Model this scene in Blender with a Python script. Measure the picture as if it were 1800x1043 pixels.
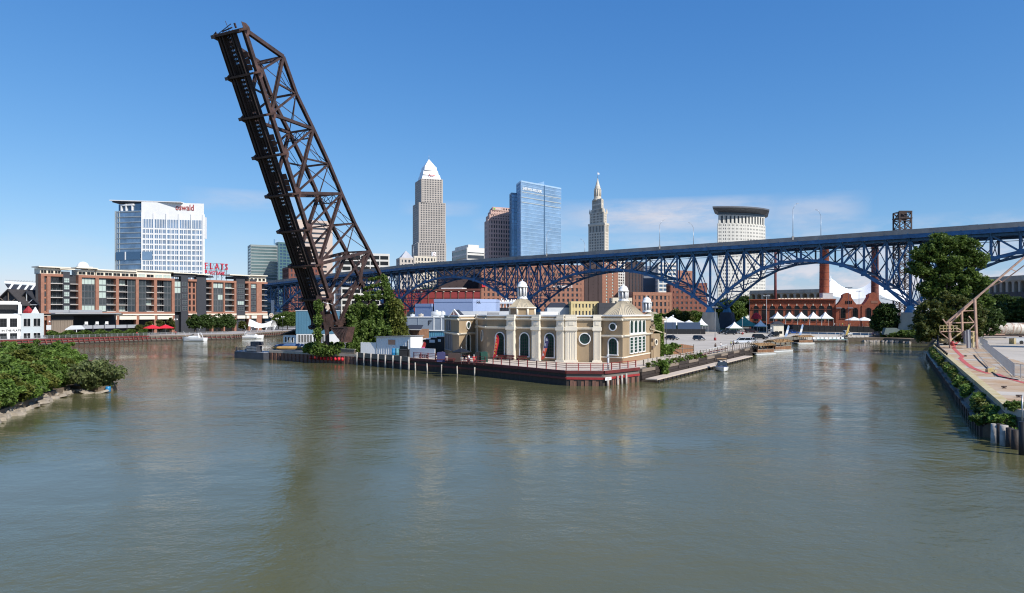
import bpy, math, random
import numpy as np
from mathutils import Vector
R = math.radians
random.seed(7)
for o in list(bpy.data.objects): bpy.data.objects.remove(o)
S = bpy.context.scene
COL = S.collection

# ---------------------------------------------------------------- camera
FP, CX, HY, CZ = 1250.0, 900.0, 548.0, 12.0
cd = bpy.data.cameras.new('camera'); cam = bpy.data.objects.new('camera', cd); COL.objects.link(cam)
cam.location = (0, 0, CZ); cam.rotation_euler = (R(90), 0, 0)
cd.sensor_width = 36; cd.lens = 25.0; cd.shift_y = 26.5/1800; cd.clip_start = .5; cd.clip_end = 20000
S.camera = cam

# ---------------------------------------------------------------- sky and sun
SUN_AZ = math.atan2(.75, -.66)          # measured from +Y towards +X
SUN_EL = R(41)
W = bpy.data.worlds.new('World'); S.world = W; W.use_nodes = True
wn, wl = W.node_tree.nodes, W.node_tree.links
wn.clear()
out = wn.new('ShaderNodeOutputWorld'); bg = wn.new('ShaderNodeBackground')
sky = wn.new('ShaderNodeTexSky'); sky.sky_type = 'NISHITA'; sky.sun_disc = False
sky.sun_elevation = SUN_EL; sky.sun_rotation = SUN_AZ
sky.altitude = 200; sky.air_density = 1.0; sky.dust_density = 0.35; sky.ozone_density = 3.0
bg.inputs['Strength'].default_value = 0.082
def wmath(op, a, b=None, c=None, clamp=False):
    n = wn.new('ShaderNodeMath'); n.operation = op; n.use_clamp = clamp
    for i, v in enumerate((a, b, c)):
        if v is None: continue
        if isinstance(v, (int, float)): n.inputs[i].default_value = v
        else: wl.new(v, n.inputs[i])
    return n.outputs[0]
tc = wn.new('ShaderNodeTexCoord')
sep = wn.new('ShaderNodeSeparateXYZ'); wl.new(tc.outputs['Generated'], sep.inputs[0])
az = wmath('ARCTAN2', sep.outputs[0], sep.outputs[1]); el = wmath('ARCSINE', sep.outputs[2])
comb = wn.new('ShaderNodeCombineXYZ')
wl.new(wmath('MULTIPLY', az, 7.0), comb.inputs[0]); wl.new(wmath('MULTIPLY', el, 26.0), comb.inputs[1])
nz = wn.new('ShaderNodeTexNoise'); nz.inputs['Scale'].default_value = 1.6; nz.inputs['Detail'].default_value = 9
nz.inputs['Roughness'].default_value = .62
wl.new(comb.outputs[0], nz.inputs['Vector'])
def band(x, c, w):                       # soft bump of half width w round c
    return wmath('SUBTRACT', 1.0, wmath('POWER', wmath('DIVIDE', wmath('ABSOLUTE', wmath('SUBTRACT', x, c)), w), 2.0), clamp=True)
# a veil of thin cloud over the right of the skyline, and cumulus low all round the horizon
def blob(a, wa, e, we): return wmath('MULTIPLY', band(az, a, wa), band(el, e, we), clamp=True)
veil = wmath('MAXIMUM', blob(.215, .17, .131, .026), wmath('MULTIPLY', blob(.40, .07, .124, .03), .6))
veil = wmath('MAXIMUM', veil, wmath('MULTIPLY', blob(-.36, .08, .145, .016), .4))
veil = wmath('MAXIMUM', veil, wmath('MULTIPLY', blob(.04, .10, .122, .014), .5))
veil = wmath('MAXIMUM', veil, wmath('MULTIPLY', blob(-.10, .06, .143, .012), .35))
c1 = wmath('MULTIPLY', wmath('MULTIPLY', veil, wmath('MULTIPLY_ADD', nz.outputs[0], 3.2, -.85, clamp=True)), .85)
comb2 = wn.new('ShaderNodeCombineXYZ')
wl.new(wmath('MULTIPLY', az, 9.0), comb2.inputs[0]); wl.new(wmath('MULTIPLY', el, 22.0), comb2.inputs[1])
nz2 = wn.new('ShaderNodeTexNoise'); nz2.inputs['Scale'].default_value = 2.0; nz2.inputs['Detail'].default_value = 10
nz2.inputs['Roughness'].default_value = .6
wl.new(comb2.outputs[0], nz2.inputs['Vector'])
low = band(el, .015, .105)
right = wmath('MULTIPLY_ADD', az, 2.2, .25, clamp=True)
right = wmath('MAXIMUM', right, .12)
c2 = wmath('MULTIPLY', wmath('MULTIPLY', low, right), wmath('MULTIPLY_ADD', nz2.outputs[0], 5.0, -2.0, clamp=True))
cl = wmath('MAXIMUM', c1, wmath('MULTIPLY', c2, .95), clamp=True)
mixn = wn.new('ShaderNodeMixRGB'); wl.new(cl, mixn.inputs[0])
# the photograph's colour response to a clear sky, channel by channel
sp_ = wn.new('ShaderNodeSeparateColor'); wl.new(sky.outputs[0], sp_.inputs[0]); cb_ = wn.new('ShaderNodeCombineColor')
for i, (k, g) in enumerate(((1.147, 1.235), (1.024, .854), (1.153, .573))):
    wl.new(wmath('MULTIPLY', wmath('POWER', wmath('MULTIPLY', sp_.outputs[i], .09), g), k/.09), cb_.inputs[i])
wl.new(cb_.outputs[0], mixn.inputs[1])
cc = wn.new('ShaderNodeMixRGB'); wl.new(nz2.outputs[0], cc.inputs[0])
cc.inputs[1].default_value = (6.0, 6.3, 7.6, 1); cc.inputs[2].default_value = (9.6, 9.4, 9.9, 1)
wl.new(cc.outputs[0], mixn.inputs[2])
wl.new(mixn.outputs[0], bg.inputs['Color']); wl.new(bg.outputs[0], out.inputs['Surface'])
sd = bpy.data.lights.new('sun', 'SUN'); sd.energy = 5.0; sd.angle = R(.5); sd.color = (1, .95, .87)
sun = bpy.data.objects.new('sun', sd); COL.objects.link(sun)
dv = Vector((math.sin(SUN_AZ)*math.cos(SUN_EL), math.cos(SUN_AZ)*math.cos(SUN_EL), math.sin(SUN_EL)))
sun.rotation_euler = dv.to_track_quat('Z', 'Y').to_euler(); sun.location = (300, -200, 400)
S.view_settings.view_transform = 'Standard'; S.view_settings.look = 'None'
S.view_settings.exposure = .12; S.view_settings.gamma = 1; S.view_settings.use_curve_mapping = False
S.render.engine = 'CYCLES'
S.cycles.pixel_filter_type = 'BLACKMAN_HARRIS'; S.cycles.filter_width = 1.15
S.cycles.max_bounces = 6; S.cycles.transparent_max_bounces = 6

# ---------------------------------------------------------------- helpers
def P(px, py, Y): return Vector(((px-CX)/FP*Y, Y, CZ+(HY-py)/FP*Y))
def PX(px, Y): return Vector(((px-CX)/FP*Y, Y))
def G(px, py, z):
    Y = (CZ-z)*FP/(py-HY); return Vector(((px-CX)/FP*Y, Y, z))
def ray(px, py): return Vector(((px-CX)/FP, 1, (HY-py)/FP))

ORG = {}
def tag(o, label=None, cat=None, group=None, kind=None):
    if label: o['label'] = label
    if cat: o['category'] = cat
    if group: o['group'] = group
    if kind: o['kind'] = kind
    return o
def thing(name, label, cat, loc=(0, 0, 0), group=None, rz=0.0):
    o = bpy.data.objects.new(name, None); COL.objects.link(o); o.empty_display_size = .5
    o.location = loc; o.rotation_euler = (0, 0, rz)
    ORG[o.name] = Vector(loc) if rz == 0 else Vector((0, 0, 0))
    return tag(o, label, cat, group)
def local(o): ORG[o.name] = Vector((0, 0, 0)); return o      # parts are given in the thing's own coordinates
def link(name, me, parent=None, loc=None, rz=0.0, scale=None):
    o = bpy.data.objects.new(name, me); COL.objects.link(o)
    if parent is not None: o.parent = parent; ORG[o.name] = ORG.get(parent.name, Vector())
    if loc is not None: o.location = loc
    if rz: o.rotation_euler = (0, 0, rz)
    if scale is not None: o.scale = scale
    return o
def copy_tree(o, parent=None):
    c = o.copy(); COL.objects.link(c)
    if parent is not None: c.parent = parent
    for ch in list(o.children): copy_tree(ch, c)
    return c

class MB:
    def __init__(s): s.v = []; s.f = []; s.mi = []; s.sm = []; s.m = 0; s.smooth = False
    def poly(s, pts):
        b = len(s.v); s.v += [tuple(p) for p in pts]; s.f.append(tuple(range(b, b+len(pts)))); s.mi.append(s.m); s.sm.append(s.smooth)
        return s
    def faces(s, pts, fs):
        b = len(s.v); s.v += [tuple(p) for p in pts]
        for f in fs: s.f.append(tuple(b+i for i in f)); s.mi.append(s.m); s.sm.append(s.smooth)
        return s
    BF = ((0, 3, 2, 1), (4, 5, 6, 7), (0, 1, 5, 4), (1, 2, 6, 5), (2, 3, 7, 6), (3, 0, 4, 7))
    def box(s, x0, y0, z0, x1, y1, z1):
        return s.faces([(x0, y0, z0), (x1, y0, z0), (x1, y1, z0), (x0, y1, z0), (x0, y0, z1), (x1, y0, z1), (x1, y1, z1), (x0, y1, z1)], MB.BF)
    def obox(s, o, ax, ay, az, a0, a1, b0, b1, c0, c1):
        o, ax, ay, az = Vector(o), Vector(ax), Vector(ay), Vector(az)
        pts = [o+ax*a+ay*b+az*c for c in (c0, c1) for a, b in ((a0, b0), (a1, b0), (a1, b1), (a0, b1))]
        return s.faces(pts, MB.BF)
    def bar(s, p, q, w, h=None, up=(0, 0, 1), w2=None):
        p, q = Vector(p), Vector(q); h = h or w; d = (q-p)
        if d.length < 1e-6: return s
        d.normalize(); up = Vector(up)
        x = d.cross(up)
        if x.length < 1e-3: x = d.cross(Vector((1, 0, 0)))
        x.normalize(); y = x.cross(d)
        k = 1 if w2 is None else w2/w
        pts = [p+x*a*w/2+y*b*h/2 for a, b in ((-1, -1), (1, -1), (1, 1), (-1, 1))] + [q+x*a*w*k/2+y*b*h*k/2 for a, b in ((-1, -1), (1, -1), (1, 1), (-1, 1))]
        return s.faces(pts, MB.BF)
    def prism(s, pts, z0, z1, cap=True):
        n = len(pts); b = len(s.v)
        s.v += [(p[0], p[1], z0) for p in pts] + [(p[0], p[1], z1) for p in pts]
        fs = [(b+i, b+(i+1) % n, b+n+(i+1) % n, b+n+i) for i in range(n)]
        if cap: fs += [tuple(b+n+i for i in range(n)), tuple(b+i for i in reversed(range(n)))]
        s.f += fs; s.mi += [s.m]*len(fs); s.sm += [False]*len(fs); return s
    def extr(s, pts, d):                     # a flat outline of 3D points extruded by the vector d
        n = len(pts); b = len(s.v); d = Vector(d); pts = [Vector(p) for p in pts]
        s.v += [tuple(p) for p in pts] + [tuple(p+d) for p in pts]
        fs = [tuple(b+i for i in reversed(range(n))), tuple(b+n+i for i in range(n))] + [(b+i, b+(i+1) % n, b+n+(i+1) % n, b+n+i) for i in range(n)]
        s.f += fs; s.mi += [s.m]*len(fs); s.sm += [False]*len(fs); return s
    def tube(s, pts, rad, n=8, cap=True):
        pts = [Vector(p) for p in pts]; b = len(s.v)
        if isinstance(rad, (int, float)): rad = [rad]*len(pts)
        for i, p in enumerate(pts):
            d = (pts[min(i+1, len(pts)-1)]-pts[max(i-1, 0)]).normalized()
            x = d.cross(Vector((0, 0, 1)))
            if x.length < .05: x = d.cross(Vector((0, 1, 0)))
            x.normalize(); y = x.cross(d)
            s.v += [tuple(p+(x*math.cos(2*math.pi*k/n)+y*math.sin(2*math.pi*k/n))*rad[i]) for k in range(n)]
        fs = []
        for i in range(len(pts)-1):
            for k in range(n): fs.append((b+i*n+k, b+i*n+(k+1) % n, b+(i+1)*n+(k+1) % n, b+(i+1)*n+k))
        s.sm += [True]*len(fs)
        if cap:
            fs += [tuple(b+k for k in reversed(range(n))), tuple(b+(len(pts)-1)*n+k for k in range(n))]; s.sm += [False]*2
        s.f += fs; s.mi += [s.m]*len(fs); return s
    def lathe(s, c, prof, n=16, a0=0.0, smooth=True):
        b = len(s.v); c = Vector(c)
        for r, z in prof: s.v += [(c.x+r*math.cos(a0+2*math.pi*k/n), c.y+r*math.sin(a0+2*math.pi*k/n), c.z+z) for k in range(n)]
        fs = []
        for i in range(len(prof)-1):
            for k in range(n): fs.append((b+i*n+k, b+i*n+(k+1) % n, b+(i+1)*n+(k+1) % n, b+(i+1)*n+k))
        s.sm += [smooth]*len(fs)
        fs += [tuple(b+k for k in reversed(range(n))), tuple(b+(len(prof)-1)*n+k for k in range(n))]; s.sm += [False]*2
        s.f += fs; s.mi += [s.m]*len(fs); return s
    def build(s, name, mat, parent=None, loc=None, kind=None, label=None):
        o_ = ORG.get(parent.name, Vector()) if parent is not None else Vector(loc or (0, 0, 0))
        me = bpy.data.meshes.new(name)
        me.from_pydata([(v[0]-o_[0], v[1]-o_[1], v[2]-o_[2]) for v in s.v], [], s.f)
        for m in (mat if isinstance(mat, (list, tuple)) else [mat]): me.materials.append(m)
        if any(s.mi): me.polygons.foreach_set('material_index', s.mi)
        me.polygons.foreach_set('use_smooth', s.sm)
        me.update()
        ob = link(name, me, parent)
        if parent is None and loc is not None: ob.location = loc
        if kind: ob['kind'] = kind
        if label: ob['label'] = label
        return ob

class Fac:
    """a vertical plane from a to b (left to right as seen from outside)"""
    def __init__(s, a, b):
        s.a = Vector((a[0], a[1])); s.b = Vector((b[0], b[1])); s.t = (s.b-s.a); s.L = s.t.length; s.t.normalize()
        s.n = Vector((s.t.y, -s.t.x)); s.T = Vector((s.t.x, s.t.y, 0)); s.N = Vector((s.n.x, s.n.y, 0)); s.O = Vector((s.a.x, s.a.y, 0))
        s.ang = math.atan2(s.t.y, s.t.x)
    def s_at(s, px):
        k = (px-CX)/FP; return -(s.a.x-k*s.a.y)/(s.t.x-k*s.t.y)
    def pt(s, u, z, d=0.0): return s.O+s.T*u+s.N*d+Vector((0, 0, z))
    def z_at(s, u, py): return CZ+(HY-py)/FP*(s.a.y+s.t.y*u)
    def box(s, mb, u0, u1, z0, z1, d0, d1): return mb.obox(s.O, s.T, -s.N, Vector((0, 0, 1)), u0, u1, -d1, -d0, z0, z1)

UNIT = {}
def unit_box(mat):                       # x across, y depth (front at -y), z up; base at the origin
    if mat.name not in UNIT:
        me = bpy.data.meshes.new('unit_panel')
        v = [(x, y, z) for z in (0, 1) for x, y in ((0, -1), (1, -1), (1, 0), (0, 0))]
        me.from_pydata(v, [], MB.BF); me.materials.append(mat); UNIT[mat.name] = me
    return UNIT[mat.name]
def pane(name, F, u0, u1, z0, z1, d0, d1, mat, parent):
    p = F.pt(u0, z0, d0)-ORG.get(parent.name, Vector())
    return link(name, unit_box(mat), parent, p, F.ang, (u1-u0, d1-d0, z1-z0))
FRM = {}
def window(F, u0, u1, z0, z1, mat, fmat, parent, d=.02, nx=2, nz=1, fw=.12, name='window'):
    """a glazed window (part) with its frame and mullions (sub-part)"""
    w, h = u1-u0, z1-z0
    o = pane(name, F, u0, u1, z0, z1, d, d+.05, mat, parent)
    key = (round(w, 2), round(h, 2), nx, nz, round(fw, 3), fmat.name)
    if key not in FRM:
        m = MB()
        m.box(0, -.14, 0, fw, -.052, h); m.box(w-fw, -.14, 0, w, -.052, h)
        m.box(fw, -.14, 0, w-fw, -.052, fw); m.box(fw, -.14, h-fw, w-fw, -.052, h)
        for i in range(1, nx): m.box(w*i/nx-fw*.4, -.135, fw, w*i/nx+fw*.4, -.053, h-fw)
        for i in range(1, nz): m.box(fw, -.13, h*i/nz-fw*.4, w-fw, -.054, h*i/nz+fw*.4)
        me = bpy.data.meshes.new('frame'); me.from_pydata(m.v, [], m.f); me.materials.append(fmat); FRM[key] = me
    f = link('frame', FRM[key], o); f.scale = (1/w, 1/.05, 1/h)
    f.location = (0, 0, 0)
    return o

# ---------------------------------------------------------------- materials
def M(name, col, rough=.65, var=.12, scale=.6, metal=0.0, bump=0.0, bscale=None, spec=.5, streak=0.0, col2=None):
    m = bpy.data.materials.new(name); m.use_nodes = True; n, l = m.node_tree.nodes, m.node_tree.links
    b = n['Principled BSDF']; b.inputs['Roughness'].default_value = rough; b.inputs['Metallic'].default_value = metal
    b.inputs['Specular IOR Level'].default_value = spec
    b.inputs['Base Color'].default_value = (*col, 1)
    t = n.new('ShaderNodeTexCoord')
    if var > 0:
        x = n.new('ShaderNodeTexNoise'); x.inputs['Scale'].default_value = scale; x.inputs['Detail'].default_value = 6; x.inputs['Roughness'].default_value = .65
        if streak:
            mp = n.new('ShaderNodeMapping'); mp.inputs['Scale'].default_value = (1, 1, streak); l.new(t.outputs['Object'], mp.inputs[0]); l.new(mp.outputs[0], x.inputs['Vector'])
        else: l.new(t.outputs['Object'], x.inputs['Vector'])
        r = n.new('ShaderNodeValToRGB'); r.color_ramp.elements[0].position = .32; r.color_ramp.elements[1].position = .68
        c2 = col2 or tuple(min(1, c*(1+var)) for c in col)
        r.color_ramp.elements[0].color = (*[c*(1-var) for c in col], 1); r.color_ramp.elements[1].color = (*c2, 1)
        l.new(x.outputs[0], r.inputs[0]); l.new(r.outputs[0], b.inputs['Base Color'])
    if bump:
        y = n.new('ShaderNodeTexNoise'); y.inputs['Scale'].default_value = bscale or scale*6; y.inputs['Detail'].default_value = 5
        l.new(t.outputs['Object'], y.inputs['Vector'])
        bp = n.new('ShaderNodeBump'); bp.inputs['Strength'].default_value = bump; bp.inputs['Distance'].default_value = .1
        l.new(y.outputs[0], bp.inputs['Height']); l.new(bp.outputs[0], b.inputs['Normal'])
    return m
def leafmat(name, c0, c1, trans=.35):
    m = bpy.data.materials.new(name); m.use_nodes = True; n, l = m.node_tree.nodes, m.node_tree.links
    b = n['Principled BSDF']; b.inputs['Roughness'].default_value = .55; b.inputs['Specular IOR Level'].default_value = .3
    g = n.new('ShaderNodeNewGeometry'); r = n.new('ShaderNodeValToRGB')
    r.color_ramp.elements[0].color = (*c0, 1); r.color_ramp.elements[1].color = (*c1, 1)
    l.new(g.outputs['Random Per Island'], r.inputs[0]); l.new(r.outputs[0], b.inputs['Base Color'])
    tr = n.new('ShaderNodeBsdfTranslucent'); l.new(r.outputs[0], tr.inputs[0])
    mx = n.new('ShaderNodeMixShader'); mx.inputs[0].default_value = trans
    l.new(b.outputs[0], mx.inputs[1]); l.new(tr.outputs[0], mx.inputs[2]); l.new(mx.outputs[0], n['Material Output'].inputs[0])
    return m
m_rust = M('rusted_dark_steel', (.046, .025, .021), .6, .6, .7, bump=.4)
m_rust2 = M('rusted_brown_plate', (.078, .040, .032), .65, .5, .7, bump=.4)
m_under = M('steel_in_painted_shade', (.028, .018, .016), .75, .4, .6)  # steel darkened further, the shade under the deck put into its colour
m_blue = M('blue_bridge_paint', (.019, .10, .235), .5, .35, .5)
m_bluelt = M('blue_bridge_paint_sunlit', (.05, .20, .38), .5, .2, .5)  # lighter copy of the bridge blue, sunlight on the shoes painted in
m_conc = M('weathered_concrete', (.42, .365, .29), .85, .22, .25, bump=.2, streak=.25)
m_parap = M('grey_concrete_parapet', (.27, .26, .245), .85, .2, .3, streak=.3)
m_asph = M('asphalt', (.055, .055, .057), .9, .25, .3)
m_lot = M('pale_concrete_lot', (.46, .41, .345), .9, .14, .12)
m_white = M('white_paint', (.80, .80, .78), .5, .05, .4)
m_cream = M('cream_stone', (.74, .675, .55), .75, .10, .5, bump=.1, streak=.25)
m_tan = M('tan_stucco', (.315, .235, .145), .85, .15, .45, bump=.15, streak=.25)
m_tanbase = M('brown_stucco_base', (.30, .19, .11), .85, .12, .5)
m_brick = M('red_brick', (.31, .125, .075), .85, .22, .8, bump=.2)
m_brickO = M('orange_brick', (.31, .145, .095), .85, .18, .8, bump=.2)
m_brickD = M('dark_red_brick', (.19, .07, .05), .85, .25, .6, bump=.2)
m_dark = M('charcoal_cladding', (.035, .037, .045), .6, .15, .5)
m_black = M('black_paint', (.012, .012, .013), .6, .2, .5)
m_grey = M('grey_metal', (.30, .31, .33), .5, .12, .5)
m_lgrey = M('light_grey_paint', (.52, .54, .55), .6, .08, .5)
m_glass = M('dark_glass', (.035, .045, .05), .06, .4, .25, spec=.9)
m_frame = M('grey_window_frame', (.16, .17, .18), .5, .1, .5)
m_glassd = M('deep_window_glass', (.012, .014, .015), .15, .3, .25, spec=.35)
m_glasscur = M('window_with_pale_blind', (.42, .50, .45), .3, .15, .5)
m_glassgrn = M('green_leaded_glass', (.012, .045, .035), .12, .35, .8, spec=.5)
m_wood = M('weathered_timber', (.19, .15, .115), .85, .3, 1.2, bump=.2)
m_woodl = M('bleached_timber_pile', (.42, .38, .33), .85, .35, 1.2, bump=.3)
m_woodb = M('brown_cedar_boards', (.23, .115, .06), .8, .25, 1.0, bump=.2)
m_deck = M('pale_deck_boards', (.55, .46, .37), .8, .15, .8)
m_redp = M('red_paint', (.32, .03, .03), .5, .2, .6)
m_maroon = M('maroon_paint', (.13, .022, .02), .6, .3, .6)
m_redc = M('red_canvas', (.62, .02, .035), .7, .1, .6)
m_roof = M('flat_roof_membrane', (.55, .55, .54), .8, .12, .3)
m_thatch = M('thatch', (.40, .25, .12), .95, .3, 2.0, bump=.6)
m_steel = M('galvanised_steel', (.42, .43, .44), .4, .1, .6, metal=.5)
m_bark = M('bark', (.085, .06, .045), .9, .3, 1.5, bump=.4)
m_skin = M('skin', (.45, .27, .19), .6, .05, 5)
m_tyre = M('tyre_rubber', (.015, .015, .015), .8, .1, 3)
m_rim = M('alloy_rim', (.45, .45, .46), .3, .05, 3, metal=.8)
m_lamp = M('clear_lamp', (.75, .75, .72), .15, .03, 3)
m_tail = M('red_lamp', (.35, .01, .01), .2, .05, 3)
lf_a = leafmat('leaves_mid_green', (.06, .105, .020), (.15, .22, .045))
lf_b = leafmat('leaves_dark_green', (.032, .062, .015), (.085, .135, .032))
lf_c = leafmat('leaves_bright_green', (.085, .15, .024), (.20, .30, .06))
lf_d = leafmat('leaves_willow', (.09, .12, .035), (.19, .22, .08))
lf_e = leafmat('leaves_turning', (.045, .075, .018), (.14, .145, .035))
lf_y = leafmat('leaves_yellow_green', (.08, .11, .018), (.20, .21, .045))

# ---------------------------------------------------------------- foliage helpers
rng = np.random.default_rng(5)
def leaves(name, pts, size, mat, parent=None, loc=None, kind='stuff', up=.35, elong=1.5):
    pts = np.asarray(pts, dtype=np.float64); n = len(pts)
    o_ = np.array(ORG.get(parent.name, Vector()) if parent is not None else (loc or (0, 0, 0)))
    nr = rng.normal(size=(n, 3)); nr[:, 2] = np.abs(nr[:, 2])+up; nr /= np.linalg.norm(nr, axis=1)[:, None]
    a = np.cross(nr, rng.normal(size=(n, 3))); a /= np.linalg.norm(a, axis=1)[:, None]; b = np.cross(nr, a)
    s = (size*rng.uniform(.6, 1.35, n))[:, None]
    a *= s*elong*.5; b *= s*.5
    V = np.stack([pts-a-o_, pts-a*.1+b-o_, pts+a-o_, pts-a*.1-b-o_], 1).reshape(-1, 3)
    me = bpy.data.meshes.new(name)
    me.vertices.add(4*n); me.vertices.foreach_set('co', V.ravel())
    me.loops.add(4*n); me.loops.foreach_set('vertex_index', np.arange(4*n, dtype=np.int32))
    me.polygons.add(n); me.polygons.foreach_set('loop_start', np.arange(0, 4*n, 4, dtype=np.int32)); me.polygons.foreach_set('loop_total', np.full(n, 4, dtype=np.int32))
    me.materials.append(mat); me.update(calc_edges=True)
    o = link(name, me, parent)
    if parent is None and loc is not None: o.location = loc
    if kind: o['kind'] = kind
    return o
def clumps(c, r, nc, per, cr, shell=.55):
    """leaf points in clumps spread over an ellipsoid"""
    d = rng.normal(size=(nc, 3)); d /= np.linalg.norm(d, axis=1)[:, None]
    rad = (shell+(1-shell)*rng.random(nc)**.6)[:, None]
    cc_ = np.asarray(c)+d*rad*np.asarray(r)
    p = np.repeat(cc_, per, 0); q = rng.normal(size=p.shape); q /= np.linalg.norm(q, axis=1)[:, None]
    sc = np.repeat(cr*rng.uniform(.5, 1.3, nc), per)[:, None]
    return p+q*sc*(rng.random(len(p))**.45)[:, None]*np.array([1, 1, .7])
def tree(name, label, cat, base, blobs, leafm, size, trunk_r=.35, group=None, nc=60, per=40, cr=1.0, shell=.5):
    """trunk with limbs, crown of leaf clumps; blobs = [(dx, dy, z, rx, ry, rz), ...] relative to base"""
    t = thing(name, label, cat, base, group); bx, by, bz = base
    m = MB(); ctr = Vector((bx, by, bz))
    zt = min(b[2] for b in blobs)
    fork = ctr+Vector((random.uniform(-.3, .3), random.uniform(-.3, .3), max(.8, zt*.55)))
    m.tube([ctr-Vector((0, 0, .3)), ctr+(fork-ctr)*.5, fork], [trunk_r*1.25, trunk_r, trunk_r*.8], 8)
    m.build('trunk', m_bark, t)
    m = MB(); pts = []
    for (dx, dy, z, rx, ry, rz) in blobs:
        q = ctr+Vector((dx, dy, z)); mid = fork.lerp(q, .55)+Vector((random.uniform(-.4, .4), random.uniform(-.4, .4), .3))
        m.tube([fork, mid, q], [trunk_r*.6, trunk_r*.35, trunk_r*.12], 6)
        for _ in range(5):
            e = q+Vector((random.uniform(-1, 1)*rx, random.uniform(-1, 1)*ry, random.uniform(-.3, 1)*rz))*.75
            m.tube([mid.lerp(q, .6), e], [trunk_r*.2, trunk_r*.04], 5)
        vol = (rx*ry*rz)**(2/3)
        pts.append(clumps(q, (rx, ry, rz), max(6, int(nc*vol)), per, cr, shell))
    m.build('limb', m_bark, t)
    leaves('crown', np.concatenate(pts), size, leafm, t, kind=None)
    return t
def shrub(name, label, cat, base, blobs, leafm, size, group=None, nc=30, per=40, cr=.6, shell=.4, elong=1.5):
    t = thing(name, label, cat, base, group); m = MB(); c = Vector(base); pts = []
    for (dx, dy, z, rx, ry, rz) in blobs:
        q = c+Vector((dx, dy, z))
        for _ in range(4):
            e = q+Vector((random.uniform(-1, 1)*rx, random.uniform(-1, 1)*ry, random.uniform(-.2, .8)*rz))*.8
            m.tube([c+Vector((dx*.4, dy*.4, -.2)), (c+e)/2+Vector((dx*.2, dy*.2, .2)), e], [.08, .05, .015], 5)
        pts.append(clumps(q, (rx, ry, rz), max(5, int(nc*(rx*ry*rz)**(2/3))), per, cr, shell))
    m.build('stem', m_bark, t)
    pp = np.concatenate(pts); pp = pp[pp[:, 2] > base[2]-.3]
    leaves('foliage', pp, size, leafm, t, kind=None, elong=elong)
    return t

# ---------------------------------------------------------------- lettering (converted to meshes at the end)
TEXTS = []
def text(name, s, size, mat, F, u, z, d, parent, ext=.05, align='LEFT', sx=1.0, bold=0.0, rot=0.0, spacing=1.0, thick=None):
    """lettering standing on the plane F, u along it, base line at z, d in front of it"""
    cu = bpy.data.curves.new(name, 'FONT'); cu.body = s; cu.size = size; cu.extrude = ext; cu.align_x = align; cu.offset = bold
    cu.space_character = spacing; cu.materials.append(mat); cu.resolution_u = 3
    o = bpy.data.objects.new(name, cu); COL.objects.link(o); o.parent = parent
    o.location = F.pt(u, z, d)-ORG.get(parent.name, Vector()); o.rotation_euler = (R(90), rot, F.ang); o.scale = (sx, 1, 1)
    ORG[o.name] = ORG.get(parent.name, Vector()); TEXTS.append(o); return o

# ---------------------------------------------------------------- the setting
mw = bpy.data.materials.new('river_water'); mw.use_nodes = True
n_, l_ = mw.node_tree.nodes, mw.node_tree.links; b_ = n_['Principled BSDF']
b_.inputs['Base Color'].default_value = (.105, .112, .060, 1); b_.inputs['Roughness'].default_value = .03; b_.inputs['IOR'].default_value = 1.33
t_ = n_.new('ShaderNodeTexCoord')
def wnoise(sx, sy, sc, det, rough=.55, rot=0.0):
    mp = n_.new('ShaderNodeMapping'); mp.inputs['Scale'].default_value = (sx, sy, 1); mp.inputs['Rotation'].default_value = (0, 0, rot); l_.new(t_.outputs['Object'], mp.inputs[0])
    x = n_.new('ShaderNodeTexNoise'); x.inputs['Scale'].default_value = sc; x.inputs['Detail'].default_value = det; x.inputs['Roughness'].default_value = rough
    l_.new(mp.outputs[0], x.inputs['Vector']); return x.outputs[0]
def nm(op, a, b):
    n = n_.new('ShaderNodeMath'); n.operation = op
    for i, v in enumerate((a, b)):
        if isinstance(v, (int, float)): n.inputs[i].default_value = v
        else: l_.new(v, n.inputs[i])
    return n.outputs[0]
gust = n_.new('ShaderNodeMapRange'); gust.inputs[1].default_value = .38; gust.inputs[2].default_value = .62; gust.inputs[3].default_value = .25; gust.inputs[4].default_value = 1.1
l_.new(wnoise(.5, 1.0, .035, 3, .5, .3), gust.inputs[0])
h = nm('ADD', nm('MULTIPLY', wnoise(.8, 1.0, .22, 3, .5, .25), .50), nm('ADD', nm('MULTIPLY', wnoise(.8, 1.0, .9, 3, .55, -.2), .22), nm('MULTIPLY', wnoise(.9, 1.0, 3.4, 4, .62, .5), .085)))
h = nm('MULTIPLY', h, gust.outputs[0])
bp_ = n_.new('ShaderNodeBump'); bp_.inputs['Strength'].default_value = 1.0; bp_.inputs['Distance'].default_value = .37
l_.new(h, bp_.inputs['Height']); l_.new(bp_.outputs[0], b_.inputs['Normal'])
silt = n_.new('ShaderNodeValToRGB'); silt.color_ramp.elements[0].color = (.094, .097, .043, 1); silt.color_ramp.elements[1].color = (.130, .120, .055, 1)
silt.color_ramp.elements[0].position = .35; silt.color_ramp.elements[1].position = .65
l_.new(wnoise(1, 1, .02, 4), silt.inputs[0]); l_.new(silt.outputs[0], b_.inputs['Base Color'])

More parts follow.
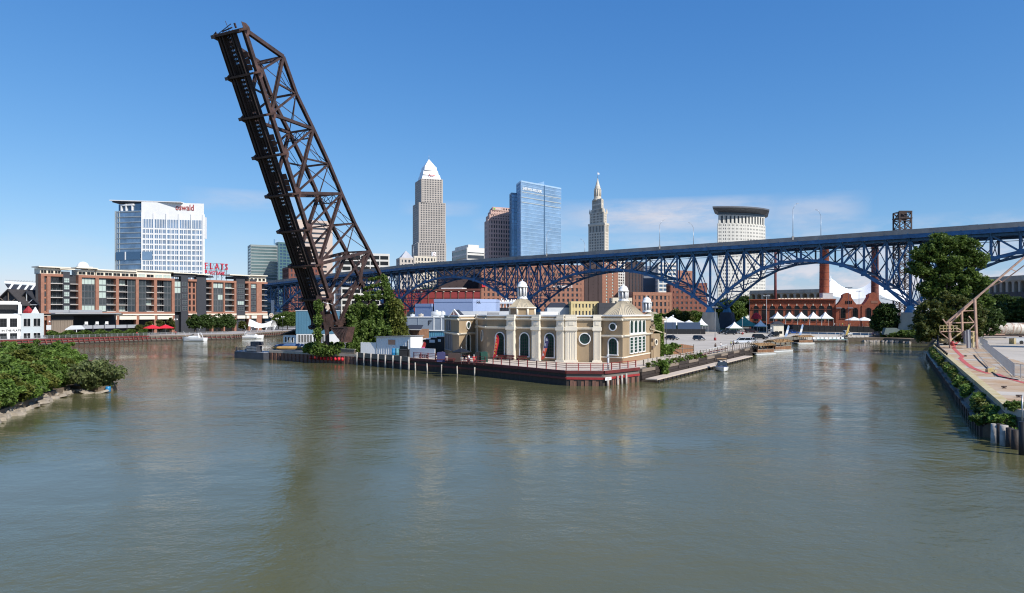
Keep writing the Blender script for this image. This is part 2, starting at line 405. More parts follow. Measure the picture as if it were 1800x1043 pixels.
tag(MB().poly([(-6000, -300, 0), (6000, -300, 0), (6000, 1200, 0), (-6000, 1200, 0)]).build('water', mw), kind='structure')
ZP = 2.3
DECK = [(-34.8, 161), (-20.8, 146.5), (-15.3, 141.5), (-5, 131.5), (8.8, 115), (14.7, 114.3), (21.7, 121.8)]
QA, QB, QC = Vector((45, 68)), Vector((112, 192)), Vector((158, 263))
qn = Vector((QB.y-QA.y, -(QB.x-QA.x))).normalized()
QA2, QB2, QC2 = QA+qn*1.75, QB+qn*1.4, QC+qn*.5
land = [(-60.7, 178)] + DECK + [(42, 154.6), (70, 203), (100, 262), (117, 285), (158, 290), tuple(QC2), tuple(QB2), tuple(QA2), (47.3, 55), (70, -100),
        (6000, -100), (6000, 9000), (-6000, 9000), (-6000, 150), (-230, 205), (-174, 242), (-147, 288), (-120, 306), (-112, 375), (-100, 500), (-55, 820), (-40, 820), (-62, 500), (-72, 270), (-64, 200)]
m_land = M('city_ground', (.16, .15, .13), .95, .25, .03)
tag(MB().prism(land, -3, ZP).build('ground', m_land), kind='structure')
lot = [(24, 126), (40.5, 154.6), (68.5, 203), (98, 262), (116, 287), (156, 292), (165, 372), (60, 372), (-4, 300), (-20, 240), (0, 165), (14, 160)]
m_lotm = m_lot
tag(MB().prism(lot, ZP-.05, ZP+.03).build('parking_lot', m_lot), kind='structure')
m_deckland = M('quay_concrete_tan', (.46, .37, .28), .85, .2, .35, col2=(.50, .45, .38))
quay = tag(MB().prism([tuple(QA2), (47.3, 55), (60, 20), (400, 20), (400, 263), tuple(QC2), tuple(QB2)][::-1], ZP-.02, 3.0).build('quay', m_lot), kind='structure')
promen = [(-230, 205), (-174, 242), (-147, 288), (-120, 306), (-112, 375), (-100, 500), (-120, 500), (-133, 375), (-142, 318), (-168, 292), (-200, 255), (-240, 222)]
tag(MB().prism(promen, ZP-.05, ZP+.04).build('promenade', M('promenade_paving', (.36, .33, .31), .9, .12, .2)), kind='structure')
for x in range(0): pass
# ================================================================ high level road bridge of blue steel arches
AB = .895
BT = Vector((1, -AB)).normalized()                  # along the bridge, left to right
BN = Vector((BT.y, -BT.x))                          # towards the camera
def bx_at(px): k = (px-CX)/FP; return k*345/(1+AB*k)
X0 = bx_at(490)
def bp(X, z, off=0.0): return Vector((X+BN.x*off, 345-AB*X+BN.y*off, z))
def deckz(X):
    Y = 345-AB*X; return 38.3 if Y < 392 else 38.3-(Y-392)*.051
bridge = thing('arch_bridge', 'long blue steel arch bridge carrying a road high behind the beige hall', 'bridge', (bp(bx_at(1248), 2.3)))
piers = [bx_at(490)-92, bx_at(490), bx_at(688), bx_at(910), bx_at(1248), bx_at(1600), 183.0, 240.0]
npan = [12, 16, 13, 14, 10, 10, 11]
SHZ = 13.3
def archz(t): return SHZ+16.9*(1-abs(2*t-1)**2.2)
DW = 15.0                                            # distance between the two trusses
NEAR, FAR = [], []
brac = MB(); flo = MB()
for sp in range(len(npan)):
    xa, xb, n = piers[sp], piers[sp+1], npan[sp]
    for off, far in ((0.0, False), (-DW, True)):
        tops, bots = [], []
        for i in range(n+1):
            t = i/n; X = xa+(xb-xa)*t
            tops.append(bp(X, deckz(X)-3.2, off)); zb = min(archz(t), deckz(X)-6.5); bots.append(bp(X, zb, off))
        k = .8 if far else 1.0
        for i in range(n):
            MB().bar(tops[i], tops[i+1], .55*k, .7*k).build('top_chord', m_blue, bridge)
            MB().bar(bots[i], bots[i+1], .75*k, 1.0*k).build('bottom_chord', m_blue, bridge)
            if i < n/2: a, b = tops[i], bots[i+1]
            else: a, b = tops[i+1], bots[i]
            MB().bar(a, b, .45*k, .5*k).build('diagonal', m_blue, bridge)
            if abs(i+.5-n/2) > n/2-3:                # sub-divided panels next to the piers
                c, d = (tops[i+1], bots[i]) if i < n/2 else (tops[i], bots[i+1])
                MB().bar(c.lerp(d, .0), c.lerp(d, 1), .26*k, .3*k).build('counter_brace', m_blue, bridge)
        for i in range(1 if sp else 0, n+1):
            MB().bar(tops[i], bots[i], .55*k, .6*k).build('vertical', m_blue, bridge)
            if not far:
                X = xa+(xb-xa)*i/n
                g = MB(); c = bots[i]
                g.obox(c, Vector((BT.x, BT.y, 0)), Vector((-BN.x, -BN.y, 0)), Vector((0, 0, 1)), -.85, .85, -.44, .44, -.75, .85); g.build('gusset', m_blue, bridge)
                MB().bar(tops[i]+Vector((0, 0, -.8)), bp(X, deckz(X)-1.2, 3.0), .22, .45).build('bracket', m_blue, bridge)
        (FAR if far else NEAR).append((tops, bots))
    tn, bn = NEAR[sp]; tf, bf = FAR[sp]
    for i in range(n+1):
        brac.bar(bn[i], bf[i], .35, .45)
        brac.bar(tn[i], bf[i], .22, .25); brac.bar(tf[i], bn[i], .22, .25)
        if i < n: brac.bar(bn[i], bf[i+1], .25, .3); brac.bar(bf[i], bn[i+1], .25, .3)
        X = xa+(xb-xa)*i/n
        flo.bar(bp(X, deckz(X)-2.1, 2.6), bp(X, deckz(X)-2.1, -DW-2.6), .5, 1.2)
brac.build('sway_bracing', m_blue, bridge, kind='stuff')
xs = [piers[0]+(piers[-1]-piers[0])*i/60 for i in range(61)]
ro, pn, pf, fa, fb, st = MB(), MB(), MB(), MB(), MB(), MB()
for a, b in zip(xs[:-1], xs[1:]):
    za, zb = deckz(a), deckz(b)
    def seg(mb, o0, o1, d0, d1):
        mb.faces([bp(a, za+d0, o0), bp(b, zb+d0, o0), bp(b, zb+d0, o1), bp(a, za+d0, o1), bp(a, za+d1, o0), bp(b, zb+d1, o0), bp(b, zb+d1, o1), bp(a, za+d1, o1)], MB.BF)
    seg(ro, 2.7, -DW-2.7, -1.5, -1.05)
    seg(pn, 3.0, 2.7, -1.5, 0); seg(pf, -DW-2.7, -DW-3.0, -1.5, 0)
    seg(fa, 2.95, 2.6, -2.8, -1.51); seg(fb, -DW-2.6, -DW-2.95, -2.8, -1.51)
    for o in (-.2, -3.5, -7.5, -11.5, -14.6): seg(st, o, o-.4, -2.6, -1.505)
ro.build('roadway', m_asph, bridge); pn.build('parapet', m_parap, bridge); pf.build('parapet', m_parap, bridge)
fa.build('fascia_girder', m_blue, bridge); fb.build('fascia_girder', m_blue, bridge); st.build('stringer', m_blue, bridge); flo.build('floor_beam', m_blue, bridge, kind='stuff')
# utility catwalk slung under the deck
cw = MB(); cwx = [bx_at(1100)+(piers[-1]-bx_at(1100))*i/30 for i in range(31)]
for a, b in zip(cwx[:-1], cwx[1:]):
    cw.bar(bp(a, 33.6, -7), bp(b, 33.6, -7), .7, .12); cw.bar(bp(a, 34.7, -6.7), bp(b, 34.7, -6.7), .07); cw.bar(bp(a, 34.7, -7.3), bp(b, 34.7, -7.3), .07)
    cw.bar(bp(a, 33.6, -6.7), bp(a, 35.6, -6.7), .08); cw.bar(bp(a, 33.6, -7.3), bp(a, 35.6, -7.3), .08)
cw.build('catwalk', m_under, bridge)
m_conc2 = M('pier_concrete_with_shade', (.05, .06, .085), .8, .2, .3)  # darkened copy of the pier concrete, shade baked into the colour
for j, X in enumerate(piers[1:-1]):
    for off, far in ((0.0, False), (-DW, True)):
        m = MB(); zt = SHZ-1.6; w0, w1 = 2.6, 3.6
        def ring(w, d, z): return [bp(X-w, z, off+d), bp(X+w, z, off+d), bp(X+w, z, off-d), bp(X-w, z, off-d)]
        a, b, c = ring(2.7, 2.2, ZP-.5), ring(2.35, 2.0, ZP+4), ring(1.7, 1.5, zt)
        for lo, hi in ((a, b), (b, c)): m.faces(lo+hi, [(0, 1, 5, 4), (1, 2, 6, 5), (2, 3, 7, 6), (3, 0, 4, 7)])
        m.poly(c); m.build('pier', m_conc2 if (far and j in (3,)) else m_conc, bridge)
        s = MB(); s.faces(ring(1.15, 1.0, zt+.01)+ring(.5, .55, SHZ+.6), MB.BF); s.build('bearing_shoe', m_bluelt, bridge)
# tall steel bent under the far left end
for px in (481,):
    X = bx_at(px)
    m = MB(); m.bar(bp(X, ZP, .5), bp(X, 20, .5), 1.6, 2.2); m.build('column', m_lgrey, bridge)

BK = 1.25                                            # the whole bridge stands a quarter farther off and larger than drawn above
def far(p): c = Vector((0, 0, CZ)); return c+(Vector(p)-c)*BK
bridge.location = far(bridge.location); bridge.scale = (BK, BK, BK)
def bridge_lamp(px, h, arm_dir, label):
    X = bx_at(px); off = 2.85 if arm_dir < 0 else -DW-2.85
    X = X if arm_dir < 0 else X
    if arm_dir > 0:                                   # solve for the point on the far parapet line
        k = (px-CX)/FP; X = (k*(345+BN.y*off)-BN.x*off)/(1+AB*k)
    b = bp(X, deckz(X), off); t = thing('street_lamp', label, 'street lamp', b, 'tall street lamps on the blue bridge')
    m = MB(); m.box(b.x-.35, b.y-.35, b.z-.9, b.x+.35, b.y+.35, b.z+.35); m.build('pedestal', m_parap, t)
    m = MB(); q = b+Vector((0, 0, h)); m.tube([b+Vector((0, 0, .3)), q], [.13, .09], 6); m.build('pole', m_steel, t)
    e = q+Vector((-BN.x*2.2*(-arm_dir)*1, -BN.y*2.2*(-arm_dir), 1.5)) if False else q+Vector((1.6 if arm_dir < 0 else -1.6, .8 if arm_dir < 0 else -.8, 2.0))
    m = MB(); m.tube([q, q.lerp(e, .5)+Vector((0, 0, .3)), e], .06, 5); m.build('arm', m_steel, t)
    m = MB(); m.bar(e, e+Vector((.7 if arm_dir < 0 else -.7, .2, .15)), .28, .16); m.build('lamp_head', m_steel, t)
    t.location = far(b); t.scale = (BK, BK, BK)
bridge_lamp(734, 9.5, -1, 'grey street lamp on the bridge parapet close to the white office block')
bridge_lamp(968, 9.5, -1, 'grey street lamp on the bridge in front of the blue glass tower')
bridge_lamp(1028, 6.0, 1, 'short looking grey street lamp on the bridge left of the spired stone tower')
bridge_lamp(1166, 8.8, -1, 'grey street lamp on the bridge halfway between stone tower and curved tower')
bridge_lamp(1219, 9.0, 1, 'grey street lamp on the bridge just left of the curved white tower')
bridge_lamp(1399, 10.0, -1, 'grey street lamp on the bridge first to the right of the curved tower')
bridge_lamp(1443, 9.5, 1, 'grey street lamp on the bridge second to the right of the curved tower')

# ================================================================ raised jackknife rail bridge
O = Vector((-41.3, 172, 6.2)); hv = Vector((-.46, -.888, 0)).normalized()
dL = 70.4; cth = 29.7/dL; sth = math.sqrt(1-cth*cth)
U = hv*cth+Vector((0, 0, sth)); NN = -hv*sth+Vector((0, 0, cth)); WW = Vector((-hv.y, hv.x, 0)); 
if WW.x < 0: WW = -WW
pln = U.cross(NN)
def tr(px, py):
    d = ray(px, py); c = Vector((0, 0, CZ)); return c+d*((O-c).dot(pln)/d.dot(pln))
TW = 7.3
FARW = -WW*TW
jack = thing('jackknife_bridge', 'rusty brown steel jackknife rail bridge raised steeply against the sky', 'bridge', (O.x, O.y, ZP))
Lp = [(428, 52), (449, 128), (477, 200), (502, 269), (526, 337), (548, 399), (575, 456), (593, 515), (606, 566)]
Up = [(497, 100), (520, 165), (550, 227), (578, 288), (600, 341), (623, 393), (649, 442), (671, 488), (692, 540)]
L = [tr(*p) for p in Lp]; Uq = [tr(*p) for p in Up]
# straighten the bottom chord
for i in range(len(L)): L[i] = O+U*((L[i]-O).dot(U))
def mem(name, a, b, w, h, mat=m_rust, both=True, up=None):
    for off in ((Vector(), FARW) if both else (Vector(),)):
        m = MB(); A, B = a+off, b+off; d = (B-A).normalized(); s = WW
        # two channel flanges with a laced web between them
        for sg in (-1, 1): m.bar(A+s*sg*w*.42, B+s*sg*w*.42, w*.2, h, up=d.cross(s))
        m.bar(A, B, w*.62, h*.55, up=d.cross(s))
        m.build(name, mat, jack)
for i in range(8): mem('bottom_chord', L[i], L[i+1], .75, .85)
mem('end_post', L[0], Uq[0], .75, .8)
for i in range(8): mem('top_chord', Uq[i], Uq[i+1], .7, .75)
for a, b in ((Uq[0], L[2]), (L[2], Uq[2]), (Uq[2], L[4]), (L[4], Uq[4]), (Uq[4], L[6]), (L[6], Uq[6]), (Uq[6], L[8])): mem('diagonal', a, b, .65, .65)
for a, b in ((L[1], Uq[0]), (L[3], Uq[2]), (L[5], Uq[4]), (L[7], Uq[6])): mem('sub_strut', a, b, .4, .38)
for a, b in ((L[2], Uq[1]), (L[4], Uq[3]), (L[6], Uq[5]), (L[8], Uq[7])): mem('sub_strut', a, b, .42, .4)
mem('strut', L[6], Uq[6], .6, .7); mem('strut', L[4], Uq[4], .45, .45); mem('strut', (L[5]+Uq[5])/2, Uq[5], .35, .35); mem('strut', (L[1]+Uq[1])/2, Uq[1], .35, .35); mem('strut', (L[3]+Uq[3])/2, Uq[3], .35, .35); mem('strut', L[2], Uq[2].lerp(L[2], .0), .4, .4) if False else None
mem('post', Uq[6], Uq[6].lerp(L[8], .45), .6, .6)
for i in (1, 3, 5): mem('hanger', Uq[i], (L[i+1]+Uq[i+1])/2, .16, .16); mem('tie_rod', Uq[i-1].lerp(L[i], .25), Uq[i+1], .1, .1) ; mem('tie_rod', Uq[i-1].lerp(L[i+1], .3), Uq[i].lerp(L[i+2], .1), .1, .1)
# floor beams with bracketed ends, gussets
for i in range(9):
    c = L[i]-NN*.55
    m = MB()
    e0, e1 = c-WW*(TW+1.45), c+WW*1.0
    q0, q1 = c-WW*(TW), c
    m.obox(c, WW, U, NN, -TW, 0, -.22, .22, -.75, .55); m.build('floor_beam', m_rust, jack)
    m = MB(); m.extr([q0-U*.35+NN*1.2, q0-U*.35-NN*.9, e0-U*.35-NN*.4, e0-U*.35+NN*.35], U*.7)
    m.extr([q0-U*1.3+NN*.3, q0+U*.5+NN*.3, e0+U*.35+NN*.2, e0-U*.35+NN*.2], NN*.12)
    m.extr([q0-U*.9+NN*.05, q0+U*.9+NN*.05, e0+U*.25+NN*.05, e0-U*.25+NN*.05], NN*.1); m.build('bracket', m_rust, jack)
    m = MB(); g = L[i]+WW*.4
    m.extr([g-U*1.5-NN*.5, g+U*1.5-NN*.5, g+U*1.1+NN*.6, g+U*.3+NN*1.2, g-U*.3+NN*1.2, g-U*1.1+NN*.6], WW*.08); m.build('gusset', m_rust2, jack)
    m = MB(); g = L[i]+WW*.35-NN*.2
    m.extr([g-U*.2-NN*.9, g-U*.2+NN*.7, g+WW*1.0-U*.2+NN*.2], U*.4); m.build('bracket', m_rust2, jack)
# deck: stringers, plates and ties with gaps of light between
LL = (L[0]-L[8]).length; B0 = L[8]-NN*.25
m = MB(); m.obox(B0, WW, U, NN, -TW+.35, -5.1, -1, LL, -.1, .25); m.build('deck_plate', m_under, jack)
m = MB(); m.obox(B0, WW, U, NN, -3.5, -2.2, -1, LL, -.1, .25); m.build('deck_plate', m_under, jack)
m = MB()
for a in (-5.12, -4.38, -3.62): m.obox(B0, WW, U, NN, a, a+.14, -1, LL, -.12, .06)
for a in (-6.5, -5.7, -3.1, -2.5): m.obox(B0, WW, U, NN, a, a+.25, -1, LL, -.75, -.105)
m.build('stringer', m_under, jack)
m = MB(); k = 0.0; q = 0
while k < LL:
    q += 1
    m.obox(B0, WW, U, NN, -5.1, -3.5, k, k+(.5 if (q % 9) < 7 else .86), .07, .2); k += .86
m.build('tie', m_under, jack, kind='stuff')
m = MB(); 
for a in (-6.1, -5.08, -4.35, -3.2): m.obox(B0, WW, U, NN, a, a+.08, -1, LL+.5, .26, .42)
m.build('rail', m_rust, jack)
# walkway panels hung along the near side
for i in (0, 2, 3, 5, 7):
    d = (L[i]-L[i+1]).length
    for j in range(3): MB().obox(L[i+1]-NN*.2, WW, U, NN, -2.0, -.9, .6+j*d*.15, .55+(j+1)*d*.15, -.1, .05).build('walkway_plate', m_rust2, jack)
# lateral bracing and portals between the two top chords
lat = MB()
for i in range(8):
    lat.bar(Uq[i], Uq[i]+FARW, .35, .4)
    if i < 7: lat.bar(Uq[i], Uq[i+1]+FARW, .16, .16); lat.bar(Uq[i]+FARW, Uq[i+1], .16, .16)
lat.build('lateral_bracing', m_rust, jack)
for i in (0, 2, 4, 6):
    m = MB(); a = Uq[i]; dn = (L[i+2]-Uq[i]).normalized() if i else (L[1]-Uq[0]).normalized()
    b = a+dn*2.4
    m.bar(b, b+FARW, .22, .25)
    for j in range(3):
        f0, f1 = j/3, (j+1)/3
        m.bar(a+FARW*f0, b+FARW*f1, .12); m.bar(b+FARW*f0, a+FARW*f1, .12); m.bar(a+FARW*f1, b+FARW*f1, .12)
    m.build('portal_frame', m_rust, jack)
m = MB(); m.bar(L[0]+NN*.3, L[0]+NN*.3+FARW, .5, .7); m.bar(L[0]+NN*.2-WW*1, L[0]-NN*.3-WW*(TW-1)-U*1.2, .2)
m.bar(L[0]+FARW+U*.4, L[0]-WW*3+U*1.6, .12); m.bar(L[0]-WW*4+U*.2, L[0]-WW*4.3+U*2.4, .08); m.bar(L[0]-WW*2+U*.6, L[0]-WW*2.0+U*1.6, .3); m.bar(L[0]-WW*6+U*.6, L[0]-WW*3.0+U*.9, .2)
m.build('end_frame', m_rust, jack)
# plated rolling segment at the heel, its curved face towards the river
wl_ = 164.0
def heel(px, py): return P(px, py, wl_)
arcp = [heel(610.5+(583-610.5)*math.cos(t), 575.5+27.5*math.sin(t)) for t in [R(90)*i/10 for i in range(11)]]
pts = [heel(611, 575)]+arcp+[heel(611, 603)] if False else [heel(611, 575)]+[heel(582, 576), heel(583.5, 580), heel(587, 586), heel(592, 592.5), heel(597, 598), heel(602, 602), heel(605, 602.5), heel(608, 590)]
m = MB(); m.extr(pts, -hv*2.6); m.build('rolling_segment', m_rust2, jack)
m = MB()
for a_, b_2 in (((583, 576.2), (610, 575.4)), ((607, 577), (594, 594)), ((609, 577), (599, 599)), ((611, 576), (604.5, 602)), ((582.5, 577), (602, 602))): m.bar(heel(*a_)+hv*.12, heel(*b_2)+hv*.12, .28, .3)
for k in range(7): a_ = heel(586+k*3, 577)+hv*.05; b_2 = heel(599+k*1.1, 597-1.0*k)+hv*.05; m.bar(a_, b_2, .1, .12)
m.build('segment_rib', m_rust, jack)
m = MB(); m.extr([P(572, 553, 168), P(579, 552, 168), P(581, 575, 168), P(573, 577, 168)], (.4, 2, 0)); m.build('trunnion_plate', m_rust, jack)
m = MB(); a = tr(597, 572); m.obox(a, WW, hv, Vector((0, 0, 1)), -TW, .5, -2.0, 2.0, .0, .9); m.build('cross_girder', m_rust, jack)
# tower legs and frame of the bridge house, half hidden by ivy
def leg(name, p, q, w, mat=m_rust): MB().bar(p, q, w, w).build(name, mat, jack)
Yt = 176.0
leg('tower_leg', P(560, 612, 166), P(561, 520, 166), 1.0)
leg('tower_leg', P(566, 536, 168), P(576, 606, 168), .45)
leg('tower_leg', P(575, 572, 166), P(576, 612, 166), .7)
leg('tower_leg', P(624, 612, Yt), P(628, 520, Yt), .8); leg('tower_leg', P(655, 612, Yt), P(657, 520, Yt), .8)
leg('tower_leg', P(684, 612, Yt), P(684, 522, Yt), .8); leg('tower_leg', P(676, 612, Yt+7), P(678, 500, Yt+7), .8)
leg('tower_leg', P(690, 524, Yt), P(716, 600, Yt), .7); leg('tower_leg', P(672, 486, Yt+5), P(690, 525, Yt+1), .7)
leg('tower_leg', P(668, 500, Yt+5), P(690, 540, Yt+7), .7)
leg('tower_beam', P(618, 523, Yt), P(692, 523, Yt), .9); leg('tower_beam', P(612, 560, Yt), P(690, 562, Yt), .5)
leg('tower_beam', P(624, 523, Yt+7), P(690, 523, Yt+7), .7)
for a, b in (((630, 526), (656, 560)), ((656, 526), (630, 560)), ((604, 522), (640, 496)), ((632, 509), (640, 450)), ((640, 520), (612, 566))): leg('tower_brace', P(*a, Yt), P(*b, Yt), .5, m_rust2)
m = MB(); p = P(625, 608, Yt+9)
m.extr([P(628, 610, Yt+3), P(628, 548, Yt+3), P(690, 530, Yt+3), P(714, 610, Yt+3)], (1, 6, 0)); m.build('machinery_house', m_dark, jack)

# ivy on the tower
iv = []
def ivline(p, q, r, n):
    p, q = np.array(p), np.array(q); t = rng.random(n)[:, None]; d = rng.normal(size=(n, 3)); d /= np.linalg.norm(d, axis=1)[:, None]
    w = .6+.4*np.sin(t*23+rng.random()*6)
    iv.append(p+(q-p)*t+d*r*w*(.35+.65*rng.random(n)[:, None]))
ivline(P(558, 616, 165.3), P(560, 528, 165.3), 1.2, 3800)
ivline(P(552, 616, 165), P(600, 616, 165), 1.6, 2600)
ivline(P(627, 612, Yt-.6), P(633, 535, Yt-.6), 1.2, 3600); ivline(P(656, 612, Yt-.6), P(657, 535, Yt-.6), 1.0, 2800)
ivline(P(684, 612, Yt-.5), P(680, 505, Yt-.5), 1.0, 3800); ivline(P(673, 483, Yt+4), P(690, 530, Yt), 1.1, 1900)
ivline(P(628, 524, Yt-.6), P(692, 520, Yt-.6), 1.0, 2600); ivline(P(640, 508, Yt), P(676, 498, Yt), .5, 600); ivline(P(640, 516, Yt), P(690, 512, Yt), .5, 700)
ivline(P(648, 492, Yt+2), P(668, 488, Yt+2), .5, 500)
ivline(P(617, 618, 170), P(619, 560, 170), 1.3, 3600); ivline(P(612, 560, Yt-2), P(628, 540, Yt-2), 1.4, 2300)
ivline(P(612, 612, 167), P(650, 612, 172), 1.6, 4200); ivline(P(642, 610, Yt-1), P(644, 545, Yt-1), 1.1, 2400); ivline(P(668, 610, Yt-1), P(669, 550, Yt-1), 1.1, 2200)
ivline(P(619, 604, 169.5), P(619, 545, Yt-2), 1.2, 2800); ivline(P(618, 560, Yt-1.5), P(636, 536, Yt-1), 1.2, 1800)
def ivsheet(c4, n, j):
    A, B, C, D = [np.array(P(*q)) for q in c4]; t = rng.random((n, 2)); a, b = t[:, :1], t[:, 1:]
    w = np.sin(a*19)*.35+np.sin(a*47+b*6)*.25
    iv.append(A+(B-A)*a+(C-A)*b+(D-C-B+A)*a*b+rng.normal(size=(n, 3))*np.array([j, j*.8, j])+np.concatenate([w*0, -np.abs(w), w*0], 1))
def ivclump(c4, nc, per, r, j):
    A, B, C, D = [np.array(P(*q)) for q in c4]; t = rng.random((nc, 2)); a, b = t[:, :1], t[:, 1:]
    cc3 = A+(B-A)*a+(C-A)*b+(D-C-B+A)*a*b+np.concatenate([np.zeros((nc, 1)), rng.normal(size=(nc, 1))*j, np.zeros((nc, 1))], 1)
    p = np.repeat(cc3, per, 0); d = rng.normal(size=p.shape); d /= np.linalg.norm(d, axis=1)[:, None]
    iv.append(p+d*np.repeat(r*rng.uniform(.5, 1.3, (nc, 1)), per, 0)*(rng.random((len(p), 1))**.4)*np.array([.8, .8, 1.3]))
ivclump(((618, 612, 170), (690, 610, Yt-1), (619, 572, 173), (690, 566, Yt-1)), 190, 62, .75, 1.1)
ivclump(((640, 575, Yt-1), (656, 575, Yt-1), (641, 540, Yt-1), (652, 540, Yt-1)), 24, 60, .6, .6)
ivline(P(607, 570, 174), P(622, 540, Yt-1), 1.3, 2600); ivline(P(602, 560, 176), P(618, 566, 176), 1.2, 1800)
ivp = np.concatenate(iv)
ivy = thing('ivy', 'green ivy smothering the tower house at the foot of the raised bridge', 'ivy', (O.x+8, O.y+2, ZP))
leaves('foliage', ivp, .42, lf_a, ivy, kind=None, up=.1)
iv = []
n = 13000
t = rng.random((n, 2)); a = t[:, :1]; b = t[:, 1:]
pA, pB, pC, pD = [np.array(P(*q)) for q in ((686, 607, Yt-.8), (718, 604, Yt-.8), (692, 528, Yt-.8), (700, 535, Yt-.8))]
iv = pA+(pB-pA)*a+(pC-pA)*b*1.0+(pD-pC-pB+pA)*a*b+rng.normal(size=(n, 3))*np.array([.45, .6, .4])
ivy2 = thing('ivy', 'yellowish green creeper covering the sloping right side of the bridge house', 'ivy', (P(702, 606, Yt)))
leaves('foliage', iv, .42, lf_y, ivy2, kind=None, up=.1)
n = 12000
pA, pB, pC, pD = [np.array(P(*q)) for q in ((628, 607, Yt+2), (690, 607, Yt+2), (628, 556, Yt+2), (690, 540, Yt+2))]
t = rng.random((n, 2)); a = t[:, :1]; b = t[:, 1:]
iv = pA+(pB-pA)*a+(pC-pA)*b+(pD-pC-pB+pA)*a*b+rng.normal(size=(n, 3))*np.array([.4, .5, .4])
leaves('foliage', iv, .5, lf_b, ivy, kind=None, up=.1)
# ================================================================ towers of the city
def tower(name, label, cat, foot, z0, z1, floors, bay, pier, spandrel, wm, gm, rm=None, depth=.35, parapet=1.2, skip=(), ring=True, fl0=None):
    """foot: corners anticlockwise from above. glazed core behind a grid of piers and spandrels on every side"""
    t = thing(name, label, cat, (foot[0][0], foot[0][1], z0))
    MB().prism(foot, z0, z1-.4).build('glazing', gm, t)
    m = MB(); n = len(foot)
    for i in range(n):
        F = Fac(foot[i], foot[(i+1) % n]); nb = max(1, round(F.L/bay)); w = F.L/nb
        for k in range(nb+1):
            u = min(max(k*w, pier/2+.02), F.L-pier/2-.02)
            F.box(m, u-pier/2, u+pier/2, z0, z1, .0, depth)
        if spandrel > 0:
            fh = (z1-z0)/floors
            for j in range(floors+1):
                z = z0+fh*j; F.box(m, .03, F.L-.03, max(z0, z-spandrel/2), min(z1-.02, z+spandrel/2), .0, depth*.82)
    m.build('facade', wm, t, kind='stuff')
    MB().prism(foot, z1-.4, z1).build('roof', rm or m_roof, t)
    if parapet:
        m = MB()
        for i in range(n):
            F = Fac(foot[i], foot[(i+1) % n]); F.box(m, .0, F.L, z1-.9, z1+parapet, -.4, depth+.08)
        m.build('parapet', wm, t)
    return t
def quad(L_, N_, R_):
    a, b, c = PX(*L_), PX(*N_), PX(*R_); return [tuple(a), tuple(b), tuple(c), tuple(a+c-b)]
def ztop(py, Y): return CZ+(HY-py)*Y/FP
g_tealg = M('green_grey_curtain_glass', (.14, .21, .21), .15, .2, .05, metal=.35)
g_blue = M('blue_reflecting_glass', (.46, .61, .74), .12, .22, .04, metal=.7)
g_bluedk = M('blue_dark_glass', (.08, .15, .24), .15, .2, .05, metal=.4)  # deeper blue glass, darker than the reflecting one
g_ofc = M('office_window_glass', (.035, .045, .06), .12, .3, .08)
g_osw = M('office_blue_glass', (.20, .29, .40), .12, .3, .12, metal=.5)
w_pink = M('pink_granite', (.60, .40, .34), .75, .1, .05)
w_key = M('light_grey_granite', (.47, .42, .37), .7, .08, .05)
w_band = M('pale_spandrel_metal', (.40, .44, .44), .5, .08, .05)
w_pale = M('pale_precast', (.62, .60, .55), .75, .08, .05)
w_stone = M('pale_limestone', (.62, .56, .46), .8, .12, .06)
w_beige = M('beige_precast', (.55, .44, .37), .8, .08, .05)
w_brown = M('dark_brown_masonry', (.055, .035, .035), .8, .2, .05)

tower('office_tower', 'grey green banded glass office block left of the raised bridge', 'tower', quad((436, 780), (441, 760), (487, 772)), 2.3, ztop(432, 760), 24, 60, .3, 1.25, M('grey_green_spandrel', (.27, .31, .30), .5, .1, .05), g_tealg)
t = tower('office_tower', 'slim teal glass tower with slanted top beside the banded glass block', 'tower', quad((485, 840), (490, 830), (516, 848)), 2.3, ztop(428, 835), 24, 5.5, 1.2, 1.4, M('teal_panel', (.12, .22, .22), .4, .1, .05, metal=.3), g_bluedk)
a, b = PX(485, 840), PX(516, 852); F = Fac(a, b); m = MB(); zt = ztop(428, 835)
m.extr([F.pt(0, zt, -3), F.pt(F.L, zt, -3), F.pt(F.L, zt+1, -3), F.pt(0, ztop(420, 840), -3)], F.N*-6); m.build('glass_crown', g_blue, t)
tower('office_tower', 'beige precast tower with dark slit windows seen through the raised bridge', 'tower', quad((513, 740), (522, 705), (584, 720)), 2.3, ztop(388, 705), 21, 40, 5.5, 2.9, w_beige, g_ofc)
tower('brick_building', 'low red brick block just above the road bridge left of the raised bridge', 'building', quad((497, 720), (508, 690), (560, 705)), 2.3, ztop(471, 690), 11, 4, 1.8, 2.0, m_brickD, g_ofc)
tower('parking_garage', 'pale banded low garage block right of the raised bridge', 'building', quad((590, 670), (600, 640), (684, 652)), 2.3, ztop(447, 640), 12, 9, .8, 1.7, w_pale, m_glassd)
t = tower('office_building', 'small grey building with a pyramid roof left of the tallest tower', 'building', quad((697, 790), (703, 770), (729, 778)), 2.3, ztop(455, 770), 14, 4.5, 2.0, 1.8, w_key, g_ofc)
q = quad((700, 786), (705, 772), (727, 779)); zt = ztop(455, 770); ap = sum((Vector(p) for p in q), Vector((0, 0)))/4
MB().faces([(*p, zt+1.2) for p in q]+[(ap.x, ap.y, ztop(440, 778))], [(0, 1, 4), (1, 2, 4), (2, 3, 4), (3, 0, 4)]).build('pyramid_roof', M('zinc_roof', (.42, .42, .44), .5, .08, .1, metal=.2), t)
t = tower('office_building', 'cream office block below the tallest tower with a red ringed sign', 'building', quad((722, 860), (728, 830), (767, 842)), 2.3, ztop(452, 830), 14, 4, 1.9, 1.7, w_stone, g_ofc)
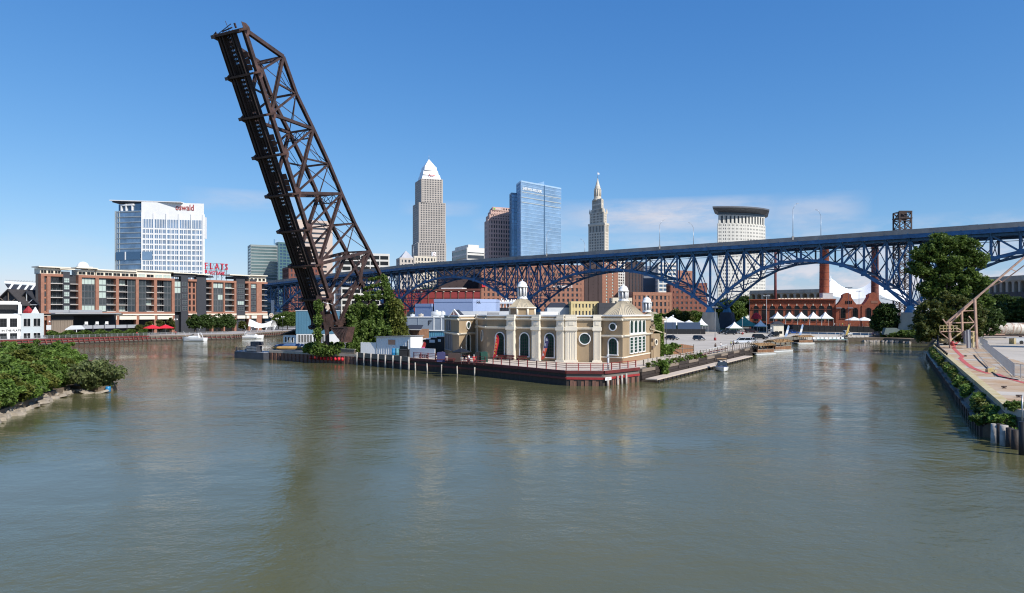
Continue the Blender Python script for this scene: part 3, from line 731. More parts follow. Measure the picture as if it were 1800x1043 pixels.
F = Fac(PX(728, 830), PX(767, 842)); m = MB(); F.box(m, F.L-5, F.L-.4, ztop(452, 838)+1.2, ztop(443, 838), -3, .1); m.build('sign_panel', m_white, t)
m = MB(); c = F.pt(F.L-2.7, ztop(447.4, 838), .15)
for i in range(12):
    a0, a1 = 2*math.pi*i/12, 2*math.pi*(i+1)/12
    m.bar(c+F.T*math.cos(a0)*1.4+Vector((0, 0, math.sin(a0)*1.4)), c+F.T*math.cos(a1)*1.4+Vector((0, 0, math.sin(a1)*1.4)), .5, .2)
m.build('ring_sign', m_redp, t)

# tallest tower: stepped shaft and bright stepped pyramid
KY = 1300
key = thing('office_tower', 'tallest tower, light grey granite with a white stepped pyramid crown and spire', 'tower', (*PX(737, KY), 2.3))
def kshaft(pl, pn, pr, z0, z1, floors, first=False):
    f = quad((pl, KY+42), (pn, KY), (pr, KY+12))
    MB().prism(f, z0, z1-.5).build('glazing', g_ofc, key)
    m = MB()
    for i in range(4):
        F = Fac(f[i], f[(i+1) % 4]); nb = max(2, round(F.L/3.1)); w = F.L/nb
        for k in range(nb+1):
            u = min(max(k*w, .8), F.L-.8); F.box(m, u-.75, u+.75, z0, z1, 0, .5)
        fh = (z1-z0)/floors
        for j in range(floors+1): F.box(m, .03, F.L-.03, max(z0, z0+fh*j-.7), min(z1, z0+fh*j+.7), 0, .36)
    m.build('facade', w_key, key, kind='stuff'); MB().prism(f, z1-.5, z1+.3).build('roof', w_key, key)
    return f
kshaft(724, 735, 784, 2.3, ztop(427, KY), 30)
kshaft(726, 736.5, 783, ztop(427, KY), ztop(356, KY), 18)
kshaft(730, 741, 778, ztop(356, KY), ztop(314, KY), 11)
m_silver = M('white_steel_crown', (.78, .78, .77), .35, .05, .1, metal=.1)
lv = [(734, 742, 775, 314, 306), (737, 744, 771, 306, 298), (740, 746.5, 768, 298, 291)]
for i, (pl, pn, pr, y0, y1) in enumerate(lv):
    f = quad((pl, KY+36-4*i), (pn, KY+4), (pr, KY+14)); g = [tuple(Vector(p).lerp((Vector(f[0])+Vector(f[2]))/2, .09)) for p in f]
    z0, z1 = ztop(y0, KY), ztop(y1, KY)
    MB().faces([(*p, z0) for p in f]+[(*p, z1) for p in g], [(0, 1, 5, 4), (1, 2, 6, 5), (2, 3, 7, 6), (3, 0, 4, 7), (4, 5, 6, 7)]).build('crown_tier', m_silver, key)
f = quad((742, KY+24), (747, KY+6), (766, KY+14)); c = (Vector(f[0])+Vector(f[2]))/2; z0 = ztop(291, KY)
MB().faces([(*p, z0) for p in f]+[(c.x, c.y, ztop(276, KY))], [(0, 1, 4), (1, 2, 4), (2, 3, 4), (3, 0, 4)]).build('crown_peak', m_silver, key)
MB().tube([(c.x, c.y, ztop(279, KY)), (c.x, c.y, ztop(268, KY))], [.5, .15], 6).build('spire', m_steel, key)
F = Fac(PX(742, KY+4), PX(775, KY+14)); m = MB(); u = F.s_at(756); z = ztop(306.5, KY)
for i in range(8):
    a0, a1 = 2*math.pi*i/8, 2*math.pi*(i+1)/8; cc_ = F.pt(u, z, 1.2)
    m.bar(cc_+F.T*math.cos(a0)*2.2+Vector((0, 0, math.sin(a0)*2.2)), cc_+F.T*math.cos(a1)*2.2+Vector((0, 0, math.sin(a1)*2.2)), 1.0, .5)
F.box(m, u+2.2, u+8, z-.6, z+.6, 1.0, 1.5); F.box(m, u+5, u+6, z-1.6, z-.6, 1.0, 1.5); F.box(m, u+7, u+8, z-1.4, z-.6, 1.0, 1.5)
m.build('key_emblem', m_redc, key)

# grey and white office block
t = tower('office_building', 'grey office block with a white banded end below the skyline gap', 'building', quad((795, 850), (821, 800), (851, 812)), 2.3, ztop(437, 800), 13, 40, .4, 2.2, w_pale, g_ofc)
f = quad((800, 846), (823, 806), (842, 814)); MB().prism(f, ztop(437, 800), ztop(430, 805)).build('penthouse', w_pale, t)
F = Fac(PX(821, 800), PX(851, 812)); m = MB(); F.box(m, .2, F.L-.2, ztop(444, 805), ztop(437.5, 805), .3, .5); m.build('fascia', m_white, t)

# pink granite stepped tower
PY = 900
pk = thing('office_tower', 'pink granite stepped tower with dark square windows left of the blue glass tower', 'tower', (*PX(857, PY), 2.3))
for (pl, pn, pr, y0, y1, nf) in ((852, 858, 905, 0, 386, 22), (854.5, 860.5, 905, 386, 377, 2), (858, 863, 905, 377, 370, 2), (861, 866, 905, 370, 364, 1)):
    f = quad((pl, PY+28), (pn, PY), (pr, PY+14)); z0 = ztop(y0, PY) if y0 else 2.3; z1 = ztop(y1, PY)
    MB().prism(f, z0, z1-.3).build('glazing', g_ofc, pk); m = MB()
    for i in range(4):
        F = Fac(f[i], f[(i+1) % 4]); nb = max(2, round(F.L/3.4)); w = F.L/nb
        for k in range(nb+1): u = min(max(k*w, .9), F.L-.9); F.box(m, u-.85, u+.85, z0, z1, 0, .4)
        fh = (z1-z0)/nf
        for j in range(nf+1): F.box(m, .03, F.L-.03, max(z0, z0+fh*j-1.0), min(z1, z0+fh*j+1.0), 0, .3)
    m.build('facade', w_pink, pk, kind='stuff'); MB().prism(f, z1-.3, z1+.2).build('roof', w_pink, pk)
F = Fac(PX(866, PY), PX(905, PY+14)); m = MB(); F.box(m, 1, 12.5, ztop(369, PY), ztop(364.3, PY), .42, .6); m.build('sign_panel', w_pink, pk)
text('sign_lettering', 'Huntington', 3.0, m_white, F, 3.6, ztop(368.4, PY), .65, pk, .1, sx=.62)
m = MB(); F.box(m, 1.2, 3.2, ztop(368.4, PY), ztop(365.4, PY), .62, .8); m.build('sign_emblem', M('green_sign', (.18, .5, .05), .5, .05), pk)

# blue glass tower
SY = 850
sw = tower('glass_tower', 'tall blue glass tower with a notched top and white lettering', 'tower', quad((908, SY+22), (916, SY), (986, SY+51)), 2.3, ztop(319, SY), 36, 1.9, .22, .5, M('pale_blue_mullion', (.42, .58, .74), .4, .05, .05, metal=.3), g_blue, parapet=1.0)
F = Fac(PX(916, SY), PX(986, SY+51)); m = MB(); u = F.s_at(956.5); F.box(m, u-.8, u+.8, 2.3, ztop(319, SY), .36, .6); m.build('seam', g_bluedk, sw)
text('sign_lettering', 'SHERWIN-WILLIAMS', 5.2, m_white, F, F.s_at(918.0), ztop(333.5, SY), .45, sw, .15, sx=.72, bold=.02)
m = MB(); u0, u1 = F.s_at(950), F.s_at(973)
m.extr([F.pt(u0, ztop(319, SY), -16), F.pt(u1, ztop(319, SY), -16), F.pt(u1, ztop(316, SY+40), -16), F.pt(u0, ztop(319, SY)+2, -16)], F.N*-5); m.build('glass_fin', g_blue, sw)
m = MB()
for j in range(3): F.box(m, .5, F.L-.5, ztop(338+j*9, SY), ztop(336.6+j*9, SY), .37, .5)
m.build('service_band', w_band, sw)
tower('glass_tower', 'lower narrow glass wing on the left of the blue glass tower', 'tower', quad((896, SY+28), (899, SY+16), (909.5, SY+20)), 2.3, ztop(341, SY+18), 34, 2, .22, .5, M('mullion_shade_in_colour', (.2, .3, .4), .4, .05, .05, metal=.3), g_blue)  # mullions a darker copy of the tower's, the wing's shade put into colour

# spired stone tower
TY = 1350
tt = thing('stone_tower', 'slender pale stone tower with tiers, columns and a pointed spire', 'tower', (*PX(1052, TY), 2.3))
def tier(pl, pn, pr, y0, y1, nf, bay=3.6, pier=1.9, span=1.9):
    f = quad((pl, TY), (pn, TY-26), (pr, TY-8)) if pn else None
    z0, z1 = (ztop(y0, TY) if y0 else 2.3), ztop(y1, TY)
    MB().prism(f, z0, z1-.3).build('glazing', g_ofc, tt); m = MB()
    for i in range(4):
        F = Fac(f[i], f[(i+1) % 4]); nb = max(2, round(F.L/bay)); w = F.L/nb
        for k in range(nb+1): u = min(max(k*w, pier/2), F.L-pier/2); F.box(m, u-pier/2, u+pier/2, z0, z1, 0, .5)
        fh = (z1-z0)/nf
        for j in range(nf+1): F.box(m, .03, F.L-.03, max(z0, z0+fh*j-span/2), min(z1, z0+fh*j+span/2), 0, .4)
    m.build('facade', w_stone, tt, kind='stuff'); MB().prism(f, z1-.3, z1+.6).build('cornice', w_stone, tt)
    return f
tier(1034.6, 1063, 1069.5, 0, 411, 30); tier(1034.6, 1063, 1069.5, 411, 398, 1, 3.4, 1.5, 2.4)
f = quad((1033.5, TY), (1063, TY-28), (1071, TY-8)); MB().prism(f, ztop(398, TY), ztop(394.5, TY)).build('cornice', w_stone, tt)
tier(1037, 1061.5, 1066, 394.5, 376, 4); tier(1039.5, 1059.5, 1063, 376, 370, 1)
tier(1041, 1057.5, 1060.5, 370, 353, 2, 3.0, 1.5, 3)
c = (Vector(PX(1042, TY))+Vector(PX(1059, TY-12)))/2
def rt(py): return ztop(py, TY-8)
m = MB(); m.lathe((c.x, c.y, 0), [(8.6, rt(353)), (8.6, rt(350)), (6.9, rt(349.5)), (6.9, rt(346)), (5.6, rt(345.5)), (5.6, rt(333.5)), (6.4, rt(333)), (6.4, rt(331.5)), (5.2, rt(331)), (5.0, rt(328)), (4.2, rt(327)), (1.3, rt(317)), (1.3, rt(315)), (.3, rt(314))], 16, smooth=False); m.build('spire', w_stone, tt)
m = MB()
for k in range(12):
    a_ = 2*math.pi*k/12; m.tube([(c.x+6.3*math.cos(a_), c.y+6.3*math.sin(a_), rt(345.5)), (c.x+6.3*math.cos(a_), c.y+6.3*math.sin(a_), rt(333.3))], .6, 5)
m.build('column', w_stone, tt, kind='stuff')
MB().tube([(c.x, c.y, rt(315)), (c.x, c.y, rt(301))], [.35, .15], 5).build('flag_pole', m_steel, tt)
MB().faces([(c.x, c.y, rt(303)), (c.x+3.5, c.y, rt(304)), (c.x+3.5, c.y+.2, rt(307)), (c.x, c.y, rt(306.5))], [(0, 1, 2, 3)]).build('flag', m_white, tt)
for (px, dz) in ((1037, 0), (1062, -20), (1066.5, -8)):
    p = PX(px, TY+dz*.9); m = MB(); m.lathe((p.x, p.y, 0), [(1.7, rt(376)), (1.7, rt(372)), (.2, rt(367))], 6, smooth=False); m.build('pinnacle', w_stone, tt)

# curved white courthouse tower with a dark overhanging cornice
CY = 760
def arc(px0, px1, Y0, bulge, n=14, back=34):
    a, b = PX(px0, Y0), PX(px1, Y0+22); F = Fac(a, b); pts = []
    for i in range(n+1):
        u = F.L*i/n; p = F.pt(u, 0, bulge*(1-(2*i/n-1)**2)); pts.append((p.x, p.y))
    pts += [tuple(PX(px1-3, Y0+22+back)), tuple(PX(px0+4, Y0+back*.9))]
    return pts
ct = tower('courthouse_tower', 'curved white courthouse tower under a wide dark overhanging cornice', 'tower', arc(1261.5, 1345, CY, 7), 2.3, ztop(393, CY), 28, 1.95, 1.0, 2.0, M('white_precast', (.64, .62, .56), .75, .06, .05), g_ofc, parapet=0)
f = arc(1262.5, 1344, CY+1, 6.5); MB().prism(f, ztop(393, CY), ztop(372, CY)).build('colonnade_glazing', g_ofc, ct)
m = MB(); z0, z1 = ztop(392.5, CY), ztop(373.5, CY)
for i in range(14):
    F = Fac(f[i], f[i+1])
    F.box(m, .05, 1.5, z0, z1-3, .02, 1.3); F.box(m, 1.9, 2.6, z0, z1-3, .02, 1.0); F.box(m, 0, F.L, z1-3.4, z1-2.4, .02, .6)
    F.box(m, 0, F.L, z0-.6, z0+.3, .02, .5)
m.build('colonnade', bpy.data.materials['white_precast'], ct, kind='stuff')
fc = arc(1252.5, 1352.5, CY-8, 10, back=52); fm = arc(1262, 1344.5, CY+.5, 7, back=35)
za, zb, zc = ztop(373.2, CY), ztop(367.2, CY), ztop(364.8, CY); n = len(fc)
MB().faces([(*p, za) for p in fm]+[(*p, zb) for p in fc]+[(*p, zc) for p in fc], [(i, (i+1) % n, n+(i+1) % n, n+i) for i in range(n)]+[(n+i, n+(i+1) % n, 2*n+(i+1) % n, 2*n+i) for i in range(n)]+[tuple(range(2*n, 3*n)), tuple(range(n))[::-1]]).build('cornice', M('dark_grey_cornice', (.11, .115, .13), .5, .1, .05), ct)

# buildings seen under the road bridge
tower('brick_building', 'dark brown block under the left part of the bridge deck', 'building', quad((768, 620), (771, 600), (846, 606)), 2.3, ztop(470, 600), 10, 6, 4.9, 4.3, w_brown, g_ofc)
t = tower('brick_building', 'long red brick apartment warehouse with white lettering behind the bridge pier', 'building', quad((842, 600), (846, 560), (1026, 580)), 2.3, ztop(468, 570), 11, 3.9, 2.1, 1.7, m_brickO, g_ofc)
F = Fac(PX(846, 560), PX(1026, 580)); m = MB(); F.box(m, F.s_at(962), F.s_at(1022), ztop(506.5, 575), ztop(501, 575), .36, .5); m.build('sign_band', m_brickO, t)
text('sign_lettering', 'APARTMENTS', 2.8, m_white, F, F.s_at(970), ztop(506, 575), .56, t, .08, sx=1.0, bold=.03)
m = MB(); F.box(m, F.s_at(838)+4, F.s_at(853), ztop(505, 560), ztop(497, 560), .6, 1.2); m.build('banner', m_redc, t)
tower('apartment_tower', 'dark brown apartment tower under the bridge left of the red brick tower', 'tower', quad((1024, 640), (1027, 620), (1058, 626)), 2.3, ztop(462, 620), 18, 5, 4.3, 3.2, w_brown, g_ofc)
tower('apartment_tower', 'red brick apartment tower with pale window strips under the bridge', 'tower', quad((1054, 660), (1057, 640), (1086, 646)), 2.3, ztop(455, 640), 20, 7, 4.6, 1.2, m_brickO, m_glasscur)
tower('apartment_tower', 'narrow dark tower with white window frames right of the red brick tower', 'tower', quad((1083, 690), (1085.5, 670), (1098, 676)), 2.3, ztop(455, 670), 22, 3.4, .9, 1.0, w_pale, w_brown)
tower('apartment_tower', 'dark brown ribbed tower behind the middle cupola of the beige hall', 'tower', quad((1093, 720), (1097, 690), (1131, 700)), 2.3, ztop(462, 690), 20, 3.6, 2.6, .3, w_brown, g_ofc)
tower('office_building', 'plain blue grey panel building right of the dark ribbed tower', 'building', quad((1128, 640), (1131, 620), (1157, 626)), 2.3, ztop(470, 620), 3, 40, .4, .4, M('blue_grey_panel', (.16, .18, .22), .5, .05, .05), M('blue_grey_panel_core', (.15, .17, .21), .5, .05, .05))
tower('apartment_building', 'white and glass balconied apartment block behind the bridge pier', 'building', quad((1153, 610), (1157, 590), (1189, 598)), 2.3, ztop(464, 590), 15, 4.5, .8, 1.3, w_pale, g_bluedk)
tower('brick_building', 'red brick warehouse with rows of small windows right of the middle cupola', 'building', quad((1104, 460), (1112, 435), (1180, 445)), 2.3, ztop(517, 435), 5, 3.1, 1.6, 1.5, m_brickO, g_ofc)
tower('brick_building', 'brown brick warehouse with arched upper windows left of the bridge pier', 'building', quad((1172, 500), (1178, 470), (1242, 480)), 2.3, ztop(500, 470), 8, 3.6, 1.9, 1.9, m_brickD, g_ofc)
tower('brick_building', 'tall red brick block directly behind the steelwork over the middle pier', 'building', quad((1186, 640), (1190, 610), (1216, 618)), 2.3, ztop(478, 610), 11, 4, 2, 2, m_brickO, g_ofc)
tower('yellow_building', 'yellow building with two rows of dark windows behind the beige hall', 'building', quad((1000, 375), (1003, 350), (1051, 356)), 2.3, ztop(531, 350), 4, 1.95, 1.05, 1.6, M('yellow_paint', (.52, .42, .21), .8, .08, .3), g_ofc, parapet=.3)
t = thing('grey_building', 'low grey building with a hipped roof left of the yellow building', 'building', (*PX(985, 352), 2.3))
f = quad((958, 372), (962, 352), (1003, 356)); MB().prism(f, 2.3, ztop(541, 352)).build('wall', m_lgrey, t)
zt = ztop(541, 352); c0, c1 = (Vector(f[0])+Vector(f[1]))/2, (Vector(f[2])+Vector(f[3]))/2; r0, r1 = c0.lerp(c1, .2), c0.lerp(c1, .8); zr = ztop(532, 360)
MB().faces([(*f[0], zt), (*f[1], zt), (*f[2], zt), (*f[3], zt), (r0.x, r0.y, zr), (r1.x, r1.y, zr)], [(1, 2, 5, 4), (3, 0, 4, 5), (0, 1, 4), (2, 3, 5)]).build('roof', m_dark, t)
tower('dark_building', 'low dark flat roofed block right of the yellow building', 'building', quad((1048, 372), (1052, 352), (1080, 358)), 2.3, ztop(537, 352), 3, 5, 3.5, 3, m_dark, g_ofc)
tower('white_building', 'low white roofed shop row left of the red brick warehouse', 'building', quad((1072, 450), (1076, 430), (1114, 436)), 2.3, ztop(527, 430), 4, 4, 1.8, 1.8, w_stone, g_ofc)

# long red panelled hall behind the bridge
rl = thing('red_hall', 'long low hall clad in square red panels beyond the bridge arch', 'building', (*PX(768, 545), 2.3))
f = quad((686, 598), (689, 566), (846, 548)); MB().prism(f, 2.3, ztop(509, 556)).build('wall', M('red_hall_frame', (.22, .075, .06), .8, .15, .3), rl)
F = Fac(f[1], f[2]); m_rpanel = M('red_panel', (.36, .06, .055), .65, .12, .2)
zt = ztop(509, 556); m = MB(); F.box(m, 0, F.L, zt-1.2, zt+.3, .02, .7); m.build('cornice', m_brickD, rl)
for i in range(12):
    for j in range(4): pane('panel', F, F.L*i/12+.35, F.L*(i+1)/12-.35, zt-7-5.3*j+.35, zt-7-5.3*j+5.0, .02, .22, m_rpanel, rl)
m = MB(); 
for i in range(13): u = min(max(F.L*i/12, .3), F.L-.3); F.box(m, u-.22, u+.22, 2.3, zt-1.3, .02, .5)
m.build('rib', M('brown_rib', (.22, .13, .09), .8, .1), rl, kind='stuff')
for i in range(12): pane('floodlight', F, min(F.L*i/12+.1, F.L-1), min(F.L*i/12+1.1, F.L-.1), zt-2.1, zt-1.5, .52, .9, m_cream, rl)
m = MB(); F.box(m, F.L*.55, F.L*.78, zt+.3, zt+1.3, -14, -2); m.build('roof_vent', m_white, rl)

# ================================================================ white office tower with red lettering
OY = 520
ow = thing('office_tower', 'white gridded office tower with red lettering and a projecting roof canopy', 'tower', (*PX(248, OY), 2.3))
fa_ = quad((248, OY), (249, OY-.5), (358.5, OY+9)); FW = Fac(PX(248.5, OY), PX(358.5, OY+9)); d = FW.N*-26
zt = ztop(355, OY); bq = PX(357.6, 556); bk3 = Vector((bq.x, bq.y, 0)); pts = [FW.pt(0, 0), FW.pt(FW.L, 0), bk3, FW.pt(0, 0, -26)]
MB().prism([(p.x, p.y) for p in pts], 2.3, zt-12.5).build('glazing', g_osw, ow)
m_oww = M('white_metal_cladding', (.74, .74, .73), .5, .05, .2)
MB().prism([(p.x, p.y) for p in pts], zt-12.5, zt).build('crown_wall', m_oww, ow)
m = MB(); fh = 3.86
zf = zt-12.5; nb = 5; bw = FW.L/nb
for k in range(nb+1):
    u = min(max(k*bw, .5), FW.L-.5); FW.box(m, u-.5, u+.5, 2.3, zt-8, .02, .55)
for k in range(nb):
    for j in range(1, 3): u = k*bw+.5+(bw-1)*j/3; FW.box(m, u-.32, u+.32, 2.3, zf-6.6, .02, .4)
    for j in range(3): u = k*bw+.5+(bw-1)*(j+.5)/3; FW.box(m, u-.1, u+.1, 2.3, zf-6.6, .02, .2)
    for j in range(1, 7): u = k*bw+.5+(bw-1)*j/7; FW.box(m, u-.16, u+.16, zf-6.2, zf, .02, .25)
j = 0; z = zf-6.4
while z > 6: FW.box(m, .02, FW.L-.02, z-1.15, z, .02, .3); z -= fh
FS = Fac(FW.pt(FW.L, 0).xy, bk3.xy)
z = zf-6.4
while z > 6: FS.box(m, .02, FS.L-.02, z-1.15, z, .02, .3); z -= fh
for k in range(7): u = min(max(FS.L*k/6, .4), FS.L-.4); FS.box(m, u-.4, u+.4, 2.3, zt-8, .02, .45)
m.build('facade', m_oww, ow, kind='stuff')
pane('terrace_window', FW, .7, FW.s_at(268.5), ztop(457, OY), ztop(442.5, OY), .56, .62, g_osw, ow)
text('sign_lettering', 'oswald', 6.2, m_redp, FW, FW.s_at(308.5), ztop(369.5, OY+5), .12, ow, .2, bold=.05, sx=.74)
# glazed left wing
FG = Fac(PX(202, OY+6), PX(248.4, OY+.2)); pts = [FG.pt(0, 0), FG.pt(FG.L-.1, 0), FG.pt(FG.L-.1, 0, -24), FG.pt(0, 0, -24)]
MB().prism([(p.x, p.y) for p in pts], 2.3, ztop(371, OY+4)).build('wing_glazing', g_osw, ow)
m = MB(); zz = ztop(371, OY+4); k = 0; z = zz
while z > 6:
    FG.box(m, 2.2, FG.L-.2, z-.9, z-.5, .02, .4); FG.box(m, .1, FG.L-.2, z-1.5, z-1.1, .02, .12); z -= fh
for u in (.4, 2.0, 4.2): FG.box(m, u-.15, u+.15, 2.3, zz, .02, .45)
m.build('wing_fin', w_band, ow, kind='stuff')
for (u0, u1) in ((1.2, 9.5), (10.2, FG.L-.4)): pane('terrace_opening', FG, u0, u1, ztop(457, OY+3), ztop(443, OY+3), .42, .5, g_bluedk, ow)
pane('terrace_column', FG, 9.5, 10.2, ztop(457, OY+3), ztop(443, OY+3), .42, .9, m_oww, ow)
z0, z1 = zz, ztop(358.5, OY+3)
MB().prism([(p.x, p.y) for p in [FG.pt(2.2, 0, -1.2), FG.pt(FG.L-.1, 0, -1.2), FG.pt(FG.L-.1, 0, -20), FG.pt(2.2, 0, -20)]], z0, z1).build('top_room', g_bluedk, ow)
for u in (5.2, 9.4, 14.6): pane('portal', FG, u, u+.8, z0, z1-.02, -1.18, .2, m_oww, ow)
pane('portal_beam', FG, 4.6, 16.2, z1-1.3, z1-.05, -1.18, .1, m_oww, ow)
m = MB(); zc = ztop(357.8, OY)
F2 = Fac(PX(195, OY+4), PX(320, OY+4))
m.extr([F2.pt(0, ztop(352.2, OY), 2), F2.pt(F2.L, ztop(355.4, OY), 2), F2.pt(F2.L, ztop(354, OY), 2), F2.pt(0, ztop(350.6, OY), 2)], F2.N*-22); m.build('roof_canopy', m_oww, ow)
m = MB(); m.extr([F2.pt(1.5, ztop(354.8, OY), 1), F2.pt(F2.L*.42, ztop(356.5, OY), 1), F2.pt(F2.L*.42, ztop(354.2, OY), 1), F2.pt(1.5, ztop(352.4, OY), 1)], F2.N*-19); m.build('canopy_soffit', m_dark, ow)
F3 = Fac(PX(358.7, OY+9), PX(360.5, OY+9)); m = MB(); F3.box(m, .05, .7, zt-26, zt-10, -3, 0); m.build('edge_fin', m_oww, ow)

# ================================================================ brick riverside apartments
fl = thing('apartment_building', 'long brick and charcoal riverside apartment block with glazed balconies', 'building', (*PX(200, 308), 2.3))
FB = Fac(PX(66, 285), PX(469, 370))
zP, zBt, zBb, zF, zC, zA, zG = 29.6, 27.3, 26.3, 12.0, 11.0, 10.4, 8.5
def U(px): return FB.s_at(px)
core = [FB.pt(0, 0, -2), FB.pt(FB.L, 0, -2), FB.pt(FB.L+4, 0, -18), Vector((*PX(70, 318), 0))]
MB().prism([(p.x, p.y) for p in core], 2.3, zBt).build('core_wall', m_dark, fl)
m_bdark = M('dark_balcony_recess', (.03, .028, .028), .7, .2, .5)
m_slab = M('balcony_slab', (.50, .46, .42), .8, .1, .5)
fhz = (zBb-zF)/5
bays = [(71, 77, 'P'), (77, 82, 'N'), (82, 88, 'P'), (88, 110, 'B'), (110, 123, 'D'), (123, 137, 'R'), (137, 143, 'P'), (143, 167, 'G'), (167, 173, 'P'), (173, 187, 'W'), (187, 203, 'B'), (203, 208, 'P'), (208, 224, 'B'), (224, 238, 'G1'), (238, 243, 'P'), (243, 257, 'G1'), (257, 270, 'B'), (270, 275, 'P'), (275, 288, 'B'), (288, 301, 'G1'), (301, 306, 'P'),
        (306, 318, 'W'), (318, 330, 'D'), (330, 345, 'N2'), (345, 362, 'D0'), (362, 371, 'R'), (371, 374, 'P'), (374, 383, 'G1'), (383, 392, 'W'), (392, 394.5, 'P'), (394.5, 411, 'B'), (411, 414.5, 'P'), (414.5, 430, 'D'), (430, 436, 'R'), (436, 439.5, 'P'), (439.5, 450, 'D1'), (450, 459, 'P'), (459, 469, 'R')]
rr = random.Random(3)
piers_, slabs = MB(), MB()
for (p0, p1, ty) in bays:
    u0, u1 = U(p0), U(p1); w = u1-u0
    if ty == 'P':
        m = MB(); FB.box(m, u0, u1, 2.3, zBb, -2, .55); m.build('brick_pier', m_brickO, fl); continue
    if ty in ('N', 'N2'):
        pane('brick_panel', FB, u0, u1, zG, zBt, -2, -.2, m_brickO, fl)
    if ty in ('D0', 'D', 'D1'):
        pane('dark_panel', FB, u0, u1, 2.3, zBt+1.2, -2, .2 if p0 != 110 else .0, m_dark, fl)
    for j in range(5):
        z0 = zF+fhz*j; z1 = z0+fhz
        if ty in ('B', 'R'):
            pane('balcony_slab', FB, u0, u1, z0-.12, z0+.14, -1.9, .35, m_slab, fl)
            r_ = MB(); FB.box(r_, u0+.02, u1-.02, z0+1.1, z0+1.16, .25, .3)
            for q in range(int(w/.5)): FB.box(r_, u0+.1+q*.5, u0+.13+q*.5, z0+.14, z0+1.1, .26, .29)
            r_.build('balcony_rail', m_black, fl)
            if ty == 'B': window(FB, u0+.1, u1-.1, z0+.16, z1-.25, m_glasscur if rr.random() < .12 else m_glass, m_frame, fl, d=-1.9, nx=3)
        elif ty in ('G', 'G1', 'W'):
            pale = rr.random() < (.75 if ty == 'W' else .12) or (ty == 'G' and j == 4)
            window(FB, u0+.03, u1-.03, z0+.03, z1-.15, m_glasscur if pale else m_glass, m_frame, fl, d=-.3, nx=2 if w < 5 else 4, fw=.14)
        elif ty in ('D', 'D1'):
            window(FB, u0+w*.15, u1-w*.12, z0+.5, z1-.4, m_glasscur if (p0 < 120 and j > 0) or rr.random() < .15 else m_glass, m_frame, fl, d=.21, nx=3, nz=2, fw=.13)
        elif ty == 'N': window(FB, u0+w*.2, u1-w*.2, z0+.4, z1-.4, m_glass, m_dark, fl, d=-.18, nx=1)
        elif ty == 'N2':
            for q in (.12, .6): window(FB, u0+w*q, u0+w*(q+.26), z0+.3, z1-.3, m_glassd, m_brickD, fl, d=-.18, nx=1)
def band_(name, p0, p1, z0, z1, d0, d1, mat): pane(name, FB, U(p0), U(p1), z0, z1, d0, d1, mat, fl)
for (p0, p1) in ((71, 110), (137, 306), (330, 345), (362, 414.5), (430, 469)):
    band_('brick_band', p0, p1, zBb+.01, zBt, -2, .6, m_brickO); band_('brick_band', p0, p1, zC+.01, zF-.15, -2, .58, m_brickO); band_('cream_band', p0, p1, zA, zC, -2, .7, m_cream)
for i, (p0, p1) in enumerate(((208, 238), (243, 270), (275, 301), (374, 392), (394.5, 411), (415, 429), (431, 436), (440, 449), (460, 469), (173, 203), (143, 167), (362, 371))):
    band_('awning', p0, p1, zG, zA-.4, -1.9, 1.2, m_cream)
    band_('shop_window', p0, p1, 2.4, zG-.2, -1.95, -1.6, m_glassd)
# penthouse floor
for (p0, p1, n) in ((137, 167, 2), (169, 301, 9), (71, 108, 3)):
    band_('penthouse_wall', p0, p1, zBt+.01, zP, -6, -.3, m_cream)
    for i in range(n):
        a_, b_2 = p0+(p1-p0)*i/n, p0+(p1-p0)*(i+1)/n
        window(FB, U(a_+.8), U(b_2-.8), zBt+.1, zP-.75, m_glassd if rr.random() < .75 else m_glasscur, m_cream, fl, d=-.28, nx=2)
band_('penthouse_wall', 439, 469, zBt+.01, zP+.6, -7, -.6, m_cream)
for i in range(4): window(FB, U(441+i*7), U(446+i*7), zBt+.4, zP-.4, m_glassd, m_cream, fl, d=-.58, nx=1)
band_('penthouse_wall', 306, 345, zBt+1.21, zP+.2, -8, -.3, m_dark); band_('penthouse_wall', 346, 375, zBt+1.21, zP-.2, -8, -.2, m_dark); band_('penthouse_wall', 412, 439, zBt+1.21, zP+.1, -8, -.2, m_dark)
for (p0, p1, z, d1, nm2) in ((66, 122, zP+.25, 1.2, 0), (104, 130, zP-.3, 1.0, 0), (132, 170, zP+.5, 1.4, 0), (170, 240, zP+.02, .6, 0), (238, 304, zP+.6, .5, 0), (304, 346, zP+.25, .6, 1), (344, 366, zP+.0, 1.6, 2), (400, 436, zP+.4, 2.0, 2), (438, 469, zP+.7, .8, 2)):
    band_('roof_slab', p0, p1, z, z+.45, -6, d1, m_cream)
band_('penthouse_wall', 240, 302, zP+.05, zP+.58, -10, -.2, m_cream)
# white radome and plant on the roof
c = FB.pt(U(157), zP+.95, -6); m = MB(); m.lathe(c, [(2.4*math.cos(R(a)), .4+2.4*math.sin(R(a))) for a in (-10, 10, 30, 50, 65, 80, 89)], 16)
rd = m.build('radome', m_white, None, loc=c); tag(rd, 'white round radome standing on the roof of the brick apartments', 'radome')
m = MB(); FB.box(m, U(160), U(176), zP+.5, zP+1.8, -10, -7); m.build('roof_plant', m_cream, fl)
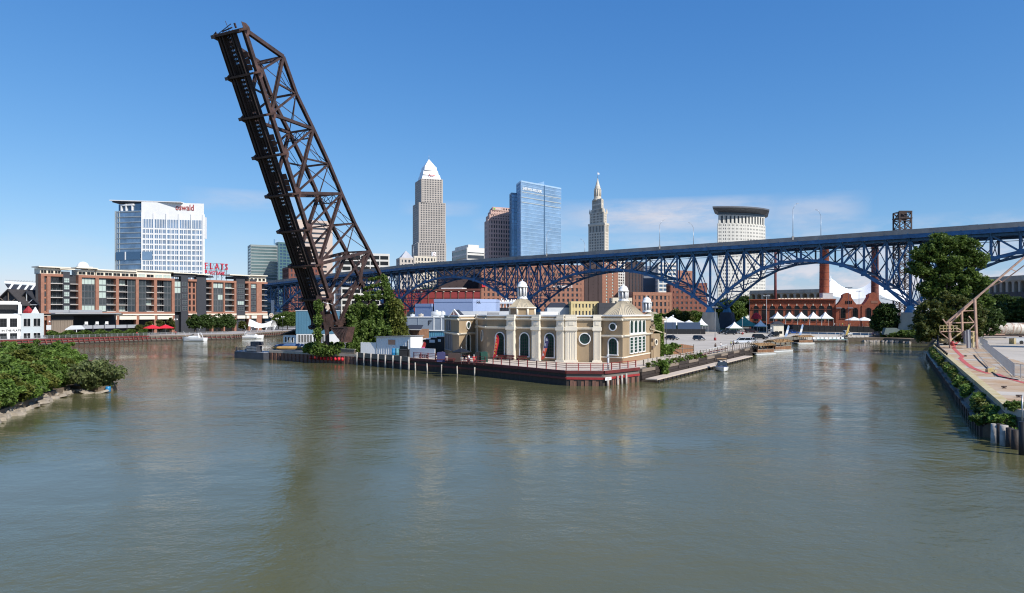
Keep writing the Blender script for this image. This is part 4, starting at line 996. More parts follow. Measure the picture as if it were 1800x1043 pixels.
# roof sign
sg = thing('roof_sign', 'red two line letter sign on a dark roof frame above the brick apartments', 'sign', FB.pt(U(381), zP, -4))
FSg = Fac(FB.pt(U(359), 0, -3.5).xy, FB.pt(U(402), 0, -3.5).xy)
m = MB()
for px in (362, 370, 381, 390, 399): u = FSg.s_at(px); m.bar(FSg.pt(u, zBt+.3, -.4), FSg.pt(u, ztop(462, 345), -.4), .16)
for z in (ztop(462, 345), ztop(472, 345), ztop(474.5, 345), ztop(482, 345)): m.bar(FSg.pt(FSg.s_at(360), z, -.4), FSg.pt(FSg.s_at(401), z, -.4), .12)
for k in range(5):
    a_, b_2 = 360+k*8, 368+k*8; m.bar(FSg.pt(FSg.s_at(a_), ztop(488, 345), -.4), FSg.pt(FSg.s_at(b_2), ztop(463, 345), -.4), .08); m.bar(FSg.pt(FSg.s_at(b_2), ztop(488, 345), -.4), FSg.pt(FSg.s_at(a_), ztop(463, 345), -.4), .08)
m.build('frame', m_black, sg)
m_sred = M('red_sign_letters', (.45, .02, .045), .4, .1, 1)
for ch, px in zip('FLATS', (359.5, 369, 377.4, 387.2, 395.4)): text('letter', ch, 4.4, m_sred, FSg, FSg.s_at(px), ztop(472.6, 345), 0, sg, .18, sx=.78, bold=.05)
text('letter_row', 'EAST BANK', 2.35, m_sred, FSg, FSg.s_at(366.5), ztop(482.0, 345), 0, sg, .12, sx=.72, bold=.05)
m = MB()
m.lathe((0, 0, 0), [(1.0, 0), (1.0, .1)], 8)
for (z, x0, x1) in ((ztop(475.0, 345), 359.5, 366.5), (ztop(482.6, 345), 359.5, 365)): pass
FSg2 = FSg; m = MB(); FSg.box(m, FSg.s_at(360), FSg.s_at(364), ztop(480, 345), ztop(475, 345), -.1, .1); m.build('arrow_panel', m_sred, sg)

# ---------------------------------------------------------------- white restaurant building on the far left
wb = thing('white_building', 'white two storey riverside building with black window openings at the left edge', 'building', (*PX(30, 252), 2.3))
FW1 = Fac(PX(-40, 246), PX(36, 254)); FW2 = Fac(PX(36, 254.2), PX(78, 262))
def U1(p): return FW1.s_at(p)
def U2(p): return FW2.s_at(p)
def Z1(py): return ztop(py, 252)
MB().prism([(p.x, p.y) for p in (FW1.pt(0, 0), FW1.pt(FW1.L, 0), FW1.pt(FW1.L, 0, -14), FW1.pt(0, 0, -14))], 2.3, Z1(552)).build('wall', m_white, wb)
MB().prism([(p.x, p.y) for p in (FW2.pt(.05, 0, -.3), FW2.pt(FW2.L, 0, -.3), FW2.pt(FW2.L, 0, -12), FW2.pt(.05, 0, -12))], 2.3, Z1(551)).build('wall', M('pale_grey_wall', (.50, .55, .56), .7, .05, .3), wb)
m = MB()                                              # rounded frame round the upper terrace
zt, zb_, uo, ui = Z1(529.5), Z1(552), U1(38.3), U1(32)
FW1.box(m, 0, uo-1.2, Z1(535.5), zt, -.6, .3); FW1.box(m, ui, uo, zb_, zt-1.2, -.6, .3); FW1.box(m, uo-1.2, uo-.35, zt-1.2, zt-.3, -.6, .3)
m.build('terrace_frame', m_white, wb); pane('terrace_opening', FW1, 0, ui, zb_, Z1(535.5), -6, -4, m_black, wb)
for (y0, y1) in ((574.8, 560), (597.5, 586)):
    for (a_, b_2) in ((-22, -8), (-5, 12), (17.5, 30.2)): window(FW1, U1(a_), U1(b_2), Z1(y0), Z1(y1), m_glassd, m_dark, wb, d=.02, nx=3, nz=2, fw=.08)
    for (a_, b_2) in ((41.5, 54.5), (59, 72)): window(FW2, U2(a_), U2(b_2), Z1(y0), Z1(y1), m_glassd, m_white, wb, d=-.28, nx=2, nz=1, fw=.1)
text('sign_lettering', 'IN THE FLATS', .95, m_black, FW1, U1(2.5), Z1(582.9), .03, wb, .03, sx=.98, bold=.03)
# dark timber gables behind it
tg = thing('timber_hall', 'dark timber hall with two open trussed gables behind the white building', 'building', (*PX(30, 285), 2.3))
for gx, (xl, ap, xr, ya, ye) in enumerate(((-14, 15, 42, 508, 536), (26, 47, 71, 511, 536))):
    Fg = Fac(PX(xl, 282+4*gx), PX(xr, 282+4*gx)); u = Fg.s_at(ap); Y = 282+4*gx; za, ze = ztop(ya, Y), ztop(ye, Y)
    for s_, e_ in ((0, u), (u, Fg.L)):
        zs, zq = (ze, za) if s_ == 0 else (za, ze)
        m = MB(); m.extr([Fg.pt(s_, zs-.5, .6), Fg.pt(e_, zq-.5, .6), Fg.pt(e_, zq, .6), Fg.pt(s_, zs, .6)], Fg.N*-26); m.build('roof', m_dark if gx else M('brown_shingle', (.05, .045, .045), .85, .2, 1), tg)
    m = MB()
    m.bar(Fg.pt(u, ze, .1), Fg.pt(u, za-.4, .1), .25)
    for k in (-.55, .55): m.bar(Fg.pt(u, ze, .1), Fg.pt(u+k*u*.9 if k < 0 else u+k*(Fg.L-u)*.9, ze+(za-ze)*.42, .1), .2)
    m.bar(Fg.pt(1.0, ze, .1), Fg.pt(Fg.L-1.0, ze, .1), .25); m.build('truss', m_wood if not gx else m_lgrey, tg)
    m = MB(); m.extr([Fg.pt(.5, ze-8, -1), Fg.pt(Fg.L-.5, ze-8, -1), Fg.pt(Fg.L-.5, ze, -1), Fg.pt(u, za-.7, -1), Fg.pt(.5, ze, -1)], Fg.N*-.3); m.build('gable_wall', m_dark, tg)
p = PX(50, 270); m = MB(); m.lathe((p.x, p.y, ztop(551.5, 262)), [(1.8, 0), (1.8, .9), (.1, 2.9)], 6, smooth=False)
tag(m.build('roof_cone', m_redp, None, loc=(p.x, p.y, ztop(551.5, 262))), 'rusty red roof lantern between the timber gable and white tent', 'roof lantern')
p = PX(62, 266); m = MB(); m.lathe((p.x, p.y, ztop(552, 264)), [(1.4, 0), (.08, 2.6)], 4, a0=.6, smooth=False)
tag(m.build('tent', m_white, None, loc=(p.x, p.y, ztop(552, 264))), 'small white pointed tent top above the pale grey wall', 'tent')
# stadium beyond
sm = thing('stadium', 'distant stadium stand with white raking frames at the left edge', 'stadium', (*PX(38, 560), 2.3))
Fs = Fac(PX(8, 560), PX(100, 580)); Y = 562
m = MB(); m.extr([Fs.pt(Fs.s_at(26), ztop(515, Y), 0), Fs.pt(Fs.L, ztop(519, Y), 0), Fs.pt(Fs.L, ztop(503, Y), -14), Fs.pt(Fs.s_at(8), ztop(498, Y), -14)], (0, 3, -3)); m.build('seating_bowl', m_dark, sm)
m = MB(); m.bar(Fs.pt(Fs.s_at(8), ztop(496.5, Y), 1), Fs.pt(Fs.L, ztop(500, Y), 1), 1.6); m.build('roof_beam', m_white, sm)
for px in (18, 33, 46, 57, 68, 80):
    m = MB(); m.bar(Fs.pt(Fs.s_at(px-5), ztop(513, Y), 2), Fs.pt(Fs.s_at(px+5), ztop(498.5, Y), 1.5), 1.3); m.build('raking_frame', m_white, sm)
m = MB()
for i in range(16): u = Fs.s_at(9)+i*1.9; m.bar(Fs.pt(u, ztop(496, Y), 1), Fs.pt(u+1.2, ztop(492.5, Y), 1), .35)
m.bar(Fs.pt(Fs.s_at(9), ztop(492.8, Y), 1), Fs.pt(Fs.s_at(66), ztop(495.5, Y), 1), .4); m.build('light_rack', m_grey, sm)
# ================================================================ the beige riverside hall
def arch_pts(w, h, n=10):
    """outline of a round headed opening, base centre at the origin: list of (u, z)"""
    r = w/2; return [(-r, 0), (r, 0)]+[(r*math.cos(t), h-r+r*math.sin(t)) for t in [math.pi*i/n for i in range(n+1)]]
def arch_window(F, u, w, z0, z1, gm, fm, parent, d=.02, fw=.18, sill=True, nx=3, nz=6, proud=.22):
    pts = [F.pt(u+a, z0+b, d) for a, b in arch_pts(w, z1-z0)]
    m = MB(); m.extr(pts, F.N*.04); o = m.build('window', gm, parent)
    m = MB(); ou = arch_pts(w+2*fw, z1-z0+fw)[1:]; inn = arch_pts(w, z1-z0)[1:]
    ou = [ou[-1]]+ou; 
    outer = [(-w/2-fw, 0)]+[(w/2+fw, 0)]
    a_ = [(w/2, 0)]+[(w/2*math.cos(t), z1-z0-w/2+w/2*math.sin(t)) for t in [math.pi*i/10 for i in range(11)]]+[(-w/2, 0)]
    b_2 = [(w/2+fw, 0)]+[((w/2+fw)*math.cos(t), z1-z0-w/2+(w/2+fw)*math.sin(t)) for t in [math.pi*i/10 for i in range(11)]]+[(-w/2-fw, 0)]
    for i in range(len(a_)-1):
        q = [a_[i], b_2[i], b_2[i+1], a_[i+1]]; m.extr([F.pt(u+x, z0+z, d) for x, z in q], F.N*proud)
    if sill: F.box(m, u-w/2-fw-.08, u+w/2+fw+.08, z0-fw, z0-.005, d, d+proud+.12)
    m.build('frame', fm, o)
    m = MB()
    for i in range(1, nx): x = -w/2+w*i/nx; hh = z1-z0-w/2+math.sqrt(max(0, (w/2)**2-x*x)); F.box(m, u+x-.03, u+x+.03, z0, z0+hh, d+.042, d+.09)
    for j in range(1, nz): zz = (z1-z0)*j/nz; hw = w/2 if zz < z1-z0-w/2 else math.sqrt(max(0, (w/2)**2-(zz-(z1-z0-w/2))**2)); F.box(m, u-hw, u+hw, z0+zz-.025, z0+zz+.025, d+.043, d+.085)
    m.build('muntin', m_dark, o, kind='stuff'); return o
def round_window(F, u, z, r, gm, fm, parent, d=.02, fw=.17, proud=.22):
    N_ = 20; c_ = [(math.cos(2*math.pi*i/N_), math.sin(2*math.pi*i/N_)) for i in range(N_)]
    m = MB(); m.extr([F.pt(u+r*x, z+r*y, d) for x, y in c_], F.N*.04); o = m.build('window', gm, parent)
    m = MB()
    for i in range(N_):
        (x0, y0), (x1, y1) = c_[i], c_[(i+1) % N_]
        m.extr([F.pt(u+r*x0, z+r*y0, d), F.pt(u+(r+fw)*x0, z+(r+fw)*y0, d), F.pt(u+(r+fw)*x1, z+(r+fw)*y1, d), F.pt(u+r*x1, z+r*y1, d)], F.N*proud)
    m.build('frame', fm, o)
    m = MB()
    for k in (-.5, 0, .5):
        q = r*math.sqrt(1-k*k); F.box(m, u+k*r-.025, u+k*r+.025, z-q, z+q, d+.042, d+.08); F.box(m, u-q, u+q, z+k*r-.025, z+k*r+.025, d+.043, d+.075)
    m.build('muntin', m_dark, o, kind='stuff'); return o

hall = thing('riverside_hall', 'beige stucco riverside hall with cream pilasters, arched green windows and cupolas', 'hall', (8, 140, ZP))
A2, A_, K_, B_, C_, D_, E_ = (-7.4, 155.5), (-5.1, 144.9), (10.2, 135.5), (16.9, 134.3), (20.5, 131.8), (28.9, 148), (24, 158)
L0, L1, L2 = (-15.5, 163), (-11.2, 150.3), (-7.9, 157)
ZR = 11.35
MB().prism([A2, A_, K_, B_, (22, 158), (14, 168), (-2, 168)], ZP, ZR-.25).build('main_wall', m_tan, hall)
MB().prism([(17.0, 134.45), C_, D_, E_, (19, 158)], ZP, ZR-.2).build('wing_wall', m_tan, hall)
MB().prism([L0, L1, L2, A2, (-3, 166), (-10, 172)], ZP, ZR-.4).build('wing_wall', m_tan, hall)
F0, F1, F2_, F3_, F4, FL1, FL2 = Fac(A2, A_), Fac(A_, K_), Fac(K_, B_), Fac(B_, C_), Fac(C_, D_), Fac(L1, L2), Fac(L0, L1)
FLP = Fac(L2, A2)
def corn(F, z, h, d, name='cornice', mat=m_cream, u0=0.0, u1=None):
    pane(name, F, u0, F.L if u1 is None else u1, z-h, z, -.2, d, mat, hall)
def corn2(F, z, u0=0.0, u1=None):                      # moulded: three stepped fillets
    corn(F, z, .16, .42, u0=u0, u1=u1); corn(F, z-.161, .14, .28, u0=u0, u1=u1); corn(F, z-.302, .12, .16, u0=u0, u1=u1)
for F, z0 in ((F0, ZR), (F1, ZR), (F2_, ZR), (F3_, ZR+.04), (F4, ZR+.04), (FL1, ZR-.12), (FL2, ZR-.12)):
    corn(F, z0, .28, .12, 'coping', m_white)
for F in (F0, F1, F2_): corn2(F, 10.72); corn2(F, 8.98)
for F in (F3_, F4): corn2(F, 10.72); corn2(F, 7.62); corn(F, 3.55, .2, .2)
for F in (FL1, FL2): corn2(F, 10.55); corn2(F, 7.45)
for F in (F3_, F4): pane('base', F, .02, F.L-.02, ZP, 3.34, -.2, .1, m_tanbase, hall)
# pilasters
def pilaster(F, u0, u1, proud=.55, flutes=True):
    pane('pilaster', F, u0, u1, 2.75, 8.5, -.1, proud, m_cream, hall)
    pane('pilaster_base', F, u0-.18, u1+.18, ZP, 2.74, -.1, proud+.22, m_cream, hall)
    pane('pilaster_cap', F, u0-.12, u1+.12, 8.4, 9.06, -.1, proud+.25, m_cream, hall)
    pane('pilaster_attic', F, u0, u1, 9.07, ZR+.05, -.1, proud, m_cream, hall)
    pane('pilaster_cap', F, u0-.1, u1+.1, 10.35, 10.75, -.1, proud+.2, m_cream, hall)
    w = u1-u0
    m = MB(); F.box(m, u0+w*.16, u1-w*.16, 9.3, 10.2, proud+.001, proud+.05); F.box(m, u0+w*.28, u1-w*.28, 9.45, 10.05, proud+.051, proud+.11); m.build('panel_moulding', m_cream, hall)
    if flutes:
        m = MB(); n = 5
        for i in range(n+1): c = u0+w*.12+w*.76*i/n; F.box(m, c-.045, c+.045, 2.95, 8.2, proud+.001, proud+.07)
        m.build('fluting', m_cream, hall, kind='stuff')
for (a_, b_2) in ((893.5, 907), (937.5, 951), (981, 993.6)): pilaster(F1, F1.s_at(a_), min(F1.s_at(b_2), F1.L+.2), .7)
pilaster(F2_, .02, F2_.s_at(1014), .55); pilaster(F2_, F2_.s_at(1043), F2_.L-.05, .5)
pilaster(FLP, .1, FLP.L-.1, .3, False)
for (px, w) in ((879.5, 1.62), (922.5, 1.62), (966.5, 1.62)): arch_window(F1, F1.s_at(px), 2.0, 3.2, 7.75, m_glassgrn, m_white, hall, nx=4, nz=8)
round_window(F2_, F2_.s_at(1028), 6.85, .98, m_glassgrn, m_white, hall)
round_window(F0, F0.s_at(848.3), 6.9, 1.05, m_glassd, m_cream, hall)
round_window(F3_, F3_.s_at(1077.6), 9.15, .62, m_glassgrn, m_white, hall); arch_window(F3_, F3_.s_at(1078), 1.75, 4.0, 7.0, m_glassgrn, m_white, hall, nx=3, nz=5)
for i, px in enumerate((1109.5, 1117, 1124.2, 1131)):
    u = F4.s_at(px); arch_window(F4, u, 1.75, 7.9, 10.4, m_glassgrn, m_white, hall, nx=2, nz=4, fw=.26, proud=.12)
    o = pane('window', F4, u-.9, u+.9, 4.1, 7.0, .02, .06, m_glassgrn, hall)
    m = MB(); F4.box(m, u-1.12, u-.905, 3.95, 7.15, .02, .14); F4.box(m, u+.905, u+1.12, 3.95, 7.15, .02, .14); F4.box(m, u-.9, u+.9, 7.01, 7.15, .02, .14); F4.box(m, u-.9, u+.9, 3.9, 4.09, .02, .2)
    for j in range(1, 5): F4.box(m, u-.9, u+.9, 4.1+j*.58-.03, 4.1+j*.58+.03, .062, .1)
    ORG[o.name] = ORG[hall.name]; fr = m.build('window_frame', m_white, hall)
round_window(FL1, FL1.s_at(822.5), 9.05, .72, m_glassgrn, m_white, hall); arch_window(FL1, FL1.s_at(822.5), 1.6, 3.4, 7.1, m_glassgrn, m_cream, hall, nx=3, nz=6)
for px in (787.3, 791.5):
    u = FL2.s_at(px); arch_window(FL2, u, 1.2, 7.9, 10.2, m_glassd, m_grey, hall, nx=2, nz=4); 
for px in (785.3, 789.3, 794): arch_window(FL2, FL2.s_at(px), 1.2, 3.6, 7.1, m_glassd, m_grey, hall, nx=2, nz=4)
m_seam = M('cream_standing_seam_roof', (.50, .43, .31), .5, .08, .4)
def dome_roof(cx, cy, r, zb, zt, rt=.75, n=8, rot=R(22.5), parent=hall):
    pa = [Vector((cx+r*math.cos(rot+2*math.pi*i/n), cy+r*math.sin(rot+2*math.pi*i/n), zb)) for i in range(n)]
    pb = [Vector((cx+rt*math.cos(rot+2*math.pi*i/n), cy+rt*math.sin(rot+2*math.pi*i/n), zt)) for i in range(n)]
    m = MB()
    for i in range(n): m.poly([pa[i], pa[(i+1) % n], pb[(i+1) % n], pb[i]])
    m.poly(pb); m.build('dome_roof', m_seam, parent)
    m = MB()
    for i in range(n):
        a_, b_2, c_, d_ = pa[i], pa[(i+1) % n], pb[(i+1) % n], pb[i]
        for k in range(7): f = k/7; m.bar(a_.lerp(b_2, f)+Vector((0, 0, .03)), d_.lerp(c_, f)+Vector((0, 0, .03)), .07, .12)
    m.build('roof_seam', m_seam, parent, kind='stuff')
    m = MB(); m.lathe((cx, cy, zb-.25), [(r+.15, 0), (r+.25, .12), (r+.2, .25)], n, a0=rot, smooth=False); m.build('eave', m_cream, parent)
def cupola(cx, cy, zb, r, hc, parent=hall, pole=0.0):
    c = thing if False else None
    o = MB().lathe((cx, cy, zb), [(r*1.25, 0), (r*1.25, .18), (r*1.05, .2), (r*1.05, .5)], 12, smooth=False).build('cupola', m_white, parent)
    for k in range(8):
        a_ = R(22.5)+2*math.pi*k/8; m = MB(); m.tube([(cx+r*math.cos(a_), cy+r*math.sin(a_), zb+.5), (cx+r*math.cos(a_), cy+r*math.sin(a_), zb+.5+hc)], .17, 8); m.build('column', m_white, o)
    m = MB(); m.lathe((cx, cy, zb+.5), [(r*.72, 0), (r*.72, hc)], 8, smooth=False); m.build('louvre', m_grey, o)
    m = MB(); zc = zb+.5+hc; m.lathe((cx, cy, zc), [(r*1.3, 0), (r*1.35, .18), (r*1.12, .22), (r*1.12, .42)]+[(r*1.08*math.cos(R(a)), .42+r*1.0*math.sin(R(a))) for a in (0, 20, 40, 58, 74, 86)]+[(.06, .42+r*1.02), (.12, .6+r), (.02, .85+r)], 16); m.build('cupola_dome', m_white, o)
    if pole: MB().tube([(cx, cy, zc+r+.4), (cx, cy, zc+r+.4+pole)], .03, 5).build('finial', m_steel, o)
c1 = PX(918, 153)
m = MB(); m.lathe((c1.x, c1.y, ZR-.6), [(2.85, 0), (2.85, 2.25)], 8, a0=R(22.5), smooth=False); m.build('dome_drum', m_tan, hall)
for k in range(8):
    a_ = R(22.5)+2*math.pi*k/8; p = Vector((c1.x+2.86*math.cos(a_), c1.y+2.86*math.sin(a_), 0)); m = MB(); m.tube([p+Vector((0, 0, ZR-.6)), p+Vector((0, 0, ZR+1.62))], .24, 6); m.build('drum_pilaster', m_cream, hall)
dome_roof(c1.x, c1.y, 3.05, ztop(540.5, 153), ztop(525.5, 153), .95); cupola(c1.x, c1.y, ztop(525.5, 153), .92, 1.95)
c2 = PX(1096, 148)
dome_roof(c2.x, c2.y, 4.3, ZR-.05, ztop(529.5, 148), .95); cupola(c2.x, c2.y, ztop(529.5, 148), .88, 1.45, pole=3.2)
c3 = PX(1137, 172)
dome_roof(c3.x+1.2, c3.y, 3.4, ztop(562, 170), ztop(549, 172), .95); cupola(c3.x, c3.y, ztop(549, 172), .95, 1.75, pole=.5)
MB().prism([(c3.x-2.5, c3.y-3), (c3.x+3.6, c3.y-3), (c3.x+3.6, c3.y+3), (c3.x-2.5, c3.y+3)], ZP, ztop(562, 170)-.1).build('rear_wall', m_tan, hall)
# stepped side porch right of the wing
pq = PX(1157, 158); MB().prism([(D_[0]-.2, D_[1]-1), (pq.x, pq.y-6), (pq.x+.5, pq.y+4), (E_[0]+2, E_[1]+3)], ZP, 7.4).build('porch_wall', m_tan, hall)
m = MB(); f = [(D_[0]-.4, D_[1]-1.2), (pq.x+.4, pq.y-6.3), (pq.x+.9, pq.y+4.3), (E_[0]+2, E_[1]+3)]
m.faces([(*f[0], 8.6), (*f[1], 7.42), (*f[2], 7.42), (*f[3], 8.6)], [(0, 1, 2, 3)]); m.extr([(*f[0], 8.35), (*f[1], 7.2), (*f[1], 7.41), (*f[0], 8.59)], (.2, 1.5, 0)); m.build('porch_roof', m_seam, hall)
Fp = Fac((D_[0]-.2, D_[1]-1), (pq.x, pq.y-6)); round_window(Fp, Fp.L*.35, 5.6, .5, m_glassd, m_cream, hall)
for z in (9.0, 6.1, 4.5): pane('wall_lamp', Fp, .1, .9, z, z+.35, .01, .5, m_wood, hall)
MB().tube([(D_[0]+.3, D_[1]-.9, ZP), (D_[0]+.3, D_[1]-.9, 9.3)], .07, 6).build('downpipe', m_tanbase, hall)
# roof plant, parapet lip, gable lantern on the left wing
def roofbox(px, py0, py1, w, dpt, Y, name, label, cat, mat):
    c = PX(px, Y); z0, z1 = ZR-.3, ztop(py1, Y)
    m = MB(); m.box(c.x-w/2, c.y-dpt/2, z0, c.x+w/2, c.y+dpt/2, z1); m.box(c.x-w/2+.1, c.y-dpt/2-.06, z0+.2, c.x+w/2-.1, c.y-dpt/2-.002, z1-.2)
    t = m.build(name, mat, None, loc=(c.x, c.y, z0)); tag(t, label, cat)
roofbox(965, 553, 548, 3.6, 2, 146, 'rooftop_unit', 'pale rooftop unit on the hall roof right of the first cupola', 'roof unit', m_white)
roofbox(867, 553, 549.5, 2.6, 2, 156, 'rooftop_unit', 'small grey rooftop unit on the hall roof left of the first cupola', 'roof unit', m_grey)
gl = thing('roof_gable', 'small dark roofed gable with pink front on the left wing of the hall', 'gable', (*PX(797, 158), ZR))
Fg = Fac(PX(785, 158), PX(808.5, 156)); za = ZR-.5; pk_ = ztop(545.5, 158); mid = Fg.s_at(800)
m = MB(); m.extr([Fg.pt(Fg.s_at(792), za, .3), Fg.pt(Fg.L, za, .3), Fg.pt(mid, ztop(546.5, 158), .3)], Fg.N*-.2); m.build('gable_front', M('pink_stucco', (.45, .22, .2), .8, .1), gl)
m = MB(); m.extr([Fg.pt(Fg.L+.2, za-.05, .5), Fg.pt(mid, pk_, .5), Fg.pt(mid, pk_+.22, .5), Fg.pt(Fg.L+.4, za+.1, .5)], Fg.N*-.35); m.extr([Fg.pt(Fg.s_at(791), za-.05, .5), Fg.pt(mid, pk_, .5), Fg.pt(mid, pk_+.22, .5), Fg.pt(Fg.s_at(790), za+.1, .5)], Fg.N*-.35)
m.bar(Fg.pt(mid, za, .4), Fg.pt(mid, pk_, .4), .14); m.build('barge_board', m_white, gl)
m = MB(); m.poly([Fg.pt(Fg.s_at(791), za+.1, .1), Fg.pt(mid, pk_+.1, .1), Fg.pt(mid-1.2, pk_+.1, -3), Fg.pt(Fg.s_at(784.5), za+.1, -3)]); m.poly([Fg.pt(Fg.L, za+.1, .1), Fg.pt(mid, pk_+.1, .1), Fg.pt(mid-1.2, pk_+.1, -3), Fg.pt(Fg.L-.8, za+.1, -3)]); m.build('gable_roof', m_dark, gl)
# ivy on the porch
pts = []
for (px0, px1, y0, y1, n) in ((1150, 1163, 553, 572, 900), (1153, 1166, 570, 628, 3600), (1160, 1176, 606, 622, 1100)):
    t = rng.random((n, 2)); 
    for a, b in t: pts.append(np.array(P(px0+(px1-px0)*a, y0+(y1-y0)*b, 150.5+rng.random()*1.2)))
iv3 = thing('ivy', 'bright green ivy climbing the porch at the right end of the beige hall', 'ivy', (*PX(1160, 151), ZP)); leaves('foliage', np.array(pts), .32, lf_c, iv3, kind=None, up=.1)

# ================================================================ timber quay of the point: deck, railing, bulkhead
def along(pts):
    segs = []; 
    for a, b in zip(pts[:-1], pts[1:]): segs.append(Fac(a, b))
    return segs
DK = DECK[1:]
inner = [(-17, 156), (-11.4, 149.7), (-7.5, 154), (-5.3, 144.5), (10, 135.2), (17, 134), (20.6, 131.5), (23.5, 137)]
tag(MB().prism(DK+[(25, 128.5)]+inner[::-1]+[(-18, 150)], ZP+.005, ZP+.14).build('deck', m_deck), kind='structure')
rail = thing('deck_railing', 'dark red post and rail fence along the edge of the waterside deck', 'railing', (8.8, 115.4, ZP))
rs = along([(-20.3, 147.0)]+[(x, y+.5) for x, y in DK[1:-1]]+[(21.3, 122.4)])
for F in rs:
    n = max(1, round(F.L/2.3))
    for i in range(n+1):
        if i == n and F is not rs[-1]: continue
        u = F.L*i/n; m = MB(); F.box(m, u-.07, u+.07, ZP+.14, ZP+1.35, -.07, .07); m.build('post', m_redp if (i+n) % 3 else m_maroon, rail)
    for z in (.45, .78, 1.1): m = MB(); F.box(m, 0, F.L, ZP+.14+z, ZP+.14+z+.07, -.04, .03); m.build('rail', m_redp if z > 1 else m_maroon, rail)
bul = thing('timber_bulkhead', 'dark timber and rusty bulkhead with red walers below the deck edge', 'bulkhead', (8.8, 115, 0))
m_sheet = M('rusty_sheet_pile', (.17, .085, .06), .8, .45, .9, bump=.4, streak=.2)
m_wet = M('wet_dark_timber', (.035, .025, .020), .7, .5, .8, bump=.3, streak=.2)
for k, F in enumerate(along(DECK)):
    m = MB(); F.box(m, 0, F.L, ZP-.32, ZP+.16, .02, .28); m.build('fascia', m_maroon if k else m_wood, bul)
    m = MB(); F.box(m, 0, F.L, 1.05, 1.4, .02, .22); m.build('waler', m_redp if k >= 4 else m_maroon, bul)
    n = round(F.L/.62)
    for i in range(n):
        mm = m_wet if k < 4 else (m_sheet if i % 3 else m_wet)
        if k >= 4:
            pane('sheet_pile', F, F.L*i/n+.02, F.L*(i+1)/n-.02, -1, 1.03 if k < 4 else .9, -.3, .14 if i % 2 else .02, mm, bul)
        elif i % 2 == 0: pane('plank', F, F.L*i/n+.02, min(F.L, F.L*(i+2)/n)-.02, -1, 2.0, -.3, .005+.03*((i//2) % 2), mm, bul)
    if k == 0:                                        # bleached piles proud of the grey timber wall
        for i in range(8):
            u = .2+F.L*i/8*1.12
            p = F.pt(min(u, F.L-.1), 0, .42); m = MB(); m.tube([p-Vector((0, 0, 1)), p+Vector((0, 0, ZP+.55-.03*i))], [.21, .19], 8); m.build('pile', m_woodl, bul)
        for j in range(3): pane('wall_plank', F, .05, F.L, ZP-.6+.36*j-.0, ZP-.28+.36*j, .3, .36, m_wood, bul)
    elif k < 4:
        for i in range(max(1, round(F.L/4.5))):
            if k == 3 : continue
            p = F.pt(F.L*(i+.5)/max(1, round(F.L/4.5)), 0, .38); m = MB(); m.tube([p-Vector((0, 0, 1)), p+Vector((random.uniform(-.15, .15), 0, 1.6))], [.17, .13], 7); m.build('pile', m_woodl, bul)
F = Fac(DECK[4], DECK[5])
for px in (1081, 1088): pass
Fr = Fac(DECK[5], DECK[6])
for (u, h) in ((.6, 1.4), (3.4, 1.5), (4.6, 1.6), (5.9, 1.7)): p = Fr.pt(u, 0, .4); m = MB(); m.tube([p-Vector((0, 0, 1)), p+Vector((0, 0, h))], [.2, .17], 8); m.build('pile', m_woodl, bul)
sgn = thing('white_sign', 'white rectangular notice board on the red waler below the deck corner', 'sign', F.pt(F.L-1.3, 1.2, .3)); 
m = MB(); Fr.box(m, -.2, 1.5, .95, 1.45, .45, .5); m.build('board', m_white, sgn); m = MB(); Fr.box(m, -.05, 1.3, 1.22, 1.27, .501, .506); Fr.box(m, .05, 1.2, 1.10, 1.14, .501, .506); m.build('print', m_grey, sgn)
pp = Fr.pt(3.0, ZP+.14, -1.2); m = MB(); m.tube([pp, pp+Vector((0, 0, 2.0))], .16, 8); m.tube([pp+Vector((0, 0, 2.0)), pp+Vector((0, 0, 2.5))], [.18, .12], 8); m.box(pp.x-.25, pp.y-.25, pp.z+2.15, pp.x+.05, pp.y-.1, pp.z+2.4)
tag(m.build('viewer_post', m_lgrey, None, loc=pp), 'pale post with a dark topped box standing on the deck below the four tall windows', 'post')
# feather flags before the arched windows
def feather_flag(base, h, lean, w, cols, txt, tcol, label, group=None, tsize=.55, F=None):
    t = thing('feather_flag', label, 'flag', base, group); F = F or Fac((0, 0), (1, 0)); b = Vector(base); T = F.T
    n = 10; L_, R_ = [], []
    for i in range(n+1):
        f = i/n; z = .35+f*(h-.35); x = lean*f
        ww = w*(1-.15*f) if f < .8 else w*.88*math.cos((f-.8)/.2*1.2)**.8
        L_.append(b+T*x+Vector((0, 0, z))); R_.append(b+T*(x+ww*(1 if f > .08 else .5))+F.N*.12*math.sin(f*7)+Vector((0, 0, z)))
    MB().tube([b]+[p for p in L_], [.035]*(n+2), 5).build('pole', m_lgrey, t)
    for j, mat in enumerate(cols):
        m = MB(); i0, i1 = n*j//len(cols), n*(j+1)//len(cols)
        for i in range(i0, i1): m.extr([L_[i], R_[i], R_[i+1], L_[i+1]], F.N*.02)
        m.build('banner', mat, t)
    for k, ch in enumerate(txt):
        f = .86-.66*k/max(1, len(txt)-1); p = b+T*(lean*f+w*.22)+Vector((0, 0, .35+f*(h-.35)-.2)); 
        u = (p.xy-F.a).dot(F.t); text('letter', ch, tsize, tcol, F, u, p.z, F.n.dot(p.xy-F.a)+.16, t, .01, bold=.01)
    return t
m_yel = M('yellow_print', (.8, .6, .12), .7, .05); m_navy = M('navy_canvas', (.05, .05, .14), .7, .15); m_orng = M('orange_red_canvas', (.70, .11, .05), .7, .1)
p = F1.pt(F1.s_at(873.5), ZP+.14, 1.5)
feather_flag(p, 4.95, .85, .85, [m_redc], 'LIQUOR', m_yel, 'red feather flag with yellow letters in front of the first arched window', F=F1, tsize=.52)
p = F1.pt(F1.s_at(957.5), ZP+.14, 1.5)
